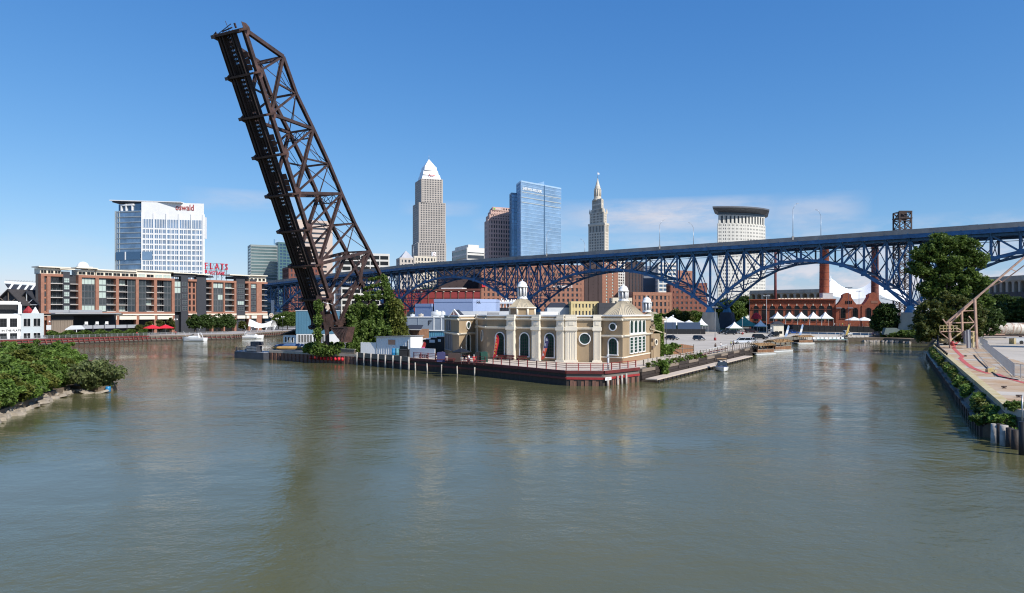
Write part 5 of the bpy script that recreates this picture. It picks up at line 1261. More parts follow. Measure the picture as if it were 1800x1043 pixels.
feather_flag(p, 4.75, 1.1, .85, [m_orng, m_orng, m_navy, m_navy], 'BEER', m_white, 'navy and orange feather flag with white letters at the third arched window', F=F1, tsize=.7)
m_mag = M('pink_magenta_canvas', (.55, .10, .30), .7, .3, 2)
p = P(735.5, 618, 150); Fq = Fac((p.x, p.y), (p.x+1, p.y)); b = Vector((p.x, p.y, ZP+.1))
feather_flag(b, ztop(602, 150)-ZP, 1.1, .8, [m_mag, m_mag, m_redp], '', m_white, 'magenta feather flag leaning over the white board wall', F=Fq)

# benches and flower boxes by the hall
for px, nm2, lb in ((900, 'bench', 'dark timber bench at the foot of the first pilaster of the hall'), (922, 'picnic_bench', 'dark red slatted bench under the middle arched window'), (887, 'bench', 'low dark bench under the left arched window of the hall')):
    u = F1.s_at(px); t = thing(nm2, lb, 'bench', F1.pt(u, ZP+.14, 1.3)); m = MB(); F1.box(m, u-1.1, u+1.1, ZP+.5, ZP+.6, .9, 1.5); m.build('seat', m_maroon, t)
    for s_ in (-.9, .9): m = MB(); F1.box(m, u+s_-.07, u+s_+.07, ZP+.14, ZP+.499, .95, 1.45); m.build('leg', m_black, t)
    m = MB(); F1.box(m, u-1.1, u+1.1, ZP+.75, ZP+1.05, .86, .93); m.build('backrest', m_maroon, t)

# ================================================================ the left tip of the point
tip = thing('sheet_pile_wall', 'rusty corrugated sheet pile wall with red fenders below the raised bridge', 'quay wall', (-48, 168.5, 0))
Ft = Fac((-60.7, 178), (-34.8, 161)); n = 44
for i in range(n): pane('sheet_pile', Ft, Ft.L*i/n+.02, Ft.L*(i+1)/n-.02, -1, 1.75, -.3, .22 if i % 2 else .03, m_sheet, tip)
m = MB(); Ft.box(m, 0, Ft.L, 1.76, 2.32, -.4, .12); m.build('cap_beam', m_deckland, tip)
for i in range(10): 
    u = Ft.s_at(548+6.2*i); p = Ft.pt(u, 1.05, .36); m = MB(); m.lathe(p-Vector((0, 0, .4)), [(.1, 0), (.3, .1), (.33, .4), (.3, .7), (.1, .8)], 10); m.build('fender', m_redc if i > 2 else m_redp, tip)
for (p0, p1) in ((541, 580), (597, 623)):
    t = thing('planter_wall', f'weathered timber wall section on the quay {"left" if p0 < 560 else "right"} of the overgrown gap', 'wall', Ft.pt(Ft.s_at(p0), ZP, 0)); 
    n = 8 if p0 < 560 else 5; a_, b_2 = Ft.s_at(p0), Ft.s_at(p1)
    for i in range(n): pane('board', Ft, a_+(b_2-a_)*i/n+.02, a_+(b_2-a_)*(i+1)/n-.02, ZP+.02, ZP+1.0+.05*(i % 2), -.3, -.1, m_wood, t)
    m = MB(); Ft.box(m, a_-.1, b_2+.1, ZP+1.06, ZP+1.16, -.4, .0); m.build('cap', m_woodl, t)
# dark work barge with railings moored at the tip
bg = thing('work_barge', 'dark grey work barge with railings moored at the tip of the point', 'barge', (-66, 181, 0))
Fb = Fac((-72.5, 187), (-60.5, 178.5)); hull = [Fb.pt(0, 0, 0), Fb.pt(2.5, 0, 2.2), Fb.pt(Fb.L, 0, 2.2), Fb.pt(Fb.L, 0, -3.5), Fb.pt(0, 0, -3.5), Fb.pt(-1.2, 0, -1.2)]
m_barge = M('dark_barge_paint', (.045, .05, .065), .55, .3, .5)
MB().prism([(p.x, p.y) for p in hull], -.4, 1.7).build('hull', m_barge, bg); MB().prism([(p.x, p.y) for p in [Fb.pt(.3, 0, .2), Fb.pt(2.6, 0, 1.9), Fb.pt(Fb.L-.3, 0, 1.9), Fb.pt(Fb.L-.3, 0, -3.2), Fb.pt(.2, 0, -3.2)]], 1.705, 1.78).build('deck', m_grey, bg)
for i in range(9): pane('railing_post', Fb, 1.2+i*.62, 1.28+i*.62, 1.78, 2.85, 1.5 if i else .8, 1.58 if i else .88, m_barge, bg)
for z in (2.2, 2.5, 2.8): pane('rail', Fb, 1.2, 6.3, z, z+.06, 1.5, 1.56, m_barge, bg)
m = MB(); Fb.box(m, 7.2, 11.6, 1.79, 3.3, .4, 1.9); m.build('deck_house', m_barge, bg)
for i in range(8):
    for j in range(2): pane('louvre', Fb, 7.4+i*.52, 7.75+i*.52, 2.0+j*.65, 2.5+j*.65, 1.905, 1.95, m_grey, bg)
m = MB(); Fb.box(m, 7.0, 9.4, 3.31, 4.3, -1.6, .6); m.build('winch_house', m_barge, bg)
for i in range(6): pane('railing_post', Fb, 9.4+i*.5, 9.47+i*.5, 3.31, 4.2, 1.6, 1.66, m_barge, bg)
pane('rail', Fb, 9.4, 12.0, 4.15, 4.22, 1.6, 1.66, m_barge, bg); pane('crate', Fb, 5.4, 6.6, 1.79, 2.5, .3, 1.2, m_lgrey, bg)
# long boats and pipes lying on the quay
m_ochre = M('ochre_hull', (.42, .25, .08), .5, .2); m_bluehull = M('blue_hull', (.07, .12, .24), .4, .2)
for i, (y, px0, px1, mat, r, lb) in enumerate(((614.5, 476, 541, m_ochre, .45, 'long ochre rowing shell lying on the quay, nearest the water'), (611, 500, 538, m_lgrey, .35, 'pale grey rowing shell lying behind the ochre one'), (607.5, 483, 540, m_bluehull, .5, 'long blue grey rowing shell on the rack furthest from the water'), (610.5, 480, 500, m_dark, .4, 'short dark boat hull beside the work barge on the quay'))):
    Y = 182+i*2.2; a_, b_2 = P(px0, y, Y), P(px1, y, Y); a_.z = b_2.z = max(ZP+.4, a_.z); m = MB()
    m.tube([a_.lerp(b_2, f) for f in (0, .08, .25, .5, .75, .92, 1)], [.04, r*.55, r*.95, r, r*.95, r*.55, .04], 8); t = m.build('rowing_shell', mat, None, loc=(a_.x, a_.y, ZP)); tag(t, lb, 'rowing shell', 'boats stored on the quay tip')
    t2 = None
# low shrubs at the foot of the bridge
for i, (px, py, w, lb) in enumerate(((548, 618, 2.4, 'leafy green bush at the foot of the ivy clad bridge leg'), (575, 619, 2.2, 'green bush behind the gap between the two timber wall sections'), (594, 618, 1.7, 'green bush on the quay below the rolling segment of the bridge'), (648, 617, 1.9, 'small bush by the white board fence under the bridge house'), (676, 612, 2.2, 'leafy shrub growing between white sheds beside the bridge house'), (622, 612, 2.2, 'dense bush right of the rolling segment on the quay'))):
    g = G(px, py+6, ZP) if False else P(px, 620, 168.5+i*.6); shrub('bush', lb, 'bush', (g.x, g.y, ZP), [(-.8*w/2.2, 0, .9, w*.5, w*.45, 1.1), (.8*w/2.2, .3, 1.1, w*.5, w*.45, 1.2), (0, -.3, 1.5, w*.5, w*.4, .9)], lf_a if i % 2 else lf_c, .36, nc=26, per=45, cr=.5)
# blue boat house
bh = thing('blue_building', 'blue boxy building with white glazed ground floor left of the bridge foot', 'building', (*PX(545, 212), ZP))
Fh = Fac(PX(520, 214), PX(583, 214)); m_bl = M('slate_blue_cladding', (.085, .21, .30), .6, .06, .2)
z = lambda py: ztop(py, 214)
f = [Fh.pt(0, 0), Fh.pt(Fh.L, 0), Fh.pt(Fh.L, 0, -10), Fh.pt(0, 0, -10)]
MB().prism([(p.x, p.y) for p in f], z(587), z(547)).build('upper_wall', m_bl, bh); MB().prism([(p.x+(.15 if i in (0, 3) else -.15), p.y+.1) for i, p in enumerate(f)], ZP, z(587)-.01).build('lower_wall', m_white, bh)
m = MB(); Fh.box(m, -.1, Fh.L+.1, z(547), z(545.5), -10.1, .1); m.build('coping', m_lgrey, bh)
for i in range(13): pane('cladding_rib', Fh, min(Fh.L*i/13, Fh.L-.09), min(Fh.L*i/13, Fh.L-.09)+.07, z(587), z(547)-.02, .01, .05, m_bl, bh)
for p0 in (524, 529.2, 534.4, 539.6, 544.8, 551, 556, 566, 571): window(Fh, Fh.s_at(p0), Fh.s_at(p0+3.7), ZP+.3, z(588.5), m_glassd, m_white, bh, d=-.06, nx=1, fw=.08)
Fh2 = Fac(PX(498, 218), PX(520.5, 214.5)); f = [Fh2.pt(0, 0), Fh2.pt(Fh2.L-.1, 0), Fh2.pt(Fh2.L-.1, 0, -9), Fh2.pt(0, 0, -9)]
MB().prism([(p.x, p.y) for p in f], ZP, z(590)).build('annex_wall', m_white, bh)
for p0 in (501, 506.5, 513): window(Fh2, Fh2.s_at(p0), Fh2.s_at(p0+3.6), ZP+.3, z(592.5), m_glassd, m_white, bh, d=.02, nx=1, fw=.1)
m = MB(); m.extr([Fh2.pt(-.6, z(590)+.02, .6), Fh2.pt(Fh2.L-.12, z(581), .6), Fh2.pt(Fh2.L-.12, z(579), .6), Fh2.pt(-.6, z(588.5), .6)], Fh2.N*-9.5); m.build('annex_roof', m_dark, bh)
m = MB(); 
for p0, w in ((538, 1.5), (543, 2.2), (549, 1.2)): u = Fh.s_at(p0); Fh.box(m, u, u+w, z(545.5), z(545.5)+.6, -6, -4)
m.build('roof_plant', m_lgrey, bh)
# ================================================================ sheds and low blocks between bridge and hall
ms = thing('metal_building', 'long low blue grey metal sided building behind the blue container', 'building', (*PX(750, 205), ZP)); Fm = Fac(PX(702, 207), PX(790, 203)); z = lambda py: ztop(py, 205)
f = [Fm.pt(0, 0), Fm.pt(Fm.L, 0), Fm.pt(Fm.L, 0, -16), Fm.pt(0, 0, -16)]; m_ms = M('blue_grey_metal_siding', (.29, .34, .40), .5, .06, .3)
MB().prism([(p.x, p.y) for p in f], ZP, z(558.5)).build('wall', m_ms, ms); m = MB(); Fm.box(m, -.05, Fm.L, z(558.5), z(557.3), -16, .15); m.build('roof_edge', m_white, ms)
for p0 in (718, 735, 762, 775): u = Fm.s_at(p0); pane('downpipe' if p0 > 740 else 'seam', Fm, u, u+(.3 if p0 > 740 else .06), ZP, z(558.6), .02, .12, m_white if p0 > 740 else m_ms, ms)
u = Fm.s_at(753); m = MB(); Fm.box(m, u, u+.25, z(571.5), z(563.5), .02, .1); Fm.box(m, u+.26, u+1.1, z(564.8), z(563.5), .02, .1); Fm.box(m, u+.26, u+.7, z(568), z(567), .02, .1); m.build('letter_sign', m_dark, ms)
for i, (px, py, w, h, lb) in enumerate(((767, 551, 3.0, 1.6, 'large round ducted roof fan unit on the metal building'), (778, 551, 1.6, 1.4, 'white duct box on the metal building next to the gable'), (740, 556, 1.5, .8, 'small tan vent cowl on the metal building roof'), (725, 556, 1.4, .7, 'white low vent on the left of the metal building roof'))):
    c = PX(px, 214); zb = z(558)+.1; m = MB(); m.tube([(c.x-w/2, c.y, zb+h*.5), (c.x+w/2, c.y, zb+h*.55)], h*.5, 12); m.box(c.x-w*.3, c.y-.5, zb-.3, c.x+w*.3, c.y+.5, zb+h*.3); m.tube([(c.x, c.y, zb+h*.6), (c.x+.1, c.y, zb+h*1.25)], h*.3, 10)
    tag(m.build('roof_fan', m_lgrey if i != 2 else m_woodl, None, loc=(c.x, c.y, zb)), lb, 'roof fan')
m_peri = M('periwinkle_wall', (.29, .37, .56), .7, .05, .2); Yp = 262; z = lambda py: ztop(py, Yp)
t = tower('periwinkle_building', 'pale periwinkle blue windowless warehouse with dark script behind the hall', 'building', [tuple(p) for p in (PX(763, 262), PX(831, 258), PX(872, 266), PX(878, 276), PX(870, 290), PX(766, 290))], ZP, z(527), 1, 60, .1, 0, m_peri, m_peri, depth=.05, parapet=.2)
Fs_ = Fac(PX(831, 258), PX(872, 266)); text('sign_lettering', 'SdL', 1.5, m_dark, Fs_, Fs_.s_at(837), z(533.5), .12, t, .05, sx=1.0)
tower('periwinkle_building', 'smaller periwinkle blue windowless block in front of the red hall', 'building', [tuple(p) for p in (PX(730, 266), PX(760, 262), PX(764, 285), PX(733, 285))], ZP, z(535), 1, 60, .1, 0, m_peri, m_peri, depth=.05, parapet=.2)
tr_ = tower('long_low_building', 'low white roofed block with blue window band behind the hall roof', 'building', [tuple(p) for p in (PX(800, 232), PX(905, 226), PX(905, 245), PX(800, 245))], ZP, ztop(549, 230), 2, 3, .3, 2.2, m_white, m_bluehull, depth=.1, parapet=.3)
t = thing('elevated_walkway', 'white roofed open pavilion right of the periwinkle warehouse', 'pavilion', (*PX(890, 285), ZP)); Fv = Fac(PX(872, 286), PX(908, 284)); z = lambda py: ztop(py, 285)
m = MB(); Fv.box(m, -.3, Fv.L, z(534), z(531), -8, .4); m.build('roof', m_white, t); m = MB(); Fv.box(m, 0, Fv.L, ZP, z(541), -7.5, -.5); m.build('wall', m_dark, t)
for i in range(7): u = .2+i*(Fv.L-.5)/6; pane('column', Fv, u, u+.25, z(541), z(534), -.3, 0, m_white, t)
m = MB(); 
for i in range(7): c = Fv.pt(1+i*1.1, z(531), -3); m.tube([c, c+Vector((random.uniform(-1, 1), 0, random.uniform(.6, 1.6)))], .16, 5); m.box(c.x-.4, c.y-.3, c.z, c.x+.4, c.y+.3, c.z+.5+.4*(i % 2))
m.build('roof_plant', m_white, t, kind='stuff')
# tile roofed shack, blue container, black kiosk
sh = thing('tiled_shack', 'orange timber shack with dark tiled roof edged in white beside the ivy', 'shack', (*PX(727, 186), ZP)); Fk = Fac(PX(712, 187), PX(740, 185)); z = lambda py: ztop(py, 186)
f = [Fk.pt(.2, 0), Fk.pt(Fk.L-.6, 0), Fk.pt(Fk.L-.6, 0, -5), Fk.pt(.2, 0, -5)]; MB().prism([(p.x, p.y) for p in f], ZP, z(579)).build('wall', m_woodb, sh)
for i in range(8): pane('board', Fk, .25, Fk.L-.65, ZP+.3*i+.0, ZP+.3*i+.27, .0, .04, M('orange_cedar', (.40, .17, .05), .8, .2) if i == 0 else bpy.data.materials['orange_cedar'], sh)
m = MB(); m.extr([Fk.pt(0, z(579), .5), Fk.pt(Fk.L+.3, z(579), .5), Fk.pt(Fk.L-.5, z(572.5), -2), Fk.pt(0, z(572.5), -2)], (0, 0, .12)); m.build('roof', m_dark, sh)
m = MB(); Fk.box(m, 0, Fk.L+.35, z(580.2), z(578.8), .5, .62); m.build('eave_board', m_white, sh)
ctn = thing('blue_container', 'blue corrugated container cabin between the orange shack and the hall', 'container', (*PX(760, 190), ZP)); Fc = Fac(PX(738, 191), PX(789, 189)); z = lambda py: ztop(py, 190)
MB().prism([(p.x, p.y) for p in (Fc.pt(0, 0), Fc.pt(Fc.L, 0), Fc.pt(Fc.L, 0, -2.6), Fc.pt(0, 0, -2.6))], ZP+.3, z(582)).build('shell', M('bright_blue_container', (.10, .30, .44), .5, .1), ctn)
for i in range(16): pane('corrugation', Fc, Fc.L*i/16+.1, Fc.L*i/16+.32, ZP+.4, z(582.5), .0, .07, bpy.data.materials['bright_blue_container'], ctn)
m = MB(); Fc.box(m, -.2, Fc.L+.1, z(582), z(580.8), -2.8, .3); m.build('roof', m_white, ctn)
ks = thing('black_kiosk', 'black bar kiosk with stepped white roof line and white signs left of the hall', 'kiosk', (*PX(757, 166), ZP)); Fx = Fac(PX(726, 167), PX(786, 165)); z = lambda py: ztop(py, 166)
for (p0, p1, yt) in ((727, 745, 598), (745, 757, 597), (757, 768, 594), (768, 786, 592.5)):
    pane('wall', Fx, Fx.s_at(p0), Fx.s_at(p1)-.02, ZP, z(yt), -3, 0, m_black, ks); pane('roof_edge', Fx, Fx.s_at(p0)-.1, Fx.s_at(p1), z(yt)+.01, z(yt)+.22, -3.1, .2, m_white, ks)
for (p0, p1, y0, y1) in ((731, 737, 603.5, 600), (755, 764.5, 602.5, 597.5), (770, 775, 601, 596.5), (731, 742, 609, 606.5)): pane('sign', Fx, Fx.s_at(p0), Fx.s_at(p1), z(y0), z(y1), .02, .08, m_white, ks)
# white sheds and board fence
ws = thing('white_shed', 'white corrugated shed with a sloping roof on the quay under the ivy', 'shed', (*PX(745, 160), ZP)); Fw = Fac(PX(662, 163), PX(721.5, 157)); z = lambda py: ztop(py, 160)
m = MB(); m.extr([Fw.pt(0, ZP, 0), Fw.pt(Fw.L, ZP, 0), Fw.pt(Fw.L, z(590.5), 0), Fw.pt(0, z(594), 0)], Fw.N*-4); m.build('wall', m_white, ws)
for i in range(14): u = Fw.L*i/14; pane('corrugation', Fw, u, u+.12, ZP+.05, z(595), .01, .06, m_white, ws)
m = MB(); m.extr([Fw.pt(-.3, z(593.8), .4), Fw.pt(Fw.L+.3, z(590.2), .4), Fw.pt(Fw.L+.3, z(589.3), .4), Fw.pt(-.3, z(592.8), .4)], Fw.N*-4.6); m.build('roof', m_grey, ws)
pane('shutter', Fw, Fw.s_at(683), Fw.s_at(695), z(606), z(597.5), .07, .12, M('faded_orange_board', (.55, .28, .17), .8, .15), ws); pane('door_opening', Fw, Fw.s_at(703), Fw.s_at(716), z(618), z(608), .07, .1, m_black, ws)
wf = thing('board_fence', 'white painted board fence under the bridge house ivy', 'fence', (*PX(648, 164), ZP)); Fw2 = Fac(PX(634, 165), PX(661, 163.2))
for i in range(9): pane('board', Fw2, Fw2.L*i/9+.01, Fw2.L*(i+1)/9-.02, ZP, ztop(602+.4*(i % 2), 164), -.06, .02, m_white, wf)
ww_ = thing('lettered_wall', 'white panel wall with brown letter shapes at the deck corner', 'wall', (*PX(743, 146.5), ZP)); Fl = Fac(PX(721.5, 148.5), PX(764.5, 144)); z = lambda py: ztop(py, 146)
for i in range(4): pane('panel', Fl, Fl.L*i/4+.01, Fl.L*(i+1)/4-.01, ZP+.14, z(612.5), -.1, .02, m_white, ww_)
text('lettering', 'BAR', 1.1, m_maroon, Fl, Fl.s_at(737), z(631), .03, ww_, .03, sx=.95, bold=.04) if False else None
for k, (dx, w) in enumerate(((0, .5), (.75, .55), (1.5, .35), (2.0, .6))):
    u = Fl.s_at(737)+dx; m = MB(); Fl.box(m, u, u+w*.3, z(633), z(624), .021, .05); Fl.box(m, u+w*.31, u+w, z(625.6), z(624), .021, .05); Fl.box(m, u+w*.31, u+w, z(629.4), z(627.8), .021, .05)
    if k != 2: Fl.box(m, u+w*.7, u+w, z(633), z(629.5), .021, .05)
    m.build('letter', m_maroon, ww_)
# barrels and clutter by the shed
for i, (px, mat, lb) in enumerate(((691.5, M('blue_drum', (.02, .20, .42), .4, .1), 'bright blue drum beside the white shed, left of the pair'), (698, M('teal_drum', (.09, .25, .30), .5, .1), 'dull teal drum beside the white shed, right of the pair'))):
    c = PX(px, 158.5); m = MB(); m.lathe((c.x, c.y, ZP+.02), [(.42, 0), (.45, .1), (.45, .5), (.48, .55), (.45, .6), (.45, 1.4), (.42, 1.5)], 14); tag(m.build('drum', mat, None, loc=(c.x, c.y, ZP)), lb, 'drum')
c = PX(710, 155.5); t = thing('utility_cabinet', 'black utility cabinet with a tall dark post by the white shed', 'cabinet', (c.x, c.y, ZP)); m = MB(); m.box(c.x-1.0, c.y-.4, ZP, c.x+1.2, c.y+.5, ZP+1.35); m.build('box', m_black, t); m = MB(); m.box(c.x-1.1, c.y-.5, ZP+1.36, c.x+1.3, c.y+.6, ZP+1.46); m.build('lid', m_dark, t)
c = PX(716.5, 152.5); tag(MB().tube([(c.x, c.y, ZP), (c.x, c.y, ztop(599.5, 152.5))], .09, 6).build('post', m_black, None, loc=(c.x, c.y, ZP)), 'thin tall black post between the white shed and lettered wall', 'post')
# slim gull gliding before the bridge
gull = thing('gull', 'white gull gliding with spread wings in front of the bridge foot', 'bird', P(576, 534, 120)); b = P(576, 534, 120)
m = MB(); m.tube([b+Vector((-.1, -.3, 0)), b+Vector((-.03, -.15, .02)), b, b+Vector((.05, .25, -.01)), b+Vector((.08, .42, 0))], [.02, .075, .1, .06, .01], 8); m.build('body', m_white, gull)
for s_ in (-1, 1):
    m = MB(); r0 = b+Vector((0, 0, .04)); e1 = r0+Vector((s_*.55, .05, .12 if s_ < 0 else -.12)); e2 = r0+Vector((s_*1.05, .2, .24 if s_ < 0 else -.32))
    m.faces([r0+Vector((0, -.13, 0)), e1+Vector((0, -.12, 0)), e2, e1+Vector((0, .12, -.01)), r0+Vector((0, .16, -.01)), r0+Vector((0, 0, .03)), e1+Vector((0, 0, .03))], [(0, 1, 6, 5), (1, 2, 6), (5, 6, 3, 4), (6, 2, 3), (0, 4, 3, 1), (1, 3, 2)]); m.build('wing', m_white, gull)
# ================================================================ brick power house with chimneys
ph = thing('power_house', 'red brick hall with round arched windows and curved gables behind the white tents', 'building', (*PX(1400, 370), ZP))
Fp_ = Fac(PX(1317, 381), PX(1469, 365)); z = lambda py: ztop(py, 372)
m_ph = M('power_house_brick', (.34, .095, .05), .85, .2, .6, bump=.2)
MB().prism([(p.x, p.y) for p in (Fp_.pt(0, 0), Fp_.pt(Fp_.L, 0), Fp_.pt(Fp_.L, 0, -22), Fp_.pt(0, 0, -22))], ZP, z(527)).build('wall', m_ph, ph)
pane('cornice', Fp_, -.3, Fp_.L+.3, z(527.4), z(525.8), -.3, .9, m_ph, ph); pane('cornice', Fp_, 0, Fp_.L, z(530), z(528.6), .0, .45, m_ph, ph); pane('string_course', Fp_, 0, Fp_.L, z(545), z(544.2), .0, .25, m_brickD, ph)
for i in range(52): u = .3+Fp_.L*i/52.3; pane('corbel', Fp_, u, u+.38, z(532), z(530)-.01, .01, .35, m_brickD, ph)
for i in range(10):
    u = Fp_.s_at(1329+14.35*i); w = 2.45
    arch_window(Fp_, u, w, z(565), z(538), m_glassd, m_brickD, ph, d=.02, fw=.2, nx=4, nz=6, proud=.1)
    m = MB()
    for k in range(10):
        a0, a1 = math.pi*k/10, math.pi*(k+1)/10; r0, r1 = w/2+.25, w/2+.75; zc = z(538)-w/2
        m.extr([Fp_.pt(u+r0*math.cos(a0), zc+r0*math.sin(a0), .02), Fp_.pt(u+r1*math.cos(a0), zc+r1*math.sin(a0), .02), Fp_.pt(u+r1*math.cos(a1), zc+r1*math.sin(a1), .02), Fp_.pt(u+r0*math.cos(a1), zc+r0*math.sin(a1), .02)], Fp_.N*.32)
    m.build('brick_arch', m_ph, ph)
    pane('keystone', Fp_, u-.22, u+.22, z(538)+.1, z(538)+1.0, .02, .45, m_cream, ph)
# gabled end
Fg_ = Fac(PX(1469.5, 364), PX(1556, 356)); z = lambda py: ztop(py, 360); q = lambda px: Fg_.s_at(px)
def gable(apex, halfw, shoulder, mat=m_ph):
    """stepped and curved gable outline"""
    u = q(apex); k = halfw
    pts = [(u-k, ZP), (u+k, ZP), (u+k, z(537)), (u+k*.82, z(535)), (u+k*.6, z(530)), (u+k*.42, z(524)), (u+k*.36, z(522)), (u+k*.36, z(517.5)), (u+k*.26, z(517)), (u+k*.15, z(515)), (u, z(514.3))]
    pts += [(2*u-a, b) for a, b in pts[::-1][1:-2]]
    m = MB(); m.extr([Fg_.pt(a, b, 0) for a, b in pts], Fg_.N*-16); return m.build('gable_wall', mat, ph)
gable(1489, q(1509)-q(1489), 0); gable(1535, q(1555)-q(1535), 0)
pane('wall', Fg_, q(1508), q(1516), ZP, z(535), -14, -.3, m_ph, ph)
for px in (1482, 1497.5+6, 1527): 
    u = q(px); arch_window(Fg_, u, 2.3, z(560), z(541.5), m_glassd, m_brickD, ph, d=.02, fw=.25, nx=3, nz=4, proud=.12)
for k in range(4): u = q(1486)+k*.85; pane('slit_window', Fg_, u, u+.5, z(534.5), z(529), .02, .1, m_glassd, ph)
for px in (1470, 1490): pane('awning', Fg_, q(px), q(px)+2.4, z(542.3), z(540.8), .05, 1.0, m_grey, ph)
pane('painted_sign', Fg_, q(1531), q(1543), z(533.5), z(529), .02, .08, m_brickO, ph)
m = MB(); 
for i in range(14): c = Fp_.pt(Fp_.L*.35+i*1.6, z(525.3), -8); m.box(c.x-.6, c.y-.6, c.z-.6, c.x+.6, c.y+.6, c.z+.7)
m.build('skylight', m_cream, ph, kind='stuff')
for (px, Y, r0, pyb, pyt, lb, mat) in ((1449, 388, 2.6, 528, 424, 'tall round red brick chimney behind the power house roof', m_ph), (1538, 384, 1.95, 515, 428, 'slimmer brown brick chimney behind the curved gables', m_brickD)):
    c = PX(px, Y); z0, z1 = ZP, ztop(pyt, Y); m = MB(); t = thing('chimney', lb, 'chimney', (c.x, c.y, ZP))
    m.lathe((c.x, c.y, 0), [(r0*1.12, z0), (r0, z0+(z1-z0)*.4), (r0*.9, z1-1.5), (r0*1.02, z1-1.4), (r0*1.02, z1)], 20); m.build('shaft', mat, t)
    m = MB()
    for k in range(9): zz = z0+12+(z1-z0-14)*k/9; rr_ = r0*(1.06-.16*(zz-z0)/(z1-z0))+.05; m.lathe((c.x, c.y, zz), [(rr_, 0), (rr_+.04, .1), (rr_, .25)], 20)
    m.build('iron_band', m_brickD, t)
c = PX(1452, 379); m = MB(); m.box(c.x-2.6, c.y-2, ztop(526, 379), c.x+2.8, c.y+2, ztop(516, 379)); m.box(c.x-2.7, c.y-2.1, ztop(516, 379)+.01, c.x+2.9, c.y+2.1, ztop(515.4, 379)); tag(m.build('roof_box', m_lgrey, None, loc=(c.x, c.y, 18)), 'pale grey metal box at the foot of the red chimney', 'roof box')
tag(MB().tube([(*PX(1363, 440), ZP), (*PX(1363, 440), ztop(440, 440))], [.9, .75], 10).build('steel_stack', m_maroon, None, loc=(*PX(1363, 440), ZP)), 'thin dark red steel stack left of the brick chimney', 'stack')
# white tensile amphitheatre roof
tn = thing('tensile_canopy', 'large white tensile fabric canopy sagging between two masts', 'canopy', (*PX(1500, 420), ZP))
Y0 = 440; m = MB(); m.smooth = True; nu, nv = 16, 6; V = []
for i in range(nu+1):
    f = i/nu; px = 1446+f*(1552-1446)
    s_ = abs((px-1500)/40)
    top = 487+22*max(0, 1-min(s_, 1)**2.0) if 1460 <= px <= 1540 else 487+(abs(px-1500)-40)*1.9
    bot = 523+4*math.cos((f-.5)*6)-1
    for j in range(nv+1):
        g = j/nv; Y = Y0+10-22*g**1.4; py = top+(max(bot, top+2)-top)*g
        V.append(P(px, py, Y))
m.faces(V, [(i*(nv+1)+j, (i+1)*(nv+1)+j, (i+1)*(nv+1)+j+1, i*(nv+1)+j+1) for i in range(nu) for j in range(nv)])
m.build('membrane', M('white_membrane', (.86, .86, .85), .6, .03, .1), tn)
for px in (1460, 1540): MB().tube([(*PX(px, Y0+8), ZP), P(px, 485, Y0+8)], .35, 8).build('mast', m_white, tn)
p0_, p1_, p2_ = P(1545, 505, 452), P(1590, 531, 440), P(1552, 533, 436)
m = MB(); m.smooth = True; V = []
for i in range(7):
    for j in range(7):
        a_, b_2 = i/6, j/6; q_ = P(1543+a_*50, 503+(533-503)*(a_**.62)*(.25+.75*b_2)+b_2*10*(1-a_), 452-16*b_2); V.append(q_)
m.faces(V, [(i*7+j, (i+1)*7+j, (i+1)*7+j+1, i*7+j+1) for i in range(6) for j in range(6)]); m.build('side_membrane', bpy.data.materials['white_membrane'], tn)
# lattice lift bridge tower
lt = thing('lift_tower', 'dark lattice steel lift bridge tower rising behind the bridge deck', 'tower', (*PX(1586, 560), ZP))
w = 4.6; c = PX(1586, 560); zt = ztop(374, 560); lv_ = [ZP+(zt-ZP)*i/13 for i in range(14)]
m = MB(); cs = [(-w, -w), (w, -w), (w, w), (-w, w)]
for a_, b_2 in cs: MB().bar((c.x+a_, c.y+b_2, ZP), (c.x+a_, c.y+b_2, zt), .9).build('tower_leg', m_rust, lt)
for i in range(13):
    for k in range(4):
        (x0, y0), (x1, y1) = cs[k], cs[(k+1) % 4]; m.bar((c.x+x0, c.y+y0, lv_[i]), (c.x+x1, c.y+y1, lv_[i+1]), .45); m.bar((c.x+x1, c.y+y1, lv_[i]), (c.x+x0, c.y+y0, lv_[i+1]), .45); m.bar((c.x+x0, c.y+y0, lv_[i+1]), (c.x+x1, c.y+y1, lv_[i+1]), .5)
m.build('lattice', m_rust, lt, kind='stuff')
m = MB(); m.box(c.x-w-.6, c.y-w-.6, zt-5.2, c.x+w+.6, c.y+w+.6, zt-4.4); m.box(c.x-2.4, c.y-2.4, zt-4, c.x+2.4, c.y+2.4, zt+.6); m.box(c.x-w-.5, c.y-w-.5, zt, c.x+w+.5, c.y-w+.6, zt+.8); m.build('sheave_house', m_rust, lt)
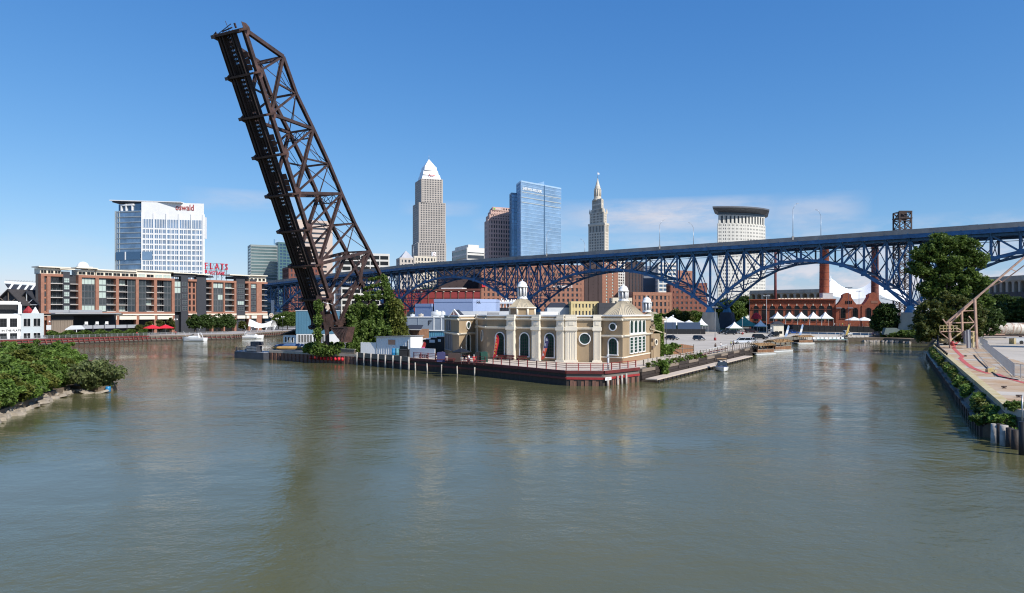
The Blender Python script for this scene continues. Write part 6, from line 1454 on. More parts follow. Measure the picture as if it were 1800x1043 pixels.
# concrete viaducts
def viaduct(a, b, zt, n, label, pier_w=1.4, zs=None):
    t = thing('viaduct', label, 'viaduct', (a[0], a[1], ZP)); F = Fac(a, b); w = F.L/n
    m = MB(); F.box(m, 0, F.L, zt-1.6, zt, -14, .6); m.build('deck_slab', m_conc, t); m = MB(); F.box(m, 0, F.L, zt+.01, zt+1.0, .2, .5); m.build('parapet', m_conc, t)
    for i in range(n+1):
        u = min(max(i*w, pier_w/2), F.L-pier_w/2); m = MB(); F.box(m, u-pier_w/2, u+pier_w/2, ZP, zt-1.61, -13, 0); m.build('pier', m_conc, t)
    m = MB()
    for i in range(n):
        c_, r = (i+.5)*w, w/2-pier_w/2
        for k in range(8):
            a0, a1 = math.pi*k/8, math.pi*(k+1)/8; zc = zt-2-r*.9
            m.extr([F.pt(c_+r*math.cos(a0), zc+r*.9*math.sin(a0), 0), F.pt(c_+r*math.cos(a0), zt-1.62, 0), F.pt(c_+r*math.cos(a1), zt-1.62, 0), F.pt(c_+r*math.cos(a1), zc+r*.9*math.sin(a1), 0)], F.N*-13)
    m.build('spandrel', m_conc, t); return t
viaduct(PX(1318, 560), PX(1445, 520), ztop(512, 540), 11, 'low grey concrete viaduct with small arches behind the power house')
vd = viaduct(PX(1690, 430), PX(1850, 372), ztop(489, 400), 15, 'grey concrete viaduct with a row of small arches at the right edge')
F = Fac(PX(1690, 430), PX(1850, 372)); m = MB(); F.box(m, -.2, F.L+.2, ZP, ztop(514, 400), -13.2, .35); m.build('lower_wall', m_dark, vd)
# ================================================================ trees and slopes
m_grass = M('grass_slope', (.075, .13, .03), .95, .3, .4)
sl = [PX(1140, 345), PX(1300, 345), PX(1310, 430), PX(1135, 430)]
m = MB(); m.faces([(p.x, p.y, ZP+.01 if i < 2 else 10.5) for i, p in enumerate(sl)]+[(PX(1310, 480).x, 480, 11), (PX(1135, 480).x, 480, 11)], [(0, 1, 2, 3), (3, 2, 4, 5)]); tag(m.build('grass_bank', m_grass), kind='structure')
def simple_tree(px, Y, zb, h, w, lab, mat=lf_a, size=.6, group='trees along the slope behind the bridge pier', nm_='tree', nc=6, per=36):
    p = PX(px, Y); return tree(nm_, lab, 'tree', (p.x, p.y, zb), [(0, 0, h*.62, w*.5, w*.5, h*.36), (w*.22, .2, h*.5, w*.34, w*.34, h*.26), (-w*.24, -.2, h*.52, w*.34, w*.34, h*.28)], mat, size, .22, group, nc=nc, per=per, cr=w*.16)
gtr = 'trees on the slope behind the bridge pier'
for i, (px, Y, zb, h, w, mt) in enumerate(((1148, 380, 4, 6, 6, lf_b), (1166, 390, 5, 6, 7, lf_a), (1188, 385, 5, 8, 8, lf_e), (1206, 380, 4, 8, 8, lf_e), (1222, 392, 5, 7.5, 8, lf_a), (1262, 395, 6, 11, 9, lf_b), (1290, 370, 4, 14, 11, lf_a), (1306, 400, 7, 14, 11, lf_b), (1276, 420, 9, 11, 9, lf_b))):
    simple_tree(px, Y, zb, h, w, 'leafy tree growing on the grass slope behind the middle bridge pier', mt, .62, gtr)
for i, (px, Y, h, w, lb) in enumerate(((835, 330, 9, 9, 'dark green tree behind the periwinkle warehouse and white pavilion'), (893, 320, 8, 9, 'dark green tree just left of the first cupola of the hall'), (962, 318, 9, 10, 'brownish green tree right of the first cupola, before the grey roof'), (975, 325, 8.5, 8, 'small green tree close to the hipped grey roof'))): simple_tree(px, Y, ZP, h, w, lb, lf_e if i == 2 else lf_b, .6, None)
simple_tree(760, 610, 24, 8, 20, 'flat dark tree top over the red panelled hall', lf_b, .7, None)
# trees right of power house and on the right bank
p = PX(1557, 292); tree('tree', 'dense dark green rounded tree at the right end of the power house', 'tree', (p.x, p.y, ZP), [(0, 0, 7.5, 5.4, 5, 5.2), (-2.5, 0, 5, 3.6, 3.5, 3.6), (2.6, .3, 5, 3.8, 3.5, 4), (0, -.5, 10.2, 3.4, 3.2, 3)], lf_b, .5, .4, nc=7, per=60, cr=1.1, shell=.35)
p = PX(1657, 203); tree('large_tree', 'big spreading green tree in front of the bridge on the right', 'tree', (p.x, p.y, 3.0), [(-4.5, 0, 25.5, 4.2, 4, 2.8), (0, 0, 28.4, 4.4, 4, 2.8), (5.2, 0, 27.8, 4.4, 4, 2.8), (8.6, .5, 23.8, 3.8, 4, 2.7), (-6.6, .4, 21.2, 3.2, 3.5, 2.2), (1.5, -1, 23, 4.2, 4, 2.6), (-1.5, 0, 19.2, 3.6, 4, 2.4), (5.5, -.8, 19, 4.0, 4, 2.6), (9.6, -.5, 16.8, 3.6, 4, 2.6), (3, 0, 14.6, 4.4, 4, 2.6), (-3.5, 0, 15.2, 3.2, 3.5, 2.3), (10, 0, 11.8, 3.4, 4, 2.6), (5, 0, 10.5, 4, 4, 2.4), (-.5, 0, 11.3, 3.4, 3, 2.2)], lf_a, .5, .8, nc=6.5, per=62, cr=1.1, shell=.3)
m = MB(); b = Vector((*PX(1628, 200), 3.0)); t = thing('bare_tree', 'bare pale branched dead tree left of the big green tree', 'tree', b)
m.tube([b, b+Vector((.3, 0, 5)), b+Vector((0, 0, 9))], [.3, .2, .1], 7); m.build('trunk', m_woodl, t); m = MB()
for k in range(46):
    a0 = b+Vector((.2, 0, random.uniform(4, 9))); d = Vector((random.uniform(-1, 1), random.uniform(-.5, .5), random.uniform(.1, 1))).normalized()*random.uniform(2, 4.5); e = a0+d
    m.tube([a0, e], [.1, .03], 4)
    for _ in range(3): m.tube([a0.lerp(e, random.uniform(.4, .9)), e+Vector((random.uniform(-1.5, 1.5), 0, random.uniform(-.3, 1.4)))], [.045, .015], 4)
m.build('limb', m_woodl, t, kind='stuff')
p = PX(1655, 192); tree('tree', 'low dark shrubby tree with yellowing patches over the right water corner', 'tree', (p.x+1, p.y, 2.6), [(-3, 0, 8.5, 4.6, 4, 4.2), (2, .5, 10.5, 5, 4, 4.2), (6.5, 0, 8, 4, 4, 4.4), (-5.5, 0, 4.5, 3.2, 3.4, 3.3), (0, -1, 4.6, 4.4, 3.5, 3.4), (5, -1, 4, 4, 3.4, 3)], lf_e, .5, .4, nc=5, per=65, cr=1.1, shell=.35)
p = PX(1700, 235); tree('tree', 'dark bushy tree behind the rusty gantry, below the big tree', 'tree', (p.x, p.y, 3), [(0, 0, 7, 6, 5, 5), (6, 0, 6, 5, 5, 5), (-4, 0, 5, 4, 4, 4)], lf_b, .55, .4, nc=5, per=50, cr=1.2)
gw = 'dark trees of the wooded slope at the right'
for i in range(13):
    px, Y = 1690+i*14+random.uniform(-6, 6), random.uniform(270, 360); h = random.uniform(13.5, 17.5)*Y/300
    p = PX(px, Y); w = random.uniform(10, 14); tree('tree', 'dark green tree of the wooded slope under the concrete viaduct', 'tree', (p.x, p.y, 3), [(0, 0, h*.55, w*.5, w*.45, h*.42), (w*.3, 0, h*.42, w*.35, w*.35, h*.32), (-w*.3, 0, h*.4, w*.35, w*.35, h*.32)], lf_b, .75, .35, gw, nc=2.6, per=46, cr=1.5)
# bushes on the far bank corner
for i, (px, Y, w, lb) in enumerate(((1566, 284, 4.5, 'green bank bush nearest the floating dock'), (1592, 281, 5, 'green bank bush below the right concrete pier'), (1612, 278, 5, 'green bank bush right of the concrete pier'), (1632, 273, 4.6, 'last green bank bush before the quay corner'))):
    p = PX(px, Y); shrub('bush', lb, 'bush', (p.x, p.y, 1.6), [(-w*.35, 0, 1.3, w*.5, w*.4, 1.5), (w*.35, .4, 1.6, w*.5, w*.4, 1.7), (0, -.8, .9, w*.6, w*.4, 1.1)], lf_a, .42, nc=14, per=46, cr=.75)
bank = [(132, 289.5), (158, 288), (158.5, 262), (150, 268), (146, 279), (133, 283)]
tag(MB().prism(bank, -1, 1.7).build('earth_bank', M('earth', (.17, .13, .09), .95, .3, .8, bump=.4)), kind='structure')
bs = thing('riprap', 'pale stones along the water edge under the bank bushes', 'stones', (146, 276, 0))
m_stone = M('grey_stone', (.33, .29, .25), .9, .3, 1.2, bump=.4)
def stone(parent, c, sx, sy, sz, mat=m_stone):
    m = MB(); rz = random.uniform(0, 3.1); tx = random.uniform(-.35, .35); V = []
    for zz in (-.5, .5):
        for k in range(6):
            a = rz+k*math.pi/3; q_ = (.5+random.uniform(-.12, .1))*(1 if zz < 0 else .78); x, y = q_*math.cos(a)*sx, q_*math.sin(a)*sy
            V.append((c[0]+x, c[1]+y, c[2]+zz*sz+x*tx))
    m.faces(V, [tuple(range(5, -1, -1)), tuple(range(6, 12))]+[(k, (k+1) % 6, 6+(k+1) % 6, 6+k) for k in range(6)]); return m.build('stone', mat, parent)
for i in range(26):
    f = random.random(); pts_ = bank[3:]; 
    k = random.randrange(2); a_, b_2 = Vector(bank[3+k]), Vector(bank[4+k]); c = a_.lerp(b_2, f); stone(bs, (c.x-.3, c.y-.5, .35), random.uniform(.8, 2), random.uniform(.8, 1.6), random.uniform(.5, 1))

# ================================================================ left bank thicket, willow and stones
lb_ = [(-44, 40), (-51.5, 64), (-57.6, 80), (-62.4, 94), (-66.6, 107.5), (-64, 105.5), (-60.5, 105.5), (-60.5, 109), (-70, 123), (-90, 134), (-140, 140), (-150, 40)]
lbo = tag(MB().prism(lb_[::-1], -2, .9).build('left_bank', bpy.data.materials['earth']), kind='structure')
ORG[lbo.name] = Vector()
m_slab2 = M('buff_stone_slab', (.30, .255, .20), .9, .25, 1.4, bump=.4)
for k in range(1, 7):
    a_, b_2 = Vector(lb_[k-1]), Vector(lb_[k]); n = int((b_2-a_).length/1.15)
    for i in range(n):
        c = a_.lerp(b_2, (i+random.uniform(.2, .8))/n); d = (b_2-a_).normalized(); nn_ = Vector((d.y, -d.x))
        for r_ in range(2):
            q_ = c+nn_*(random.uniform(.1, .8)-1.3*r_); stone(lbo, (q_.x, q_.y, .12+.5*r_+random.uniform(-.1, .15)), random.uniform(.9, 3.2), random.uniform(.7, 1.8), random.uniform(.25, .6), m_slab2)
gsh = 'shrubs of the thicket on the left bank'
place_words = ['by the bottom left corner', 'over the nearest stone slabs', 'over the middle of the stone edge', 'leaning over the far stone slabs', 'just left of the willow']
SH = []
def edge_x(y): return -51.5-(y-64)*.352
for i in range(17):
    y = 66+44*i/16; SH.append((Vector((edge_x(y)-2.1-random.random()*.8, y+random.uniform(-.5, .5))), 3.2+1.5*i/16))
for y in (72, 78, 84, 89, 94, 99, 104, 109, 114, 119, 124):
    for j in range(4):
        xe = edge_x(y) if y < 108 else -64-(y-108)*.55
        c = Vector((xe-6.0-j*3.8+random.uniform(-.8, .8), y+random.uniform(-1.5, 1.5)))
        if c.x < -.72*c.y-4.5: continue
        SH.append((c, random.uniform(5.2, 6.4)))
for i, (c, h) in enumerate(SH):
    w = random.uniform(3.4, 4.8)
    shrub('shrub', 'bright green leafy shrub in the thicket on the left bank', 'shrub', (c.x, c.y, .8), [(0, 0, h*.58, w*.52, w*.52, h*.42), (w*.38, .4, h*.4, w*.4, w*.4, h*.35), (-w*.38, -.3, h*.5, w*.4, w*.4, h*.38), (.2, -w*.35, h*.36, w*.4, w*.35, h*.3)], (lf_c, lf_a, lf_c, lf_y)[i % 4], .24, gsh, nc=13, per=100, cr=.55, shell=.3, elong=1.9)
c = PX(170, 106.5); sw_ = thing('willow', 'feathery grey green willow bush overhanging the water at the bank tip', 'willow', (c.x, c.y, .3))
m = MB(); pts = []
for k in range(170):
    a = random.uniform(0, 2*math.pi); el_ = random.uniform(.75, 1.5); L_ = random.uniform(2.6, 5.2); b = Vector((c.x+random.uniform(-1.3, .9), c.y+random.uniform(-1.2, 1.2), .3))
    d = Vector((math.cos(a)*math.cos(el_), math.sin(a)*math.cos(el_), math.sin(el_))); e1 = b+d*L_*.6; e2 = b+d*L_+Vector((math.cos(a)*.8, math.sin(a)*.8, -L_*.13))
    m.tube([b, e1, e2], [.04, .025, .008], 4)
    for j in range(75):
        f = random.uniform(.15, 1); p = b.lerp(e1, f/.6) if f < .6 else e1.lerp(e2, (f-.6)/.4); pts.append(np.array(p)+rng.normal(size=3)*.2)
m.build('stem', m_bark, sw_, kind='stuff'); leaves('foliage', np.array(pts), .26, lf_d, sw_, kind=None, up=.1, elong=2.4)
c = PX(190, 105.5); t = MB(); t.lathe((c.x, c.y, .05), [(.3, 0), (.36, .05), (.36, .8), (.3, .85)], 12); tag(t.build('drum', bpy.data.materials['blue_drum'], None, loc=(c.x, c.y, 0)), 'blue drum caught in the water under the willow', 'drum')

# ================================================================ left promenade: quay wall, rail, hedge, pavilion, parasols, trees
qw = thing('promenade_wall', 'dark red timbered quay wall with fenders along the far left bank', 'quay wall', (-150, 280, 0))
m_fend = M('faded_red_fender', (.20, .055, .045), .7, .3, .6)
PW = [(-215, 214), (-174, 242), (-147, 288), (-120, 306), (-112, 375)]
fac_pw = [Fac(a, b) for a, b in zip(PW[:-1], PW[1:])]
for k, F in enumerate(fac_pw):
    for (z0, z1, d1, mat) in ((1.75, 2.34, .3, m_wood if k > 1 else m_maroon), (.9, 1.3, .25, m_maroon), (-.5, .4, .2, m_wet)): pane('waler', F, .02, F.L-.02, z0, z1, .02, d1, mat, qw)
    n = int(F.L/1.9)
    for i in range(n): u = F.L*(i+.3)/n; m = MB(); m.bar(F.pt(u, 2.1, .42), F.pt(u+.5, .5, .42), .3, .34); m.build('fender', m_fend if k < 2 else m_wood, qw)
pr = thing('promenade_railing', 'pale metal railing along the far left quay edge', 'railing', (-150, 280.5, ZP))
for k, F in enumerate(fac_pw[:3]):
    n = int(F.L/2.1)
    for i in range(n): u = F.L*i/n; pane('post', F, u, u+.14, ZP+.05, ZP+1.15, -.6, -.5, m_steel, pr)
    for zz in (.4, .75, 1.1): pane('rail', F, 0, F.L, ZP+zz, ZP+zz+.06, -.58, -.52, m_steel, pr)
def hedge(name, label, F, u0, u1, d0, d1, z0, z1, mat, n, size=.3):
    t = thing(name, label, 'hedge', F.pt((u0+u1)/2, ZP, d0)); pts = []
    a = rng.random((n, 3))
    for x, y, zz in a: pts.append(np.array(F.pt(u0+(u1-u0)*x, z0+(z1-z0)*(zz**.6)*(.8+.2*math.sin(x*40)), d0+(d1-d0)*y)))
    leaves('foliage', np.array(pts), size, mat, t, kind=None)
    m = MB(); F.box(m, u0+.3, u1-.3, z0, z0+(z1-z0)*.6, d0+.25*(d1-d0), d1-.25*(d1-d0)); m.build('stem_mass', m_bark, t); return t
F = fac_pw[1]; hedge('hedge', 'long clipped green hedge behind the pale promenade railing', F, F.s_at(88), F.s_at(262), -2.6, -.9, ZP, ZP+2.7, lf_a, 13000, .5)
F = fac_pw[0]; hedge('hedge', 'clump of light green leaves by the grey wall and lamp', F, F.s_at(60)-2 if F.s_at(60) < F.L else F.L-6, F.L-.5, -2.2, -.4, ZP, ZP+2.0, lf_c, 1500, .4)
pv = thing('restaurant_pavilion', 'black roofed restaurant pavilion with open terrace before the brick apartments', 'pavilion', (*PX(160, 282), ZP)); Fv = Fac(PX(88, 270), PX(246, 300)); z = lambda py: ztop(py, 283); q = lambda px: Fv.s_at(px)
pane('back_wall', Fv, q(130), q(216), ZP, z(553), -7, -5, m_black, pv); pane('roof_slab', Fv, -.5, q(212), z(554), z(551.5), -8, 1.6, m_black, pv); pane('roof_fascia', Fv, q(94), q(210), z(551.5)+.01, z(550.4), -2, 1.4, m_lgrey, pv)
for (a_, b_2) in ((95, 130), (131, 189)): pane('roof_screen', Fv, q(a_), q(b_2), z(550), z(545), -4, -3.8, m_grey, pv)
for i in range(12): a_, b_2 = q(91)+(q(129)-q(91))*i/12, q(91)+(q(129)-q(91))*(i+1)/12; pane('timber_board', Fv, a_+.01, b_2-.03, ZP, z(563), -.5, -.2+.05*(i % 2), m_wood, pv)
pane('dark_wall', Fv, q(91), q(130), z(563)+.01, z(554)-.01, -.9, -.3, m_black, pv)
m = MB(); m.extr([Fv.pt(q(108), z(579), 2.5), Fv.pt(q(143), z(578.5), 2.5), Fv.pt(q(142), z(573), .5), Fv.pt(q(124), z(573), .5)], (0, 0, .25)); m.build('awning', m_lgrey, pv)
for px in (113, 128, 141): pane('awning_post', Fv, q(px), q(px)+.25, ZP, z(579), 2.3, 2.5, m_lgrey, pv)
for i in range(5): pane('terrace_panel', Fv, q(143+20*i), q(161.5+20*i), z(578), z(572), .3, .45, m_grey, pv)
for i in range(6): pane('terrace_post', Fv, q(142+20*i), q(142+20*i)+.5, ZP, z(572), -.2, .28, m_black, pv)
pane('terrace_floor', Fv, q(143), q(244), z(575)-.3, z(575), -7, .25, m_black, pv); pane('lower_wall', Fv, q(143), q(244), ZP, z(578), -6, -.4, m_glassd, pv)
for i, px in enumerate((153, 172, 189)):
    t = thing('terrace_chair', 'white terrace chair on the pavilion, ' + ('leftmost of three', 'middle of three', 'rightmost of three')[i], 'chair', Fv.pt(q(px), z(575), -1), 'white chairs on the pavilion terrace')
    m = MB(); Fv.box(m, q(px)-.7, q(px)+.7, z(575)+1.0, z(575)+1.15, -1.4, -.5); m.build('seat', m_white, t); m = MB(); Fv.box(m, q(px)-.6, q(px)+.6, z(575)+1.16, z(575)+2.1, -.62, -.5); m.build('backrest', m_white, t)
    for s_ in (-.6, .5): m = MB(); Fv.box(m, q(px)+s_, q(px)+s_+.1, z(575), z(575)+.99, -1.3, -.6); m.build('leg', m_white, t)
def parasol(px, py, Y, r, h, label, mat=m_redc, group=None, zb=ZP, n=8, hc=.95):
    c = PX(px, Y); t = thing('parasol', label, 'parasol', (c.x, c.y, zb), group); m = MB()
    MB().tube([(c.x, c.y, zb), (c.x, c.y, zb+h+.25)], .05, 6).build('pole', m_lgrey, t)
    m.lathe((c.x, c.y, zb+h-hc), [(r, -.18), (r, 0), (.06, hc)], n, smooth=False); m.build('canopy', mat, t); return t
parasol(268, 575, 298, 4.0, 4.2, 'red parasol in front of the apartments, left and nearer of the pair', m_redc, None, hc=1.4); parasol(291, 575, 303, 3.6, 4.2, 'red parasol in front of the apartments, right of the pair', m_redc, None, hc=1.4)
for i, (px, Y) in enumerate(((219, 296), (230, 296))): pass
for i, (px, Y, h, w, lb) in enumerate(((343, 322, 8.4, 5.8, 'leftmost of four clipped promenade trees before the apartments'), (362, 326, 8.8, 6.2, 'second from left of four promenade trees before the apartments'), (381, 330, 8.9, 6.0, 'third from left of four promenade trees before the apartments'), (400, 334, 8.6, 6.6, 'rightmost of four promenade trees before the apartments'))): simple_tree(px, Y, ZP, h, w, lb, lf_b, .5, 'promenade trees before the brick apartments', nc=7, per=40)
for i, (px, Y, h, w, lb) in enumerate(((264, 300, 6, 3.2, 'small slim tree between red parasols and brick pier'), (282, 306, 6.6, 3.2, 'small slim tree behind the right red parasol'), (300, 310, 7, 3, 'small slim tree at the dark charcoal bay'), (427, 350, 5.2, 3.4, 'small round tree beside the white shell canopy'), (246, 296, 4.6, 3.4, 'small dark tree at the right end of the pavilion'), (505, 380, 9.5, 8, 'green tree under the left bridge arch, nearest the column'), (520, 384, 9.5, 9, 'green tree under the left bridge arch, beside the blue building'), (490, 386, 8.6, 7, 'green tree under the left bridge arch right behind the round sign'))): simple_tree(px, Y, ZP, h, w, lb, lf_a if px > 480 else lf_e, .45, None, nc=12, per=40)
# white shell canopy on the plaza
sc = thing('shell_canopy', 'white curved shell canopy on the far left plaza', 'canopy', (*PX(458, 345), ZP)); m = MB(); m.smooth = True; V = []; nu, nv = 12, 8
for i in range(nu+1):
    f = i/nu; c = PX(439+42*f, 345+4*f); hgt = 6.0-1.9*math.sin(f*math.pi)**1.5-.5*f; wd = 3.8
    for j in range(nv+1): a = math.pi*(.26+.48*j/nv); V.append((c.x+1.0*math.cos(a)*(1 if f < .3 else -.6), c.y-wd*1.4*math.cos(a), ZP+hgt*(2*math.sin(a)-1)))
m.faces(V, [(i*(nv+1)+j, (i+1)*(nv+1)+j, (i+1)*(nv+1)+j+1, i*(nv+1)+j+1) for i in range(nu) for j in range(nv)]); m.build('shell', m_white, sc)
for px, h in ((440, 3.2), (452, 3), (466, 3), (480, 3)):
    for s_ in (-3.4, 3.4): p = PX(px, 346+s_); m = MB(); m.tube([(p.x, p.y, ZP), (p.x+1.0, p.y-.3*s_, ZP+h)], .16, 6); m.build('rib', m_white, sc)
# lamps, round sign, heart sculpture
def lamp_post(px, Y, h, label, heads=1, mat=m_dark, base=None, zb=ZP, group=None, topbox=False):
    c = PX(px, Y); t = thing('lamp_post', label, 'lamp post', (c.x, c.y, zb), group)
    MB().tube([(c.x, c.y, zb), (c.x, c.y, zb+h)], [.11, .07], 6).build('pole', mat, t)
    if base: m = MB(); m.lathe((c.x, c.y, zb), [(.42, 0), (.42, .95), (.36, 1.0)], 10); m.build('base', base, t)
    for k in range(heads):
        m = MB(); s_ = (k-(heads-1)/2)*1.1
        if topbox: m.box(c.x+s_-.5, c.y-.35, zb+h-.15, c.x+s_+.3, c.y+.2, zb+h+.15)
        else: m.lathe((c.x+s_, c.y, zb+h-.25), [(.1, 0), (.3, .15), (.3, .5), (.08, .65)], 8)
        if heads > 1: m.bar((c.x, c.y, zb+h-.35), (c.x+s_, c.y, zb+h-.35), .06)
        m.build('lamp_head', m_lamp if not topbox else m_grey, t)
    return t
lamp_post(87, 258, 6.0, 'dark lamp post with a white sign beside the pale grey wall', 1)
c = PX(86, 257.8); tag(MB().box(c.x-.9, c.y-.06, ZP+3.1, c.x+.8, c.y+.06, ZP+4.8).build('banner_sign', m_white, None, loc=(c.x, c.y, ZP+3.1)), 'white square sign hung on the lamp post by the grey wall', 'sign')
lamp_post(309, 312, 6.2, 'twin globe lamp post in front of the charcoal bay', 2); lamp_post(497, 356, 7, 'twin globe lamp post on the plaza left of the blue building', 2); lamp_post(487, 372, 6, 'twin globe lamp post on the plaza beside the white shell', 2)
c = PX(477, 366); t = thing('round_sign', 'round pale ring sign on a post above the white shell canopy', 'sign', (c.x, c.y, ZP)); MB().tube([(c.x, c.y, ZP), (c.x, c.y, ztop(558, 366))], .12, 6).build('post', m_dark, t)
for r, mat, d in ((1.15, m_cream, 0), (.8, m_brickO, -.08), (.5, m_cream, -.16)):
    m = MB(); zz = ztop(554.5, 366); m.extr([(c.x+r*math.cos(2*math.pi*k/18), c.y+d, zz+r*math.sin(2*math.pi*k/18)) for k in range(18)], (0, -.075, 0)); m.build('ring', mat, t)
# ================================================================ right quay: curb, wall, weeds, fence, gantry, tank car
FQ = Fac(tuple(QB2), tuple(QA2))                      # seen from the water
m_ycurb = M('worn_yellow_curb', (.56, .43, .17), .85, .25, .8, col2=(.56, .48, .31))
FQ2 = Fac(tuple(QC2), tuple(QB2))
m = MB(); FQ.box(m, 0, FQ.L, 2.7, 3.14, -.8, .06); FQ2.box(m, 0, FQ2.L, 2.7, 3.139, -.9, .05); tag(m.build('curb', m_ycurb), kind='structure')
m = MB(); q4 = (QA, QA2, QB2, QB); m.faces([(*p, -1) for p in q4]+[(QA.x, QA.y, .9), (QA2.x, QA2.y, 2.5), (QB2.x, QB2.y, 2.5), (QB.x, QB.y, .9)], MB.BF); tag(m.build('bank_strip', bpy.data.materials['earth']), kind='structure')
ql = thing('sheet_pile_wall', 'low dark sheet pile wall with a pale capping along the right quay', 'quay wall', (80, 130, 0)); FQw = Fac(tuple(QB), tuple(QA))
n = 110
for i in range(n): pane('sheet_pile', FQw, FQw.L*i/n+.01, FQw.L*(i+1)/n-.01, -1, .95, .0, .22 if i % 2 else .06, m_wet, ql)
for i in range(40): pane('cap_plate', FQw, FQw.L*i/40+.02, FQw.L*(i+1)/40-.02, .96, 1.04+.04*((i*7) % 3), -.1, .24+.05*((i*5) % 3), m_conc if i < 17 else (m_wood if i % 3 else m_wet), ql)
# worn tan slabs and a strip of stained concrete
m_stain = M('rust_stained_concrete', (.47, .29, .15), .85, .12, .28, col2=(.50, .40, .29))
inw = -FQ.N
ORG[quay.name] = Vector()
ns = 34
for i in range(ns):                                   # cast slabs with open joints between them
    u0, u1 = (FQ.L+1.5)*i/ns+.03, (FQ.L+1.5)*(i+1)/ns-.03
    for j in range(2):
        d0, d1 = (-.86, -5.4) if j == 0 else (-5.46, -9.5-.02*u0); h = 3.012+.006*((i*5+j*3) % 4)
        m = MB(); m.extr([FQ.pt(u0, 2.98, d0), FQ.pt(u1, 2.98, d0), FQ.pt(u1, 2.98, d1), FQ.pt(u0, 2.98, d1)], (0, 0, h-2.98)); m.build('slab', m_stain if (i*7+j*4) % 5 else m_lot, quay)
def ribbon(name, pxs, z, w, mat, label=None, cat=None):
    pts = [G(px, py, z) for px, py in pxs]; m = MB(); L_, R_ = [], []
    for i, p in enumerate(pts):
        d = (pts[min(i+1, len(pts)-1)]-pts[max(i-1, 0)]); d.z = 0; d.normalize(); s_ = Vector((d.y, -d.x, 0))*w/2; L_.append(p-s_); R_.append(p+s_)
    for i in range(len(pts)-1): m.poly([L_[i], R_[i], R_[i+1], L_[i+1]])
    return m.build(name, mat)
m_redline = M('faded_red_road_paint', (.50, .10, .09), .85, .25, .8)
tag(ribbon('painted_line', [(1686, 598), (1679, 606), (1676, 612), (1684, 620), (1692, 627), (1688, 630), (1697, 638), (1708, 646), (1722, 652), (1738, 657)], 3.045, .75, m_redline), kind='structure')
tag(ribbon('painted_line', [(1752, 657), (1764, 663), (1782, 668), (1800, 673), (1830, 680)], 3.045, .7, m_redline), kind='structure')
t = thing('pipe', 'thin rusty pipe lying along the quay slab beside the mesh fence', 'pipe', G(1740, 650, 3)); m = MB(); m.tube([G(1712, 624, 3.1), G(1722, 635, 3.1), G(1742, 653, 3.1), G(1756, 662, 3.1), G(1790, 668, 3.1)], .07, 6); m.build('run', m_rust, t)
m = MB(); c = G(1743, 655, 3.0); m.box(c.x-.8, c.y-.4, 3.0, c.x-.1, c.y+.2, 3.5); m.box(c.x, c.y-.2, 3.0, c.x+.7, c.y+.4, 3.4); m.bar((c.x-.6, c.y, 3.5), (c.x+.5, c.y, 3.7), .18); m.build('valve', m_ycurb, t)
m = MB(); hp = [(1649, 590, 175), (1648.5, 600, 175), (1650, 610, 173), (1656, 615.5, 172), (1666, 617.5, 171), (1677, 616, 172)]
m.tube([P(*q) for q in hp], .3, 8); tag(m.build('hose', m_black, None, loc=P(1660, 616, 172)), 'thick black hose drooping from the gantry platform onto the quay corner', 'hose')
# bollards on the curb
for i in range(10):
    u = FQ.L*(.06+.035*i); c = FQ.pt(u, 3.14, -.25); m = MB(); m.lathe(c, [(.2, 0), (.16, .1), (.16, .3), (.26, .36), (.26, .5), (.1, .55)], 8); tag(m.build('bollard', m_black, None, loc=c), 'small black mooring bollard on the yellow curb of the right quay', 'bollard', 'bollards on the yellow curb')
for i, (px, py, lb) in enumerate(((1697, 627, 'small dark cleat on the quay slab beside the red line bend'), (1765, 683, 'small rusty cleat on the stained slab, farther of the two'), (1791, 699, 'small rusty cleat on the stained slab, nearest the weeds'))):
    c = G(px, py, 3.02); m = MB(); m.box(c.x-.2, c.y-.12, 3.02, c.x+.2, c.y+.12, 3.12); m.tube([(c.x-.3, c.y, 3.25), (c.x+.3, c.y, 3.25)], .07, 6); m.box(c.x-.08, c.y-.08, 3.121, c.x+.08, c.y+.08, 3.22); tag(m.build('cleat', m_rust, None, loc=c), lb, 'cleat')
# weeds between wall and curb
gq = 'weeds between the sheet piles and the yellow curb'
for i in range(44):
    f = .02+.97*(i+.5)/44; c = FQw.pt(FQw.L*f, 1.55, -.85-random.uniform(-.3, .3)); w = random.uniform(.8, 1.7)
    if random.random() < .14: continue
    shrub('weed', 'low green weed clump growing between quay wall and yellow curb', 'weeds', c, [(0, 0, .45, w*.42, w*.5, .7), (.3, .5, .5, w*.4, w*.4, .6), (-.35, -.6, .1, w*.35, w*.45, .6)], (lf_c, lf_y, lf_y, lf_c)[i % 4], .2, gq, nc=40, per=36, cr=.36, elong=2.6)
for i, (px, py, z0, w, h, mt, lb) in enumerate(((1757, 722, 1.0, 2.6, 1.9, lf_a, 'large weed bush where the yellow curb ends near the right edge'), (1778, 738, 1.0, 2.6, 1.9, lf_c, 'leafy weed mass above the timber piles at the right edge'), (1796, 722, 1.8, 2.2, 1.6, lf_a, 'weed bush beside the dark post at the right edge'), (1799, 752, .6, 1.8, 1.6, lf_c, 'hanging weeds between the near timber piles'), (1735, 688, 1.0, 2.0, 1.3, lf_b, 'dark grassy bush beside the curb above the bend'))):
    c = Vector(((45.4, 68.2, 1.3), (45.7, 66.0, 1.5), (46.9, 66.2, 2.8), (46.0, 63.8, 1.0), (49.6, 74.8, 1.3))[i]); w *= .6; h *= .62; shrub('bush', lb, 'bush', c, [(0, 0, h*.35, w*.5, w*.5, h*.45), (w*.4, .5, h*.3, w*.45, w*.4, h*.4), (-w*.35, .2, h*.3, w*.4, w*.4, h*.36)], mt, .2, nc=36, per=60, cr=.36)
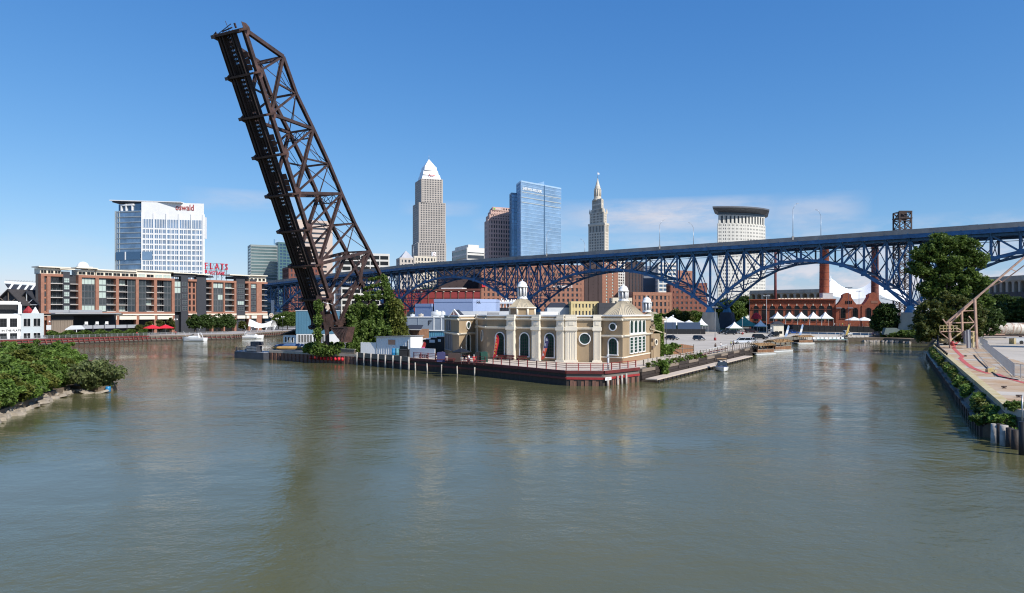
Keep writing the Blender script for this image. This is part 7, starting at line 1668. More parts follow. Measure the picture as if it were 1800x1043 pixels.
for i, (px, py, r, h, lb) in enumerate(((1749, 779, .34, 1.75, 'first pale topped timber pile in the row at the right edge'), (1757, 780, .3, 1.8, 'second timber pile in the near row, dark with a white streak'), (1765, 783, .34, 1.8, 'third timber pile in the near row, greyish brown'), (1775, 786, .32, 1.7, 'fourth timber pile in the near row, half covered by weeds'), (1785, 790, .32, 1.7, 'fifth timber pile in the near row beside the dark post'))):
    c = G(px, py, 0); m = MB(); m.tube([(c.x, c.y, -1), (c.x, c.y, h)], [r*1.05, r*.95], 10); tag(m.build('timber_pile', m_woodl if i in (0, 2) else m_wet, None, loc=c), lb, 'pile', 'timber piles at the near quay corner')
MB_ = MB(); tag(MB().tube([G(1798, 800, 0)-Vector((0, 0, 1)), G(1798, 800, 0)+Vector((0, 0, 2.8))], .3, 10).build('timber_pile', m_black, None, loc=G(1798, 800, 0)), 'thick black timber pile at the right edge of the picture', 'pile')
c = G(1797, 728, 3); tag(MB().tube([(c.x, c.y, 2), (c.x, c.y, 4.6)], .07, 6).build('post', m_steel, None, loc=c), 'slim grey steel post standing in the weeds at the right edge', 'post')
# galvanised mesh fence
mf = thing('mesh_fence', 'galvanised mesh fence panels receding along the quay yard', 'fence', G(1760, 640, 3.0))
pts_ = [G(1722, 603, 3.0), G(1736, 613.5, 3.0)]; pts2 = [G(1727, 611, 3.0), G(1783, 664, 3.0)]; pts3 = [G(1783, 662, 3.0), G(1806, 668, 3.0)]
for (a_, b_2), n, h in ((pts_, 3, 1.9), (pts2, 13, 1.95), (pts3, 2, 1.9)):
    F = Fac(a_.xy, b_2.xy); w = F.L/n
    for i in range(n):
        m = MB(); u0, u1 = i*w+.04, (i+1)*w-.04
        for u in (u0, u1-.05): F.box(m, u, u+.05, 3.03, 3.0+h, -.02, .03)
        for zz in (3.15, 3.0+h-.05): F.box(m, u0+.05, u1-.05, zz, zz+.05, -.015, .025)
        k = int(w/.24)
        for q_ in range(1, k): F.box(m, u0+(u1-u0)*q_/k-.012, u0+(u1-u0)*q_/k+.012, 3.2, 3.0+h-.05, -.008, .014)
        m.build('fence_panel', m_steel, mf)
# gantry with the long loading boom
gn = thing('loading_gantry', 'rusty pink steel gantry with a long loading boom reaching up to the right', 'gantry', G(1680, 612, 3.0))
m_gan = M('faded_pink_steel', (.42, .27, .20), .7, .3, .8); GY = 174
def gbar(name, a, b, w, mat=m_gan, Y=GY, Yb=None): MB().bar(P(a[0], a[1], Y), P(b[0], b[1], Yb or Y), w, w).build(name, mat, gn)
gbar('post', (1671, 612), (1668, 566), .5); gbar('post', (1717.5, 613), (1713.5, 526), .45, m_gan, 171, 171); gbar('post', (1692, 590), (1690.5, 546), .4); gbar('post', (1703, 612), (1702, 580), .7, m_grey, 172)
gbar('boom_pipe', (1662, 569), (1846, 414), .42, Yb=168); gbar('boom_pipe', (1667, 571), (1734, 508), .3); gbar('boom_chord', (1732, 508), (1762, 495.5), .22, Yb=172); gbar('boom_chord', (1762, 495.5), (1850, 430), .25, Yb=168)
for (a_, b_2) in (((1776, 473), (1786, 477)), ((1754, 491), (1761, 496)), ((1800, 453), (1808, 460)), ((1734, 508), (1754, 491))): gbar('boom_strut', a_, b_2, .16, Y=172)
gbar('beam', (1668, 568), (1714, 567), .25); gbar('beam', (1690, 547), (1714, 546), .2); gbar('beam', (1652, 583), (1716, 583), .25); gbar('brace', (1671, 570), (1708, 592), .2); gbar('brace', (1716, 567), (1690, 595), .2); gbar('brace', (1652, 584), (1670, 598), .2); gbar('brace', (1657, 561), (1672, 580), .25)
gbar('brace', (1703, 556), (1716, 572), .2)
for (a_, b_2) in (((1652, 573), (1652, 583)), ((1658, 573), (1658, 583)), ((1664, 572), (1664, 583)), ((1676, 572), (1676, 583)), ((1682, 573), (1682, 583)), ((1652, 573), (1684, 573)), ((1652, 578), (1684, 578))): gbar('hand_rail', a_, b_2, .1, m_ycurb, 173)
gbar('brace', (1671, 598), (1690, 584), .25, m_ycurb); gbar('brace', (1692, 604), (1714, 590), .25, m_ycurb)
m = MB(); m.extr([P(1697, 582, 173), P(1703.5, 582, 173), P(1704, 605, 173), P(1697.5, 605, 173)], (0, .8, 0)); m.build('control_cabinet', m_grey, gn)
m = MB(); m.extr([P(1710, 583, 175), P(1713, 583, 175), P(1713, 611, 175), P(1710, 611, 175)], (0, .5, 0)); m.build('yellow_leg', m_ycurb, gn)
p = P(1674, 604, 172); m = MB(); m.lathe((p.x, p.y, p.z-.6), [(.2, 0), (.45, .2), (.5, .7), (.3, 1.1)], 10); m.build('float_ball', m_redp, gn)
m = MB(); a_ = G(1651, 601, 3.0); m.extr([P(1652, 596, 176), P(1668, 596, 176), P(1668, 602, 176), P(1660, 603, 176)], (0, 1, 0)); m.build('ramp_plate', m_ycurb, gn)
# rusty rail tank car
tk = thing('tank_car', 'rust streaked white tank car standing behind the yard', 'tank car', (*PX(1745, 245), 3.0)); TY_ = 245
m_tank = M('rust_streaked_white', (.62, .56, .46), .6, .25, .5, col2=(.75, .71, .62)); n_ = m_tank.node_tree; 
x_ = n_.nodes.new('ShaderNodeTexNoise'); x_.inputs['Scale'].default_value = .9; x_.inputs['Detail'].default_value = 8; r_ = n_.nodes.new('ShaderNodeValToRGB'); r_.color_ramp.elements[0].position = .5; r_.color_ramp.elements[1].position = .66
mx_ = n_.nodes.new('ShaderNodeMixRGB'); mx_.inputs[2].default_value = (.20, .10, .055, 1); tcx = n_.nodes.new('ShaderNodeTexCoord'); n_.links.new(tcx.outputs['Object'], x_.inputs['Vector']); n_.links.new(x_.outputs[0], r_.inputs[0]); n_.links.new(r_.outputs[0], mx_.inputs[0])
old = n_.nodes['Principled BSDF'].inputs['Base Color'].links[0].from_socket; n_.links.new(old, mx_.inputs[1]); n_.links.new(mx_.outputs[0], n_.nodes['Principled BSDF'].inputs['Base Color'])
def tankp(px, py): return P(px, py, TY_)
zc = ztop(578, TY_); xa, xb = PX(1716, TY_).x, PX(1798, TY_).x
m = MB(); m.tube([(xa-.4, TY_, zc), (xa-.2, TY_, zc), (xa+.4, TY_, zc), (xb, TY_, zc), (xb+3, TY_, zc)], [.6, 1.4, 2.0, 2.0, 2.0], 20); m.build('tank', m_tank, tk)
m = MB()
for k in range(6): m.tube([(xa+1+k*2.6, TY_, zc), (xa+1.25+k*2.6, TY_, zc)], 2.05, 20, cap=False)
m.build('tank_band', m_gan, tk)
m = MB(); m.box(xa-3, TY_-1.2, zc-2.6, xb+4, TY_+1.2, zc-2.1); m.build('underframe', m_rust, tk); m = MB(); m.box(xa+.5, TY_-1.35, zc-2.05, xa+9, TY_-1.2, zc-1.75); m.build('side_sill', m_gan, tk)
m = MB(); m.box(xa+1, TY_-.8, zc+2.0, xa+4, TY_+.8, zc+2.2)
for dx in (1, 2.2, 3.0, 4): m.bar((xa+dx, TY_-.8, zc+2.2), (xa+dx, TY_-.8, zc+3.3), .09)
m.bar((xa+1, TY_-.8, zc+3.3), (xa+4, TY_-.8, zc+3.3), .09); m.build('catwalk', m_lgrey, tk); m = MB(); m.box(xa+2, TY_-.5, zc+2.21, xa+3.2, TY_+.4, zc+2.9); m.build('hatch', m_redc, tk)
for k in range(4):
    for s_ in (0,): x = (xa-1.5, xa+.6, xb-1.5, xb+.6)[k]; m = MB(); m.tube([(x, TY_-1.0, 3.55), (x, TY_-.8, 3.55)], .5, 14); m.build('wheel', m_rust, tk)
m = MB(); m.box(xa-4.8, TY_-1.2, zc-2.0, xa-1.3, TY_+1.2, zc+.6); m.build('pump_cage', m_ycurb, tk)
for k in range(5): m = MB(); m.bar((xa-4.9+k*.9, TY_-1.3, zc-2), (xa-4.9+k*.9+(.8 if k % 2 else -.4), TY_-1.3, zc+1.8), .18); m.build('pipe', m_gan, tk)
t = thing('pump_trailer', 'white and yellow pump trailer at the right edge of the yard', 'trailer', G(1790, 604, 3.0)); c = G(1792, 605, 3.0); m = MB(); m.box(c.x-1.6, c.y-1, 3.5, c.x+4, c.y+1, 4.6); m.build('body', m_lgrey, t); m = MB(); m.box(c.x-2.2, c.y-1, 3.0, c.x-1.61, c.y+1, 4.7); m.build('end_post', m_ycurb, t); m = MB(); m.tube([(c.x-.2, c.y-1.2, 3.5), (c.x-.2, c.y-1.01, 3.5)], .5, 12); m.build('wheel', m_tyre, t); m = MB(); m.box(c.x-4, c.y-.6, 4.61, c.x+4, c.y+.6, 4.9); m.build('rack', m_grey, t)
lamp_post(1774, 300, ztop(551, 300)-3, 'small twin headed yard lamp among the dark trees at the right', 2, m_grey, None, 3.0); lamp_post(1740, 290, ztop(538, 290)-3, 'single pale yard lamp among the dark trees beside the gantry', 1, m_grey, None, 3.0)
# unseen cylinders added off to the right to throw shade across the yard
for (x, y, r, h, lb) in ((146, 168, 4.5, 24, 'tall unseen cylinder added right of the yard for its shadow'), (103, 114, 3.6, 13, 'short unseen cylinder added near the right quay for its shadow')):
    t = thing('shadow_caster', lb, 'shadow_caster', (x, y, 3)); m = MB(); m.lathe((x, y, 3), [(r, 0), (r, h-2), (.4, h)], 24); m.build('shell', m_lgrey, t)
    m = MB(); m.bar((x-r-.1, y, 3), (x-r-.1, y, 3+h-2), .3, .5); m.build('ladder', m_steel, t)

# ================================================================ parking lot edge: boardwalk dock, fence, enclosure
fd = thing('floating_dock', 'pale low floating dock along the right side of the point', 'dock', (45, 155, 0)); Fd = Fac((22.6, 121), (60, 184))
nd = 18
for i in range(nd): pane('dock_board', Fd, Fd.L*i/nd+.02, Fd.L*(i+1)/nd-.02, .42, .62, .1, 2.2, m_deck, fd)
m = MB(); Fd.box(m, 0, Fd.L, .1, .41, 2.0, 2.25); m.build('dock_edge', m_wet, fd)
for i in range(30): u = Fd.L*i/30+.3; pane('tyre_fender', Fd, u, u+.5, .0, .45, 2.26, 2.4, m_tyre, fd)
lw = thing('timber_bulkhead', 'stacked dark timber bulkhead behind the floating dock', 'bulkhead', (44, 157, 0)); Fe = Fac((21.9, 122), (42, 154.6)); Fe2 = Fac((42, 154.6), (70, 203))
for F in (Fe, Fe2):
    for j in range(4):
        k = int(F.L/6)
        for i in range(k): pane('timber', F, F.L*i/k+.03, F.L*(i+1)/k-.03, -.2+.6*j, .36+.6*j, .0, .35+.12*((i+j) % 2), m_wet if j < 3 or i % 2 else m_wood, lw)
bf = thing('picket_fence', 'pale post and rail fence with wood and rope along the boardwalk edge', 'fence', (45, 156, ZP)); Ff = Fac((23.5, 124.5), (70.5, 201.5)); n = 40
for i in range(n+1):
    u = Ff.L*i/n; pane('post', Ff, u, u+.16, ZP-.2, ZP+1.25+.15*(i % 2), -.6, -.44, m_woodl if i % 3 else m_wood, bf)
for zz in (.45, .85, 1.2): pane('rail', Ff, 0, Ff.L, ZP+zz, ZP+zz+.08, -.62, -.56, m_woodl, bf)
tag(MB().prism([(22.8, 124), (42.6, 156), (68, 200), (65.8, 201.5), (40, 157.5), (20.8, 126)], ZP+.035, ZP+.09).build('boardwalk', m_deck), kind='structure')
for i in range(16):
    u = 1+i*2.2; c = Ff.pt(u, ZP-.1, .05); w = random.uniform(.8, 1.3)
    shrub('weed', 'scrubby green weed at the foot of the boardwalk fence', 'weeds', c, [(0, 0, .4, w*.6, w*.5, .55)], (lf_y, lf_a, lf_c)[i % 3], .22, 'weeds under the boardwalk fence', nc=22, per=36, cr=.35)
c = Ff.pt(6.5, 1.2, .9); shrub('bush', 'bright green drooping plant hanging over the dock near the deck corner', 'bush', (c.x, c.y, .7), [(0, 0, 1.5, .8, .8, .8), (0, -.2, .7, .6, .6, .7)], lf_c, .3, nc=60, per=50, cr=.4)
gg = thing('gangway_gate', 'dark mesh gangway gate box standing at the floating dock', 'gate', Ff.pt(19.5, .7, .8)); c = P(1219, 634, 152)
for (dx, dy) in ((-1.6, -.5), (1.6, -.5), (-1.6, .6), (1.6, .6)): MB().bar((c.x+dx, c.y+dy, .6), (c.x+dx, c.y+dy, 3.2), .12).build('post', m_black, gg)
for zz in (1.0, 1.6, 2.2, 2.8, 3.15): MB().bar((c.x-1.6, c.y-.5, zz), (c.x+1.6, c.y-.5, zz), .08).build('rail', m_black, gg)
m = MB()
for i in range(22): x = c.x-1.55+i*.148; m.bar((x, c.y-.5, .7), (x, c.y-.5, 3.1), .035)
m.build('mesh', m_black, gg, kind='stuff')
m = MB(); m.bar((c.x+.5, c.y, 2.6), (c.x+14, c.y+23, 3.0), .8, .2); m.build('ramp', m_maroon, gg)
m = MB(); m.bar((c.x+.5, c.y-.3, 3.3), (c.x+14, c.y+22.7, 3.9), .1, .14); m.build('hand_rail', m_lgrey, gg)
en = thing('cedar_enclosure', 'brown cedar board enclosure with double gate beside the parking lot', 'enclosure', (*PX(1195, 160), ZP)); z = lambda py: ztop(py, 160)
Fn = Fac(PX(1180, 157), PX(1219.5, 161)); Fn2 = Fac(PX(1167.5, 164), PX(1180, 157.2))
for i in range(14):
    u0, u1 = Fn.L*i/14, Fn.L*(i+1)/14; f = abs((i+.5)/14-.45); pane('board', Fn, u0+.01, u1-.02, ZP+.1, z(604.5)-f*1.0, -.1, .0, m_woodb, en)
for i in range(7): pane('board', Fn2, Fn2.L*i/7+.01, Fn2.L*(i+1)/7-.02, ZP+.1, z(610), -.1, .0, m_woodb, en)
for p_ in (1180.3, 1199, 1218.6): u = Fn.s_at(p_); pane('gate_post', Fn, u, u+.14, ZP, z(606), .01, .12, m_wood, en)
pane('gate_rail', Fn, .1, Fn.L, z(613), z(611.8), .01, .1, m_wood, en); m = MB(); m.bar(Fn.pt(.3, z(612), .16), Fn.pt(Fn.L*.42, ZP+.3, .16), .14, .08); m.build('gate_brace', m_wood, en)
c = PX(1163, 152); shrub('bush', 'green vine bush beside the cedar enclosure', 'bush', (c.x+1.2, c.y, ZP), [(0, 0, 1.6, 1.3, 1.0, 1.0), (1.6, .5, 2.2, 1.4, .8, .6)], lf_c, .28, nc=30, per=50, cr=.4)
# lot lamps
lamp_post(1171, 172, ztop(560, 172)-ZP, 'dark slim lamp post behind the ivy clad porch', 1, m_dark, None); lamp_post(1183, 235, ztop(556, 235)-ZP, 'second slim dark lamp post right of the ivy clad porch', 1, m_dark, None)
lamp_post(1257, 238, ztop(540, 238)-ZP, 'tall lamp post with a red base in front of the bridge pier', 2, m_grey, m_redp, topbox=True)
lamp_post(1305, 300, ztop(560, 300)-ZP, 'short lamp post with a red base right of the bridge pier', 1, m_grey, m_redp)
lamp_post(1317.5, 352, ztop(517, 352)-ZP, 'tall slim lamp post at the left corner of the power house', 1, m_lgrey)
lamp_post(1347.5, 312, ztop(520, 312)-ZP, 'tall floodlight post in front of the power house arches', 3, m_lgrey, None, topbox=True)
lamp_post(1492, 306, ztop(506, 306)-ZP, 'tall floodlight mast before the first curved gable', 3, m_grey, None, topbox=True)
lamp_post(1510, 292, ztop(512, 292)-ZP, 'tall dark lamp mast standing on the channel quay', 2, m_dark, None, topbox=True)
lamp_post(1355, 255, ztop(578, 255)-ZP, 'low grey lamp post among the parked cars', 1, m_grey)
c = PX(1554, 292); t = thing('sign_post', 'grey post with a white sign beside the dark rounded tree', 'sign', (c.x, c.y, ZP)); MB().tube([(c.x, c.y, ZP), (c.x, c.y, ztop(541, 292))], .1, 6).build('post', m_grey, t); m = MB(); m.box(c.x-.55, c.y-.2, ztop(568, 292), c.x+.45, c.y-.12, ztop(562, 292)); m.build('sign_plate', m_white, t)
c = PX(1572, 300); t = thing('utility_pole', 'dark utility pole with a curved white lamp arm by the right pier', 'utility pole', (c.x, c.y, ZP)); MB().tube([(c.x, c.y, ZP), (c.x, c.y, ztop(528, 300))], .14, 6).build('pole', m_lgrey, t); MB().tube([(c.x, c.y, ztop(529, 300)), (c.x-3, c.y, ztop(527, 300)), (c.x-6, c.y, ztop(524, 300))], .1, 6).build('arm', m_lgrey, t)
# black screen fence before the power house, tents, parasols
sf = thing('screen_fence', 'long black mesh screen fence in front of the white tents', 'fence', (*PX(1390, 338), ZP)); Fsn = Fac(PX(1320, 346), PX(1548, 330)); n = 24
for i in range(n): pane('screen_panel', Fsn, Fsn.L*i/n+.03, Fsn.L*(i+1)/n-.03, ZP+.05, ZP+(3.9 if i > 2 else 4.4)-.06*i, -.08, .0, m_black, sf)
for i in range(n+1): u = min(Fsn.L*i/n, Fsn.L-.12); pane('fence_post', Fsn, u, u+.1, ZP, ZP+4.2-.06*i, .01, .1, m_dark, sf)
m_tent = M('white_tent_canvas', (.84, .84, .82), .7, .03, .5)
def peak_tent(px, Y, w, zb, hb, hp, label, group, mat=m_tent, wall=m_dark):
    c = PX(px, Y); t = thing('tent', label, 'tent', (c.x, c.y, zb), group); m = MB(); k = w/2
    prof = [(k, hb), (k*.62, hb+(hp-hb)*.28), (k*.3, hb+(hp-hb)*.58), (.04, hp)]
    V = []
    for r, zz in prof: V += [(c.x-r, c.y-r, zb+zz), (c.x+r, c.y-r, zb+zz), (c.x+r, c.y+r, zb+zz), (c.x-r, c.y+r, zb+zz)]
    m.faces(V, [(4*i+j, 4*i+(j+1) % 4, 4*i+4+(j+1) % 4, 4*i+4+j) for i in range(3) for j in range(4)]); m.build('canopy', mat, t)
    m = MB(); m.box(c.x-k, c.y-k-.02, zb+hb-.45, c.x+k, c.y-k+.03, zb+hb-.01); m.build('valance', M('green_valance', (.03, .08, .045), .7, .1) if 'green_valance' not in bpy.data.materials else bpy.data.materials['green_valance'], t)
    for dx in (-1, 1):
        for dy in (-1, 1): MB().bar((c.x+dx*(k-.1), c.y+dy*(k-.1), zb), (c.x+dx*(k-.1), c.y+dy*(k-.1), zb+hb), .1).build('leg', m_lgrey, t)
for i, px in enumerate((1366.5, 1387.5, 1408.5, 1429.5, 1450.5)):
    peak_tent(px, 357-.9*i, 6.0, ZP+2.4, ztop(560, 355)-ZP-2.4, ztop(548.3, 355)-ZP-2.4, ('first of the five white peaked tents, leftmost', 'second white peaked tent from the left before the power house', 'middle one of the five white peaked tents', 'fourth white peaked tent from the left before the power house', 'last white peaked tent on the right, by the gabled front')[i], 'white peaked tents before the power house')
terr = thing('terrace', 'raised dark terrace under the white tents', 'terrace', (*PX(1410, 345), ZP)); Ft_ = Fac(PX(1322, 347.6), PX(1548, 331.5)); m = MB(); Ft_.box(m, .2, Ft_.L, ZP, ZP+2.35, -18, -.4); m.build('base', m_dark, terr); m = MB(); Ft_.box(m, .2, Ft_.L, ZP+2.355, ZP+2.45, -18, -.35); m.build('floor', m_wood, terr)
parasol(1501, 557, 349, 4.4, 4.6, 'white parasol on the terrace before the gables, left of the pair', m_tent, None, zb=ZP+2.45, hc=1.5); parasol(1519, 557, 347, 4.4, 4.6, 'white parasol on the terrace before the gables, right of the pair', m_tent, None, zb=ZP+2.45, hc=1.6)
c = PX(1328, 352); t = thing('parasol', 'tilted red parasol at the left corner of the power house', 'parasol', (c.x, c.y, ZP)); MB().tube([(c.x, c.y, ZP), (c.x+1, c.y, ztop(550, 352))], .06, 6).build('pole', m_lgrey, t); m = MB(); m.lathe((c.x+.4, c.y, ztop(559, 352)), [(2.6, -.5), (2.3, .9), (1.2, 2.2), (.1, 2.7)], 8, smooth=False); m.build('canopy', m_redc, t)
for i, (px, Y, w, mat, y0, y1, lb) in enumerate(((1180, 330, 17, m_tent, 571, 556, 'large white marquee tent left of the bridge pier'), (1233, 330, 5, m_tent, 572, 560, 'small white peaked tent just left of the bridge pier'), (1211, 326, 10, m_tent, 571, 563, 'low white marquee between the big marquee and the pier'), (1308, 338, 11, M('green_tent_canvas', (.07, .26, .20), .7, .12), 573, 556, 'green canvas tent right of the dark bridge pier'), (1291, 312, 6, m_tent, 577, 566, 'white pointed tent right of the dark bridge pier'), (1337, 330, 5, m_tent, 574, 563, 'white pointed tent under the red parasol'))):
    peak_tent(px, Y, w, ZP, ztop(y0, Y)-ZP, ztop(y1, Y)-ZP, lb, None, mat)
t = thing('storage_trailers', 'dark blue trailer parked under the marquee beyond the lot', 'trailer', (*PX(1190, 312), ZP)); Fz = Fac(PX(1160, 314), PX(1235, 312))
for (a_, b_2) in ((0, .38), (.42, .95)): pane('trailer_body', Fz, Fz.L*a_, Fz.L*b_2, ZP+1.2, ztop(567, 313), -2.5, 0, M('navy_trailer', (.05, .08, .14), .5, .15) if a_ == 0 else bpy.data.materials['navy_trailer'], t); pane('trailer_skirt', Fz, Fz.L*a_+.2, Fz.L*b_2-.2, ZP, ZP+1.19, -2.3, -.1, m_black, t)
lf = thing('screen_fence', 'black screen fence behind the cars left of the pier', 'fence', (*PX(1200, 305), ZP)); Fz = Fac(PX(1158, 307), PX(1240, 304))
for i in range(10): pane('screen_panel', Fz, Fz.L*i/10+.02, Fz.L*(i+1)/10-.02, ZP, ZP+2.2, -.1, 0, m_black, lf)
kk = thing('ticket_kiosk', 'cream ticket kiosk with a dark hipped roof beside the channel', 'kiosk', (*PX(1366, 278), ZP)); c = PX(1366, 278); z0 = ZP
m = MB(); m.box(c.x-2, c.y-1.6, z0, c.x+2, c.y+1.6, ztop(570, 278)); m.build('wall', m_cream, kk); m = MB(); zt = ztop(570.5, 278); m.faces([(c.x-2.5, c.y-2.1, zt), (c.x+2.5, c.y-2.1, zt), (c.x+2.5, c.y+2.1, zt), (c.x-2.5, c.y+2.1, zt), (c.x-.8, c.y, zt+1.2), (c.x+.8, c.y, zt+1.2)], [(0, 1, 5, 4), (1, 2, 5), (2, 3, 4, 5), (3, 0, 4), (3, 2, 1, 0)]); m.build('roof', m_dark, kk)
for dx in (-1.4, .2): m = MB(); m.box(c.x+dx, c.y-1.66, z0+1.1, c.x+dx+1.2, c.y-1.605, z0+2.1); m.build('window', m_glassd, kk)
m_lblue = M('pale_blue_canvas', (.35, .48, .70), .7, .1); UX = Fac((0, 0), (1, 0))
for (px, Y, h, cols, lb) in ((1379, 262, 4.6, [m_lblue, m_tent, m_lblue], 'pale blue and white feather flag left of the two by the kiosk'), (1404, 275, 4.8, [m_lblue, m_tent, m_lblue], 'pale blue and white feather flag right of the two by the kiosk'), (1486, 282, 4.6, [M('ochre_canvas', (.55, .38, .10), .7, .1)]*2, 'yellow feather flag beside the white pickup')):
    c = PX(px, Y); feather_flag(Vector((c.x, c.y, ZP)), h, 1.3, .85, cols, '', m_white, lb, F=UX)
# quay on the far side of the channel, with a row of small pedal boats
cq = thing('channel_dock', 'dark floating dock below the pale wall at the head of the channel', 'dock', (*PX(1480, 286), 0)); Fo = Fac(PX(1424, 283), PX(1530, 287)); m = MB(); Fo.box(m, 0, Fo.L, -.3, .55, 0, 2.6); m.build('pontoon', m_wet, cq)
for i in range(16): pane('dock_board', Fo, Fo.L*i/16+.02, Fo.L*(i+1)/16-.02, .551, .62, 0, 2.65, m_wood, cq)
for i in range(8): pane('fence_post', Fo, Fo.L*i/7.2, Fo.L*i/7.2+.12, .62, 3.6, -.2, -.08, m_lgrey, cq)
m_teal = M('pale_teal_plastic', (.40, .58, .60), .4, .1)
for i in range(13):
    u = 1+i*1.75; t = thing('pedal_boat', 'small pale teal pedal boat stored on the channel dock', 'pedal boat', Fo.pt(u, .62, 1.3), 'pedal boats in a row on the channel dock'); c = Fo.pt(u, .62, 1.3); m = MB()
    m.faces([c+Vector(v) for v in ((-.6, -1, 0), (.6, -1, 0), (.6, 1, 0), (-.6, 1, 0), (-.7, -1.25, .5), (.7, -1.25, .5), (.7, 1.1, .5), (-.7, 1.1, .5))], MB.BF); m.build('hull', m_teal if i % 3 else m_tent, t)
    m = MB(); m.box(c.x-.5, c.y+.1, c.z+.51, c.x+.5, c.y+.3, c.z+1.15); m.build('seat', m_tent, t)
# water side wall at the head of the channel
m = MB(); Fk2 = Fac((117, 285), (158, 290)); Fk2.box(m, 0, Fk2.L, -1, ZP+.06, .02, .15); tag(m.build('quay_wall', M('pale_quay_wall', (.50, .47, .43), .85, .15, .4)), kind='structure')

# ================================================================ vehicles
def mkcar(name, label, kind, col, px, py, heading, group=None, zg=ZP+.03, loc=None):
    """heading in degrees: 0 points right, -90 towards the camera"""
    nm3 = 'car_paint_'+'_'.join(str(int(c*1000)) for c in col)
    mat = bpy.data.materials.get(nm3) or M(nm3, col, .25, .05, 2, metal=.3, spec=.6)
    g = Vector(loc) if loc else G(px, py, zg); t = thing(name, label, 'pickup' if kind == 'pickup' else 'car', g, group); t.rotation_euler = (0, 0, R(heading)); local(t); t.scale = (1.12, 1.12, 1.12)
    L_, Hh, roof0, roof1, rake0, rake1 = {'suv': (4.7, 1.72, -2.05, .55, .18, .75), 'sedan': (4.6, 1.42, -1.25, .25, .75, .8), 'hatch': (4.1, 1.5, -1.75, .25, .25, .75), 'van': (5.0, 1.78, -2.25, .75, .15, .95), 'pickup': (5.5, 1.8, -.6, .7, .15, .7)}[kind]
    h = L_/2; belt = Hh*.56
    prof = [(-h+.05, .32), (-h, .55), (-h+.06, belt-.06), (-h+.35, belt), (h-1.35, belt), (h-.35, belt*.86), (h-.02, belt*.7), (h, .5), (h-.1, .3)]
    m = MB(); V = []
    for sgn in (-1, 1):
        for w in (.90, .86): V += [(x*(1 if w > .88 else .992), sgn*(w if z_ < belt*.8 else w-.06), z_) for x, z_ in prof]
    n = len(prof); pl = [(x, -.9 if z_ < belt*.8 else -.83, z_) for x, z_ in prof]; pr_ = [(x, .9 if z_ < belt*.8 else .83, z_) for x, z_ in prof]
    m.faces(pl+pr_, [tuple(range(n))[::-1], tuple(range(n, 2*n))]+[(i, (i+1) % n, n+(i+1) % n, n+i) for i in range(n)]); m.build('body', mat, t)
    if kind == 'pickup': m = MB(); m.box(-h+.15, -.75, belt-.02, -1.0, .75, belt+.03); m.build('bed', m_black, t)
    m = MB(); b0, b1 = roof0-rake0, roof1+rake1; zr = Hh-.06; w0, w1 = .80, .64
    m.faces([(b0, -w0, belt), (b1, -w0, belt), (b1, w0, belt), (b0, w0, belt), (roof0, -w1, zr), (roof1, -w1, zr), (roof1, w1, zr), (roof0, w1, zr)], MB.BF); m.build('window', m_glassd, t)
    m = MB(); m.faces([(roof0-.04, -w1-.03, zr-.02), (roof1+.04, -w1-.03, zr-.02), (roof1+.04, w1+.03, zr-.02), (roof0-.04, w1+.03, zr-.02), (roof0+.1, -w1+.1, Hh), (roof1-.1, -w1+.1, Hh), (roof1-.1, w1-.1, Hh), (roof0+.1, w1-.1, Hh)], MB.BF)
    for s_ in (-1, 1):
        for (xa_, xb_2) in ((b0, roof0), (b1, roof1), ((b0+b1)/2, (roof0+roof1)/2)): m.bar((xa_, s_*(w0+.01), belt), (xb_2, s_*(w1+.01), zr), .09, .05)
    m.build('roof', mat, t)
    for x in (-h+.85, h-.9):
        for s_ in (-1, 1):
            m = MB(); m.tube([(x, s_*.72, .34), (x, s_*.925, .34)], .34, 14); wv = m.build('wheel', m_tyre, t); m = MB(); m.tube([(x, s_*.926, .34), (x, s_*.94, .34)], .21, 10); m.build('rim', m_rim, wv)
    for s_ in (-1, 1):
        m = MB(); m.box(h-.12, s_*.62-.2, belt*.68, h+.01, s_*.62+.2, belt*.84); m.build('headlight', m_lamp, t); m = MB(); m.box(-h-.01, s_*.68-.14, belt*.65, -h+.1, s_*.68+.14, belt*.95); m.build('tail_light', m_tail, t)
    m = MB(); m.box(h-.05, -.42, .42, h+.015, .42, belt*.62); m.build('grille', m_black, t)
    m = MB(); m.box(h-.02, -.26, .36, h+.03, .26, .47); m.build('number_plate', m_white, t)
    return t
BLK, WHT, SLV, GRY, RED, BLU = (.012, .012, .014), (.75, .75, .74), (.42, .43, .44), (.06, .065, .07), (.25, .02, .02), (.03, .09, .32)
gc = 'cars parked on the concrete lot'
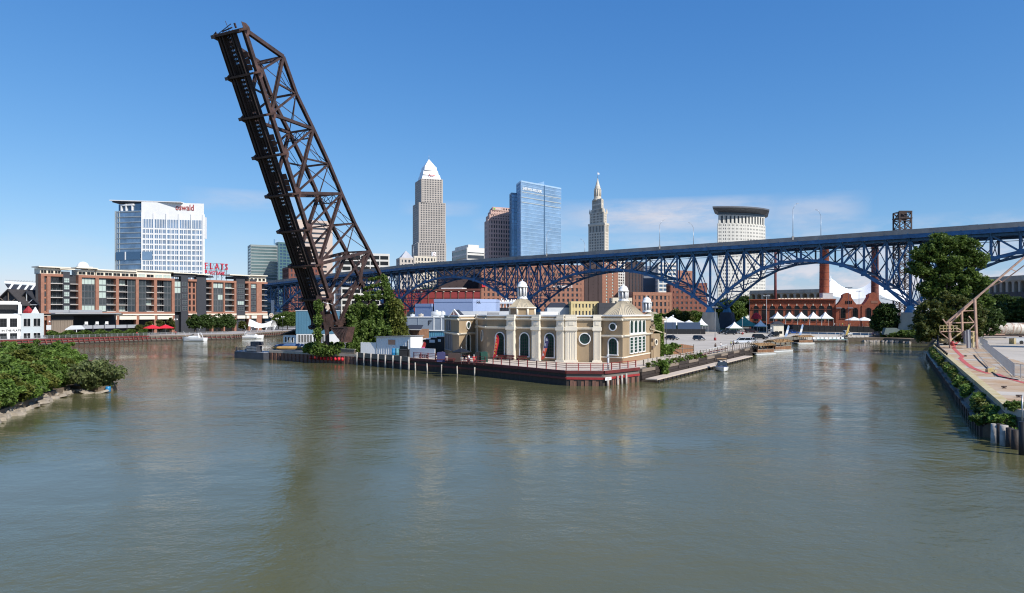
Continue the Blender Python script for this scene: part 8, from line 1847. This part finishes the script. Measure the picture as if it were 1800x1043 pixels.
for a_ in (('parked_car', 'black saloon facing the camera beside the ivy clad porch', 'sedan', BLK, 1181, 597.5, -58), ('parked_car', 'dark grey car facing the camera alone in the middle of the lot', 'hatch', GRY, 1229, 598.5, -66), ('parked_car', 'black off road car seen from the side right of the dark pier', 'suv', BLK, 1272, 587.5, 178), ('parked_car', 'second black off road car tail to tail beside the dark pier', 'suv', BLK, 1283, 588.5, 175),
           ('parked_car', 'small white car with its back to the camera behind the red lamp base', 'hatch', WHT, 1301, 587, 95), ('parked_car', 'dark maroon van seen from the side before the tents', 'van', (.03, .012, .014), 1320.5, 585.5, 3), ('parked_car', 'white off road car seen from the side behind the boardwalk fence', 'suv', WHT, 1304, 604.5, 178), ('parked_car', 'silver white car behind the white off road car', 'sedan', SLV, 1317, 602.5, -150),
           ('parked_car', 'black off road car seen from the side behind the tiki boats', 'suv', BLK, 1336, 597, 4), ('parked_car', 'black car nearest the kiosk, left one', 'suv', BLK, 1360, 592, -140), ('parked_car', 'dark blue black car between kiosk and flag', 'sedan', (.015, .02, .035), 1377, 589.5, -150), ('parked_car', 'bright blue car between the two pale blue flags', 'hatch', BLU, 1395, 587, -20), ('parked_car', 'small silver car half hidden behind the black car by the kiosk', 'hatch', SLV, 1353, 586.5, -100),
           ('parked_pickup', 'white pickup parked beside the yellow flag on the channel quay', 'pickup', WHT, 1487, 590, -85), ('parked_car', 'dark blue car parked in the shade by the white sign post', 'sedan', (.02, .025, .045), 1544, 590, -10), ('parked_car', 'red car in the back row left of the bridge pier', 'sedan', RED, 1196, 583.2, -10), ('parked_car', 'dark car in the back row between red and silver cars', 'suv', BLK, 1209, 583.2, 8), ('parked_car', 'silver car in the back row nearest the bridge pier', 'sedan', SLV, 1220, 584, -12), ('parked_car', 'dark car at the left end of the back row by the lamp post', 'sedan', GRY, 1184, 583, 5)):
    mkcar(*a_[:4], a_[4], a_[5], a_[6], gc)
t = thing('box_trailer', 'grey green covered trailer in the shade below the right pier', 'trailer', G(1567, 591, ZP)); c = G(1567, 591, ZP); m = MB(); m.extr([(c.x-3, c.y, ZP+.6), (c.x+3, c.y, ZP+.6), (c.x+3.4, c.y, ZP+2.4), (c.x+2, c.y, ZP+3.2), (c.x-2.2, c.y, ZP+3.2)], (0, 2, 0)); m.build('body', M('grey_green_canvas', (.12, .16, .15), .6, .1), t)
for dx in (-2, 2): MB().tube([(c.x+dx, c.y-.1, ZP+.4), (c.x+dx, c.y+.15, ZP+.4)], .4, 12).build('wheel', m_tyre, t)
gb = 'vehicles driving over the blue bridge'
for (px, off, col, kd, hd, lb) in ((1713, -3.5, BLK, 'suv', 0, 'black car crossing the bridge above the big tree'), (1088, -9.0, GRY, 'suv', 0, 'dark vehicle on the bridge right of the spired stone tower'), (1056, -9.0, BLK, 'van', 0, 'dark van on the bridge in front of the spired stone tower'), (1508, -8, SLV, 'sedan', 180, 'silver car on the bridge left of the lattice lift tower')):
    X = bx_at(px); b = far(bp(X, deckz(X)-1.04, off)); c = mkcar('road_vehicle', lb, kd, col, 0, 0, math.degrees(math.atan2(BT.y, BT.x))+hd, gb, loc=b); c.scale = (1.25, 1.25, 1.25)

# ================================================================ boats
def hull_mesh(L_, B_w, D, bow=.35, nst=9, flare=1.0):
    """x forward, deck at z = D, keel at z = -.3"""
    V = []; 
    for i in range(nst):
        f = i/(nst-1); x = -L_/2+L_*f; w = B_w/2*(1 if f < 1-bow else max(.02, math.cos((f-(1-bow))/bow*math.pi/2)**.7)); zd = D*(1+.25*f*f)
        V += [(x, -w, zd), (x-(.15 if f == 1 else 0), -w*.86, .15), (x-(.35 if f == 1 else 0), 0, -.3), (x-(.15 if f == 1 else 0), w*.86, .15), (x, w, zd)]
    F_ = []
    for i in range(nst-1):
        for j in range(4): a = i*5+j; F_.append((a, a+5, a+6, a+1))
    F_.append((0, 1, 2, 3, 4)); return V, F_
m_gel = M('white_gelcoat', (.80, .80, .79), .25, .04, 1); m_navygel = M('navy_boat_trim', (.03, .05, .12), .3, .1)
# speedboat
g = P(1269, 649, 145); sb = thing('speedboat', 'white open speedboat moored at the floating dock, bow to the camera', 'boat', (g.x, g.y, 0)); sb.rotation_euler = (0, 0, R(-100)); local(sb)
V, F_ = hull_mesh(6.4, 2.6, .72, .5, 11); m = MB(); m.smooth = False; m.faces(V, F_); m.build('hull', m_gel, sb)
m = MB(); m.faces([(-3.1, -1.2, .72), (1.0, -1.2, .79), (2.2, -.7, .84), (3.0, 0, .9), (2.2, .7, .84), (1.0, 1.2, .79), (-3.1, 1.2, .72)], [(0, 1, 2, 3, 4, 5, 6)]); m.build('deck', m_gel, sb)
m = MB(); m.box(-2.4, -.95, .81, 1.3, .95, .98); m.build('cockpit', m_navygel, sb)
for (x, y) in ((-.6, -.5), (-.6, .5), (-2.0, 0)): m = MB(); m.box(x-.3, y-.28, 1.07, x+.25, y+.28, 1.35); m.box(x-.38, y-.28, 1.351, x-.24, y+.28, 1.85); m.build('seat', m_navygel if x > -1 else m_gel, sb)
m = MB(); m.faces([(.9, -1.0, 1.05), (.9, 1.0, 1.05), (.35, .85, 1.75), (.35, -.85, 1.75)], [(0, 1, 2, 3)]); m.faces([(.9, 1.0, 1.05), (-.2, 1.08, 1.05), (.35, .85, 1.75)], [(0, 1, 2)]); m.faces([(.9, -1.0, 1.05), (-.2, -1.08, 1.05), (.35, -.85, 1.75)], [(0, 1, 2)]); m.build('windscreen', m_glass, sb)
m = MB(); m.tube([(-.9, -1.1, 1.0), (-.8, -1.0, 2.3), (-.8, 1.0, 2.3), (-.9, 1.1, 1.0)], .05, 6); m.build('tower_arch', m_dark, sb); m = MB(); m.box(-1.5, -.95, 2.32, .2, .95, 2.4); m.build('bimini', m_thatch, sb)
m = MB(); m.box(-3.6, -.3, .2, -3.15, .3, 1.3); m.build('engine', m_black, sb)
# thatched pontoon boats
def tiki(px, py, Y, heading, label, s=1.0):
    g = P(px, py, Y); t = thing('tiki_boat', label, 'boat', (g.x, g.y, 0), 'thatched tiki boats moored along the lot'); t.rotation_euler = (0, 0, R(heading)); t.scale = (s, s, s); local(t); L_, B_w = 8.4, 3.3
    for y in (-1.2, 1.2): m = MB(); m.tube([(-L_/2, y, .15), (L_/2-.8, y, .15), (L_/2, y, .4)], [.42, .42, .1], 10); m.build('pontoon', m_lgrey, t)
    m = MB(); m.box(-L_/2, -B_w/2, .55, L_/2, B_w/2, .75); m.build('deck', m_woodl, t)
    for y in (-B_w/2, B_w/2-.12):
        for k in range(10): m = MB(); x0 = -L_/2+.9+k*.68; m.box(x0+.02, y, .76, x0+.66, y+.1, 1.55); m.build('side_panel', m_woodb, t)
        m = MB(); m.box(-L_/2+.9, y-.04, 1.56, L_/2-.75, y+.16, 1.64); m.build('side_rail', m_woodl, t)
    for x in (-L_/2+1, -.9, 1.2, L_/2-1.1):
        for y in (-B_w/2+.2, B_w/2-.2): m = MB(); m.tube([(x, y, .76), (x, y, 2.85)], .07, 6); m.build('post', m_woodb, t)
    m = MB(); a0, a1 = -L_/2+.4, L_/2-.5; m.extr([(a0, -B_w/2-.35, 2.72), (a0, -B_w/4, 3.1), (a0, 0, 3.22), (a0, B_w/4, 3.1), (a0, B_w/2+.35, 2.72), (a0, B_w/2+.3, 2.6), (a0, 0, 3.06), (a0, -B_w/2-.3, 2.6)], (a1-a0, 0, 0)); m.build('thatched_roof', m_thatch, t)
    rr2 = np.stack([rng.uniform(a0, a1, 900), rng.uniform(-B_w/2-.4, B_w/2+.4, 900), np.zeros(900)], 1); rr2[:, 2] = 3.22-(np.abs(rr2[:, 1])/(B_w/2+.4))**1.6*.5+.02
    leaves('thatch_fringe', rr2, .16, m_thatch, t, kind='stuff', elong=2.5)
    m = MB(); m.box(-1.4, -.55, .76, 1.5, .55, 1.7); m.build('bar_counter', m_woodb, t)
    m = MB(); m.box(-1.6, -.75, 1.71, 1.7, .75, 1.79); m.build('counter_top', m_woodl, t)
    for x in (-1.1, 0, 1.1):
        for y in (-1.05, 1.05): m = MB(); m.tube([(x, y, .76), (x, y, 1.4)], .05, 6); m.lathe((x, y, 1.4), [(.2, 0), (.2, .1)], 8); m.build('stool', m_black, t)
    m = MB(); m.box(-L_/2-.55, -.25, .2, -L_/2-.05, .25, 1.3); m.build('engine', m_black, t); return t
tiki(1338, 624, 198, 212, 'thatched tiki pontoon boat nearest the floating dock'); tiki(1368, 618, 212, 214, 'larger thatched tiki boat in the middle, with tan side panels', 1.12); tiki(1411, 604, 262, 205, 'thatched tiki boat farthest away at the head of the lot', 1.0)
def cruiser(px, py, Y, heading, label, s):
    g = P(px, py, Y); t = thing('cabin_cruiser', label, 'boat', (g.x, g.y, 0.0), 'cruisers moored on the far left bank'); t.rotation_euler = (0, 0, R(heading)); t.scale = (s, s, s); local(t)
    V, F_ = hull_mesh(10, 3.2, 1.35, .45, 11); m = MB(); m.faces(V, F_); m.build('hull', m_gel, t); m = MB(); m.box(-4.9, -1.6, .5, 2.4, -1.575, .62); m.box(-4.9, 1.575, .5, 2.4, 1.6, .62); m.build('stripe', m_navygel, t)
    m = MB(); m.faces([(-4.9, -1.5, 1.36), (1.8, -1.5, 1.45), (4.7, 0, 1.68), (1.8, 1.5, 1.45), (-4.9, 1.5, 1.36)], [(0, 1, 2, 3, 4)]); m.build('deck', m_gel, t)
    m = MB(); m.faces([(-2.2, -1.2, 1.46), (2.6, -.9, 1.5), (2.6, .9, 1.5), (-2.2, 1.2, 1.46), (-2.0, -1.0, 2.2), (1.3, -.8, 2.15), (1.3, .8, 2.15), (-2.0, 1.0, 2.2)], MB.BF); m.build('cabin', m_gel, t)
    m = MB(); m.faces([(1.5, -.95, 2.0), (1.5, .95, 2.0), (.3, .85, 2.9), (.3, -.85, 2.9)], [(0, 1, 2, 3)]); m.build('windscreen', m_glass, t)
    m = MB(); m.bar((-3.2, -1.3, 1.4), (-2.4, -1.1, 3.3), .3, .12); m.bar((-3.2, 1.3, 1.4), (-2.4, 1.1, 3.3), .3, .12); m.bar((-2.4, -1.2, 3.3), (-2.4, 1.2, 3.3), .4, .12); m.build('radar_arch', m_gel, t)
    m = MB(); m.tube([(-2.4, .9, 3.3), (-3.6, .9, 6.0)], .03, 4); m.tube([(3.2, 0, 1.6), (4.6, 0, 4.0)], .03, 4); m.build('aerial', m_gel, t)
    m = MB(); m.box(-1.8, -1.13, 1.7, 1.4, -1.09, 1.95); m.build('cabin_window', m_glassd, t); return t
cruiser(341, 599.5, 290, 172, 'white cabin cruiser with raked aerials moored left of the two', 1.0); cruiser(443, 595.5, 315, 8, 'white cabin cruiser moored farther right, below the shell canopy', 1.0)

# ================================================================ people
SKN = {}
def skin_mesh(key, verts, edges, radii, mat, root=0, sub=1):
    if key in SKN: return SKN[key]
    me = bpy.data.meshes.new(key); me.from_pydata(verts, edges, []); o = bpy.data.objects.new(key, me); COL.objects.link(o)
    md = o.modifiers.new('skin', 'SKIN'); sv = me.skin_vertices[0].data
    for i, r in enumerate(radii): sv[i].radius = (r, r); sv[i].use_root = (i == root)
    s_ = o.modifiers.new('sub', 'SUBSURF'); s_.levels = sub; s_.render_levels = sub
    bpy.context.view_layer.update(); ev = o.evaluated_get(bpy.context.evaluated_depsgraph_get()); nm4 = bpy.data.meshes.new_from_object(ev); nm4.name = key
    bpy.data.objects.remove(o); nm4.materials.clear(); nm4.materials.append(mat); SKN[key] = nm4; return nm4
def pose(kind):
    if kind == 'walk': lk, rk, lf_, rf, lh, rh, le, re = (.11, -.06, .50), (-.11, .14, .52), (.11, -.26, .08), (-.11, .2, .06), (.27, .22, .88), (-.27, -.16, .86), (.25, .02, 1.12), (-.25, -.06, 1.12)
    elif kind == 'sit': lk, rk, lf_, rf, lh, rh, le, re = (.12, -.44, .52), (-.12, -.44, .52), (.12, -.46, .08), (-.12, -.48, .08), (.2, -.34, .62), (-.2, -.34, .62), (.25, -.06, .72), (-.25, -.06, .72)
    else: lk, rk, lf_, rf, lh, rh, le, re = (.11, -.02, .50), (-.11, .0, .50), (.12, 0, .07), (-.12, .02, .07), (.28, -.06, .82), (-.28, -.02, .82), (.26, .02, 1.10), (-.26, .04, 1.10)
    dz = -.42 if kind == 'sit' else 0
    v = [(0, 0, .95+dz), (0, .01, 1.15+dz), (0, 0, 1.36+dz), (0, -.01, 1.5+dz), (0, -.02, 1.60+dz), (0, -.03, 1.70+dz), (.18, 0, 1.40+dz), (-.18, 0, 1.40+dz), le, re, lh, rh, (.10, 0, .9+dz), (-.10, 0, .9+dz), lk, rk, lf_, rf, (lf_[0], lf_[1]-.17, lf_[2]-.03), (rf[0], rf[1]-.17, rf[2]-.03), (0, -.135, 1.625+dz)]
    e = [(0, 1), (1, 2), (2, 3), (3, 4), (4, 5), (2, 6), (2, 7), (6, 8), (7, 9), (8, 10), (9, 11), (0, 12), (0, 13), (12, 14), (13, 15), (14, 16), (15, 17), (16, 18), (17, 19), (4, 20)]
    r = [.13, .13, .13, .055, .095, .085, .065, .065, .045, .045, .035, .035, .085, .085, .06, .06, .042, .042, .035, .035, .02]
    return v, e, r
def person(loc, rz, kind, shirt, trousers, label, hat=None):
    t = thing('person', label, 'person', loc); t.rotation_euler = (0, 0, R(rz)); local(t); v, e, r = pose(kind)
    link('body', skin_mesh('body_'+kind, v, e, r, m_skin), t)
    sv = [v[i] for i in (0, 1, 2, 6, 7)]+[tuple((np.array(v[6])+np.array(v[8]))/2+(np.array(v[8])-np.array(v[6]))*.3), tuple((np.array(v[7])+np.array(v[9]))/2+(np.array(v[9])-np.array(v[7]))*.3)]
    o = link('shirt', skin_mesh('shirt_'+kind, sv, [(0, 1), (1, 2), (2, 3), (2, 4), (3, 5), (4, 6)], [.15, .15, .15, .085, .085, .065, .065], m_white), t); o.material_slots[0].link = 'OBJECT'; o.material_slots[0].material = shirt
    tv = [v[0], v[12], v[13], v[14], v[15]]+[tuple(np.array(v[14])*.25+np.array(v[16])*.75), tuple(np.array(v[15])*.25+np.array(v[17])*.75)]
    o = link('trousers', skin_mesh('trousers_'+kind, tv, [(0, 1), (0, 2), (1, 3), (2, 4), (3, 5), (4, 6)], [.145, .1, .1, .075, .075, .06, .06], m_dark), t); o.material_slots[0].link = 'OBJECT'; o.material_slots[0].material = trousers
    h = v[5]; m = MB(); m.lathe((h[0], h[1]+.015, h[2]-.06), [(.105, -.02), (.11, .04), (.09, .1), (.04, .14)], 10); m.build('hat' if hat else 'hair', hat or m_bark, t); return t
m_jean = M('blue_denim', (.05, .08, .16), .8, .15, 4); m_shb = M('black_shirt', (.015, .015, .016), .8, .1, 4); m_shr = M('red_shirt', (.5, .02, .03), .8, .1, 4); m_shy = M('yellow_green_vest', (.5, .6, .06), .8, .1, 4); m_sht = M('tan_shirt', (.4, .3, .2), .8, .1, 4)
g = lambda px, py: tuple(G(px, py, ZP+.05))
person(g(1257.5, 616), 150, 'stand', m_shb, m_shb, 'person in black standing at the boardwalk fence'); person(g(1267, 614), 30, 'walk', m_white, m_jean, 'person in a white shirt walking by the boardwalk fence'); person(g(1285, 611), 90, 'walk', m_shy, m_jean, 'person in a yellow green top near the boardwalk end'); person(g(1289.5, 610), -60, 'stand', m_sht, m_dark, 'person in tan standing beside the white off road car')
def onF(F, u, d, z=ZP+.14): p = F.pt(u, z, d); return (p.x, p.y, p.z)
c = G(833, 641, ZP+.14); person(tuple(c), 20, 'stand', m_shr, m_shr, 'person in a bright red outfit and white hat standing on the deck', m_white)
c = G(777, 634.5, ZP+.14); person((c.x, c.y+1.0, c.z), -40, 'walk', m_white, m_jean, 'person in a white top among the furniture at the deck end')
for i, (px, sh, kd, lb) in enumerate(((815, m_shb, 'stand', 'person in a black shirt standing under the black parasol'), (823, m_white, 'stand', 'person in a white shirt right of the black parasol'))): c = G(px, 641, ZP+.14); person((c.x, c.y+2.2, c.z), 60*i, kd, sh, m_jean, lb)
c = PX(309, 291); person((c.x, c.y, ZP+.05), 0, 'walk', m_shr, m_dark, 'person in red on the far left promenade near the parasols'); c = PX(251, 281); person((c.x-2.2, c.y-.2, ZP+.05), 40, 'stand', m_shr, m_jean, 'person in red by the hedge, left of the parasols')
c = PX(106, 261); person((c.x, c.y-1.5, ZP+.05), 0, 'stand', m_shy, m_jean, 'person in yellow green by the hedge near the pavilion awning')
for i, px in enumerate((1467, 1471, 1476, 1481, 1487, 1494, 1510, 1516, 1524, 1532)):
    c = PX(px, 344-.05*(px-1467)); sh, cn = ((m_white, 'white'), (m_shb, 'black'), (m_shr, 'red'), (m_sht, 'tan'), (m_shy, 'yellow green'))[(i*3) % 5]
    person((c.x, c.y, ZP+2.46), random.uniform(0, 360), 'stand' if i % 3 else 'walk', sh, m_jean, f'person in {cn} on the terrace, number {i+1} from the last white tent' if False else f'person in {cn} on the terrace ' + ('beside the last white tent', 'just right of the last white tent', 'third along from the white tents', 'left of the floodlight mast', 'at the foot of the floodlight mast', 'under the left white parasol', 'between the two white parasols', 'under the right white parasol', 'right of the white parasols', 'near the dark rounded tree')[i])
c = P(1412, 596, 262); 
for (dx, sh, lb) in ((.6, m_shr, 'person in red sitting in the farthest tiki boat'), (-.8, m_white, 'person in white standing in the farthest tiki boat')): person((c.x+dx, c.y-.2, .76), 90, 'stand', sh, m_dark, lb)
c = P(1362, 612, 212); person((c.x-.3, c.y-1.0, .84), 60, 'stand', m_shr, m_dark, 'person in red on the middle tiki boat near its bow')
c = P(1334, 618, 198); person((c.x+.4, c.y+.6, .76), -40, 'stand', m_shb, m_dark, 'person in black at the bar of the nearest tiki boat')
# ================================================================ furniture on the deck by the left wing
c = G(811, 642, ZP+.14); parasol(811, 0, c.y+2.4, 1.7, 2.9, 'black parasol on the deck before the left wing of the hall', m_black, None, zb=ZP+.14, hc=.6)
for i, (px, py, lb) in enumerate(((772, 637, 'dark picnic table at the left end of the deck'), (790, 638, 'dark picnic table below the left wing windows'), (818, 641, 'dark picnic table under the black parasol'), (843, 642.5, 'dark picnic table beside the corner of the hall'))):
    c = G(px, py, ZP+.14); cy = c.y+1.6; t = thing('picnic_table', lb, 'table', (c.x, cy, c.z)); m = MB(); m.box(c.x-1, cy-.4, c.z+.7, c.x+1, cy+.4, c.z+.78); m.build('table_top', m_maroon, t)
    for s_ in (-.85, .65): m = MB(); m.box(c.x-1, cy+s_-.02, c.z+.42, c.x+1, cy+s_+.25, c.z+.48); m.build('bench_seat', m_maroon, t)
    for s_ in (-.8, .7): m = MB(); m.bar((c.x+s_, cy-.6, c.z), (c.x+s_, cy-.15, c.z+.7), .1); m.bar((c.x+s_, cy+.6, c.z), (c.x+s_, cy+.15, c.z+.7), .1); m.build('leg', m_maroon, t)
for i, (px, w, h, mat, lb) in enumerate(((770, 1.6, 1.9, m_navy, 'navy tarpaulin covered stack at the left end of the deck'), (794, 2.4, 1.7, M('dark_brown_screen', (.06, .04, .035), .8, .2), 'dark brown timber screen below the left wing'), (848, 1.6, 2.0, M('dark_green_tarp', (.015, .07, .05), .6, .2), 'dark green covered heater by the hall corner'), (838, 1.2, 2.0, m_black, 'black covered stack beside the dark green heater'))):
    c = G(px, 640, ZP+.14); cy = c.y+4.4 if i > 1 else c.y+5.2; m = MB(); pts_ = [(c.x-w/2, cy, c.z), (c.x+w/2, cy, c.z), (c.x+w/2-.08, cy, c.z+h*.92), (c.x+w*.2, cy, c.z+h), (c.x-w/2+.1, cy, c.z+h*.95)]; m.extr(pts_, (.05, .8, 0)); tag(m.build('covered_stack' if i != 1 else 'timber_screen', mat, None, loc=(c.x, cy, c.z)), lb, 'tarpaulin' if i != 1 else 'screen')
# ---------------------------------------------------------------- turn lettering into meshes
bpy.context.view_layer.update()
dg = bpy.context.evaluated_depsgraph_get()
for o in TEXTS:
    me = bpy.data.meshes.new_from_object(o.evaluated_get(dg)); me.name = o.name
    nm_ = o.name; n = bpy.data.objects.new('lettering', me); COL.objects.link(n)
    n.parent = o.parent; n.location = o.location; n.rotation_euler = o.rotation_euler; n.scale = o.scale
    for k in o.keys():
        if k in ('label', 'category', 'group', 'kind'): n[k] = o[k]
    bpy.data.objects.remove(o); n.name = nm_
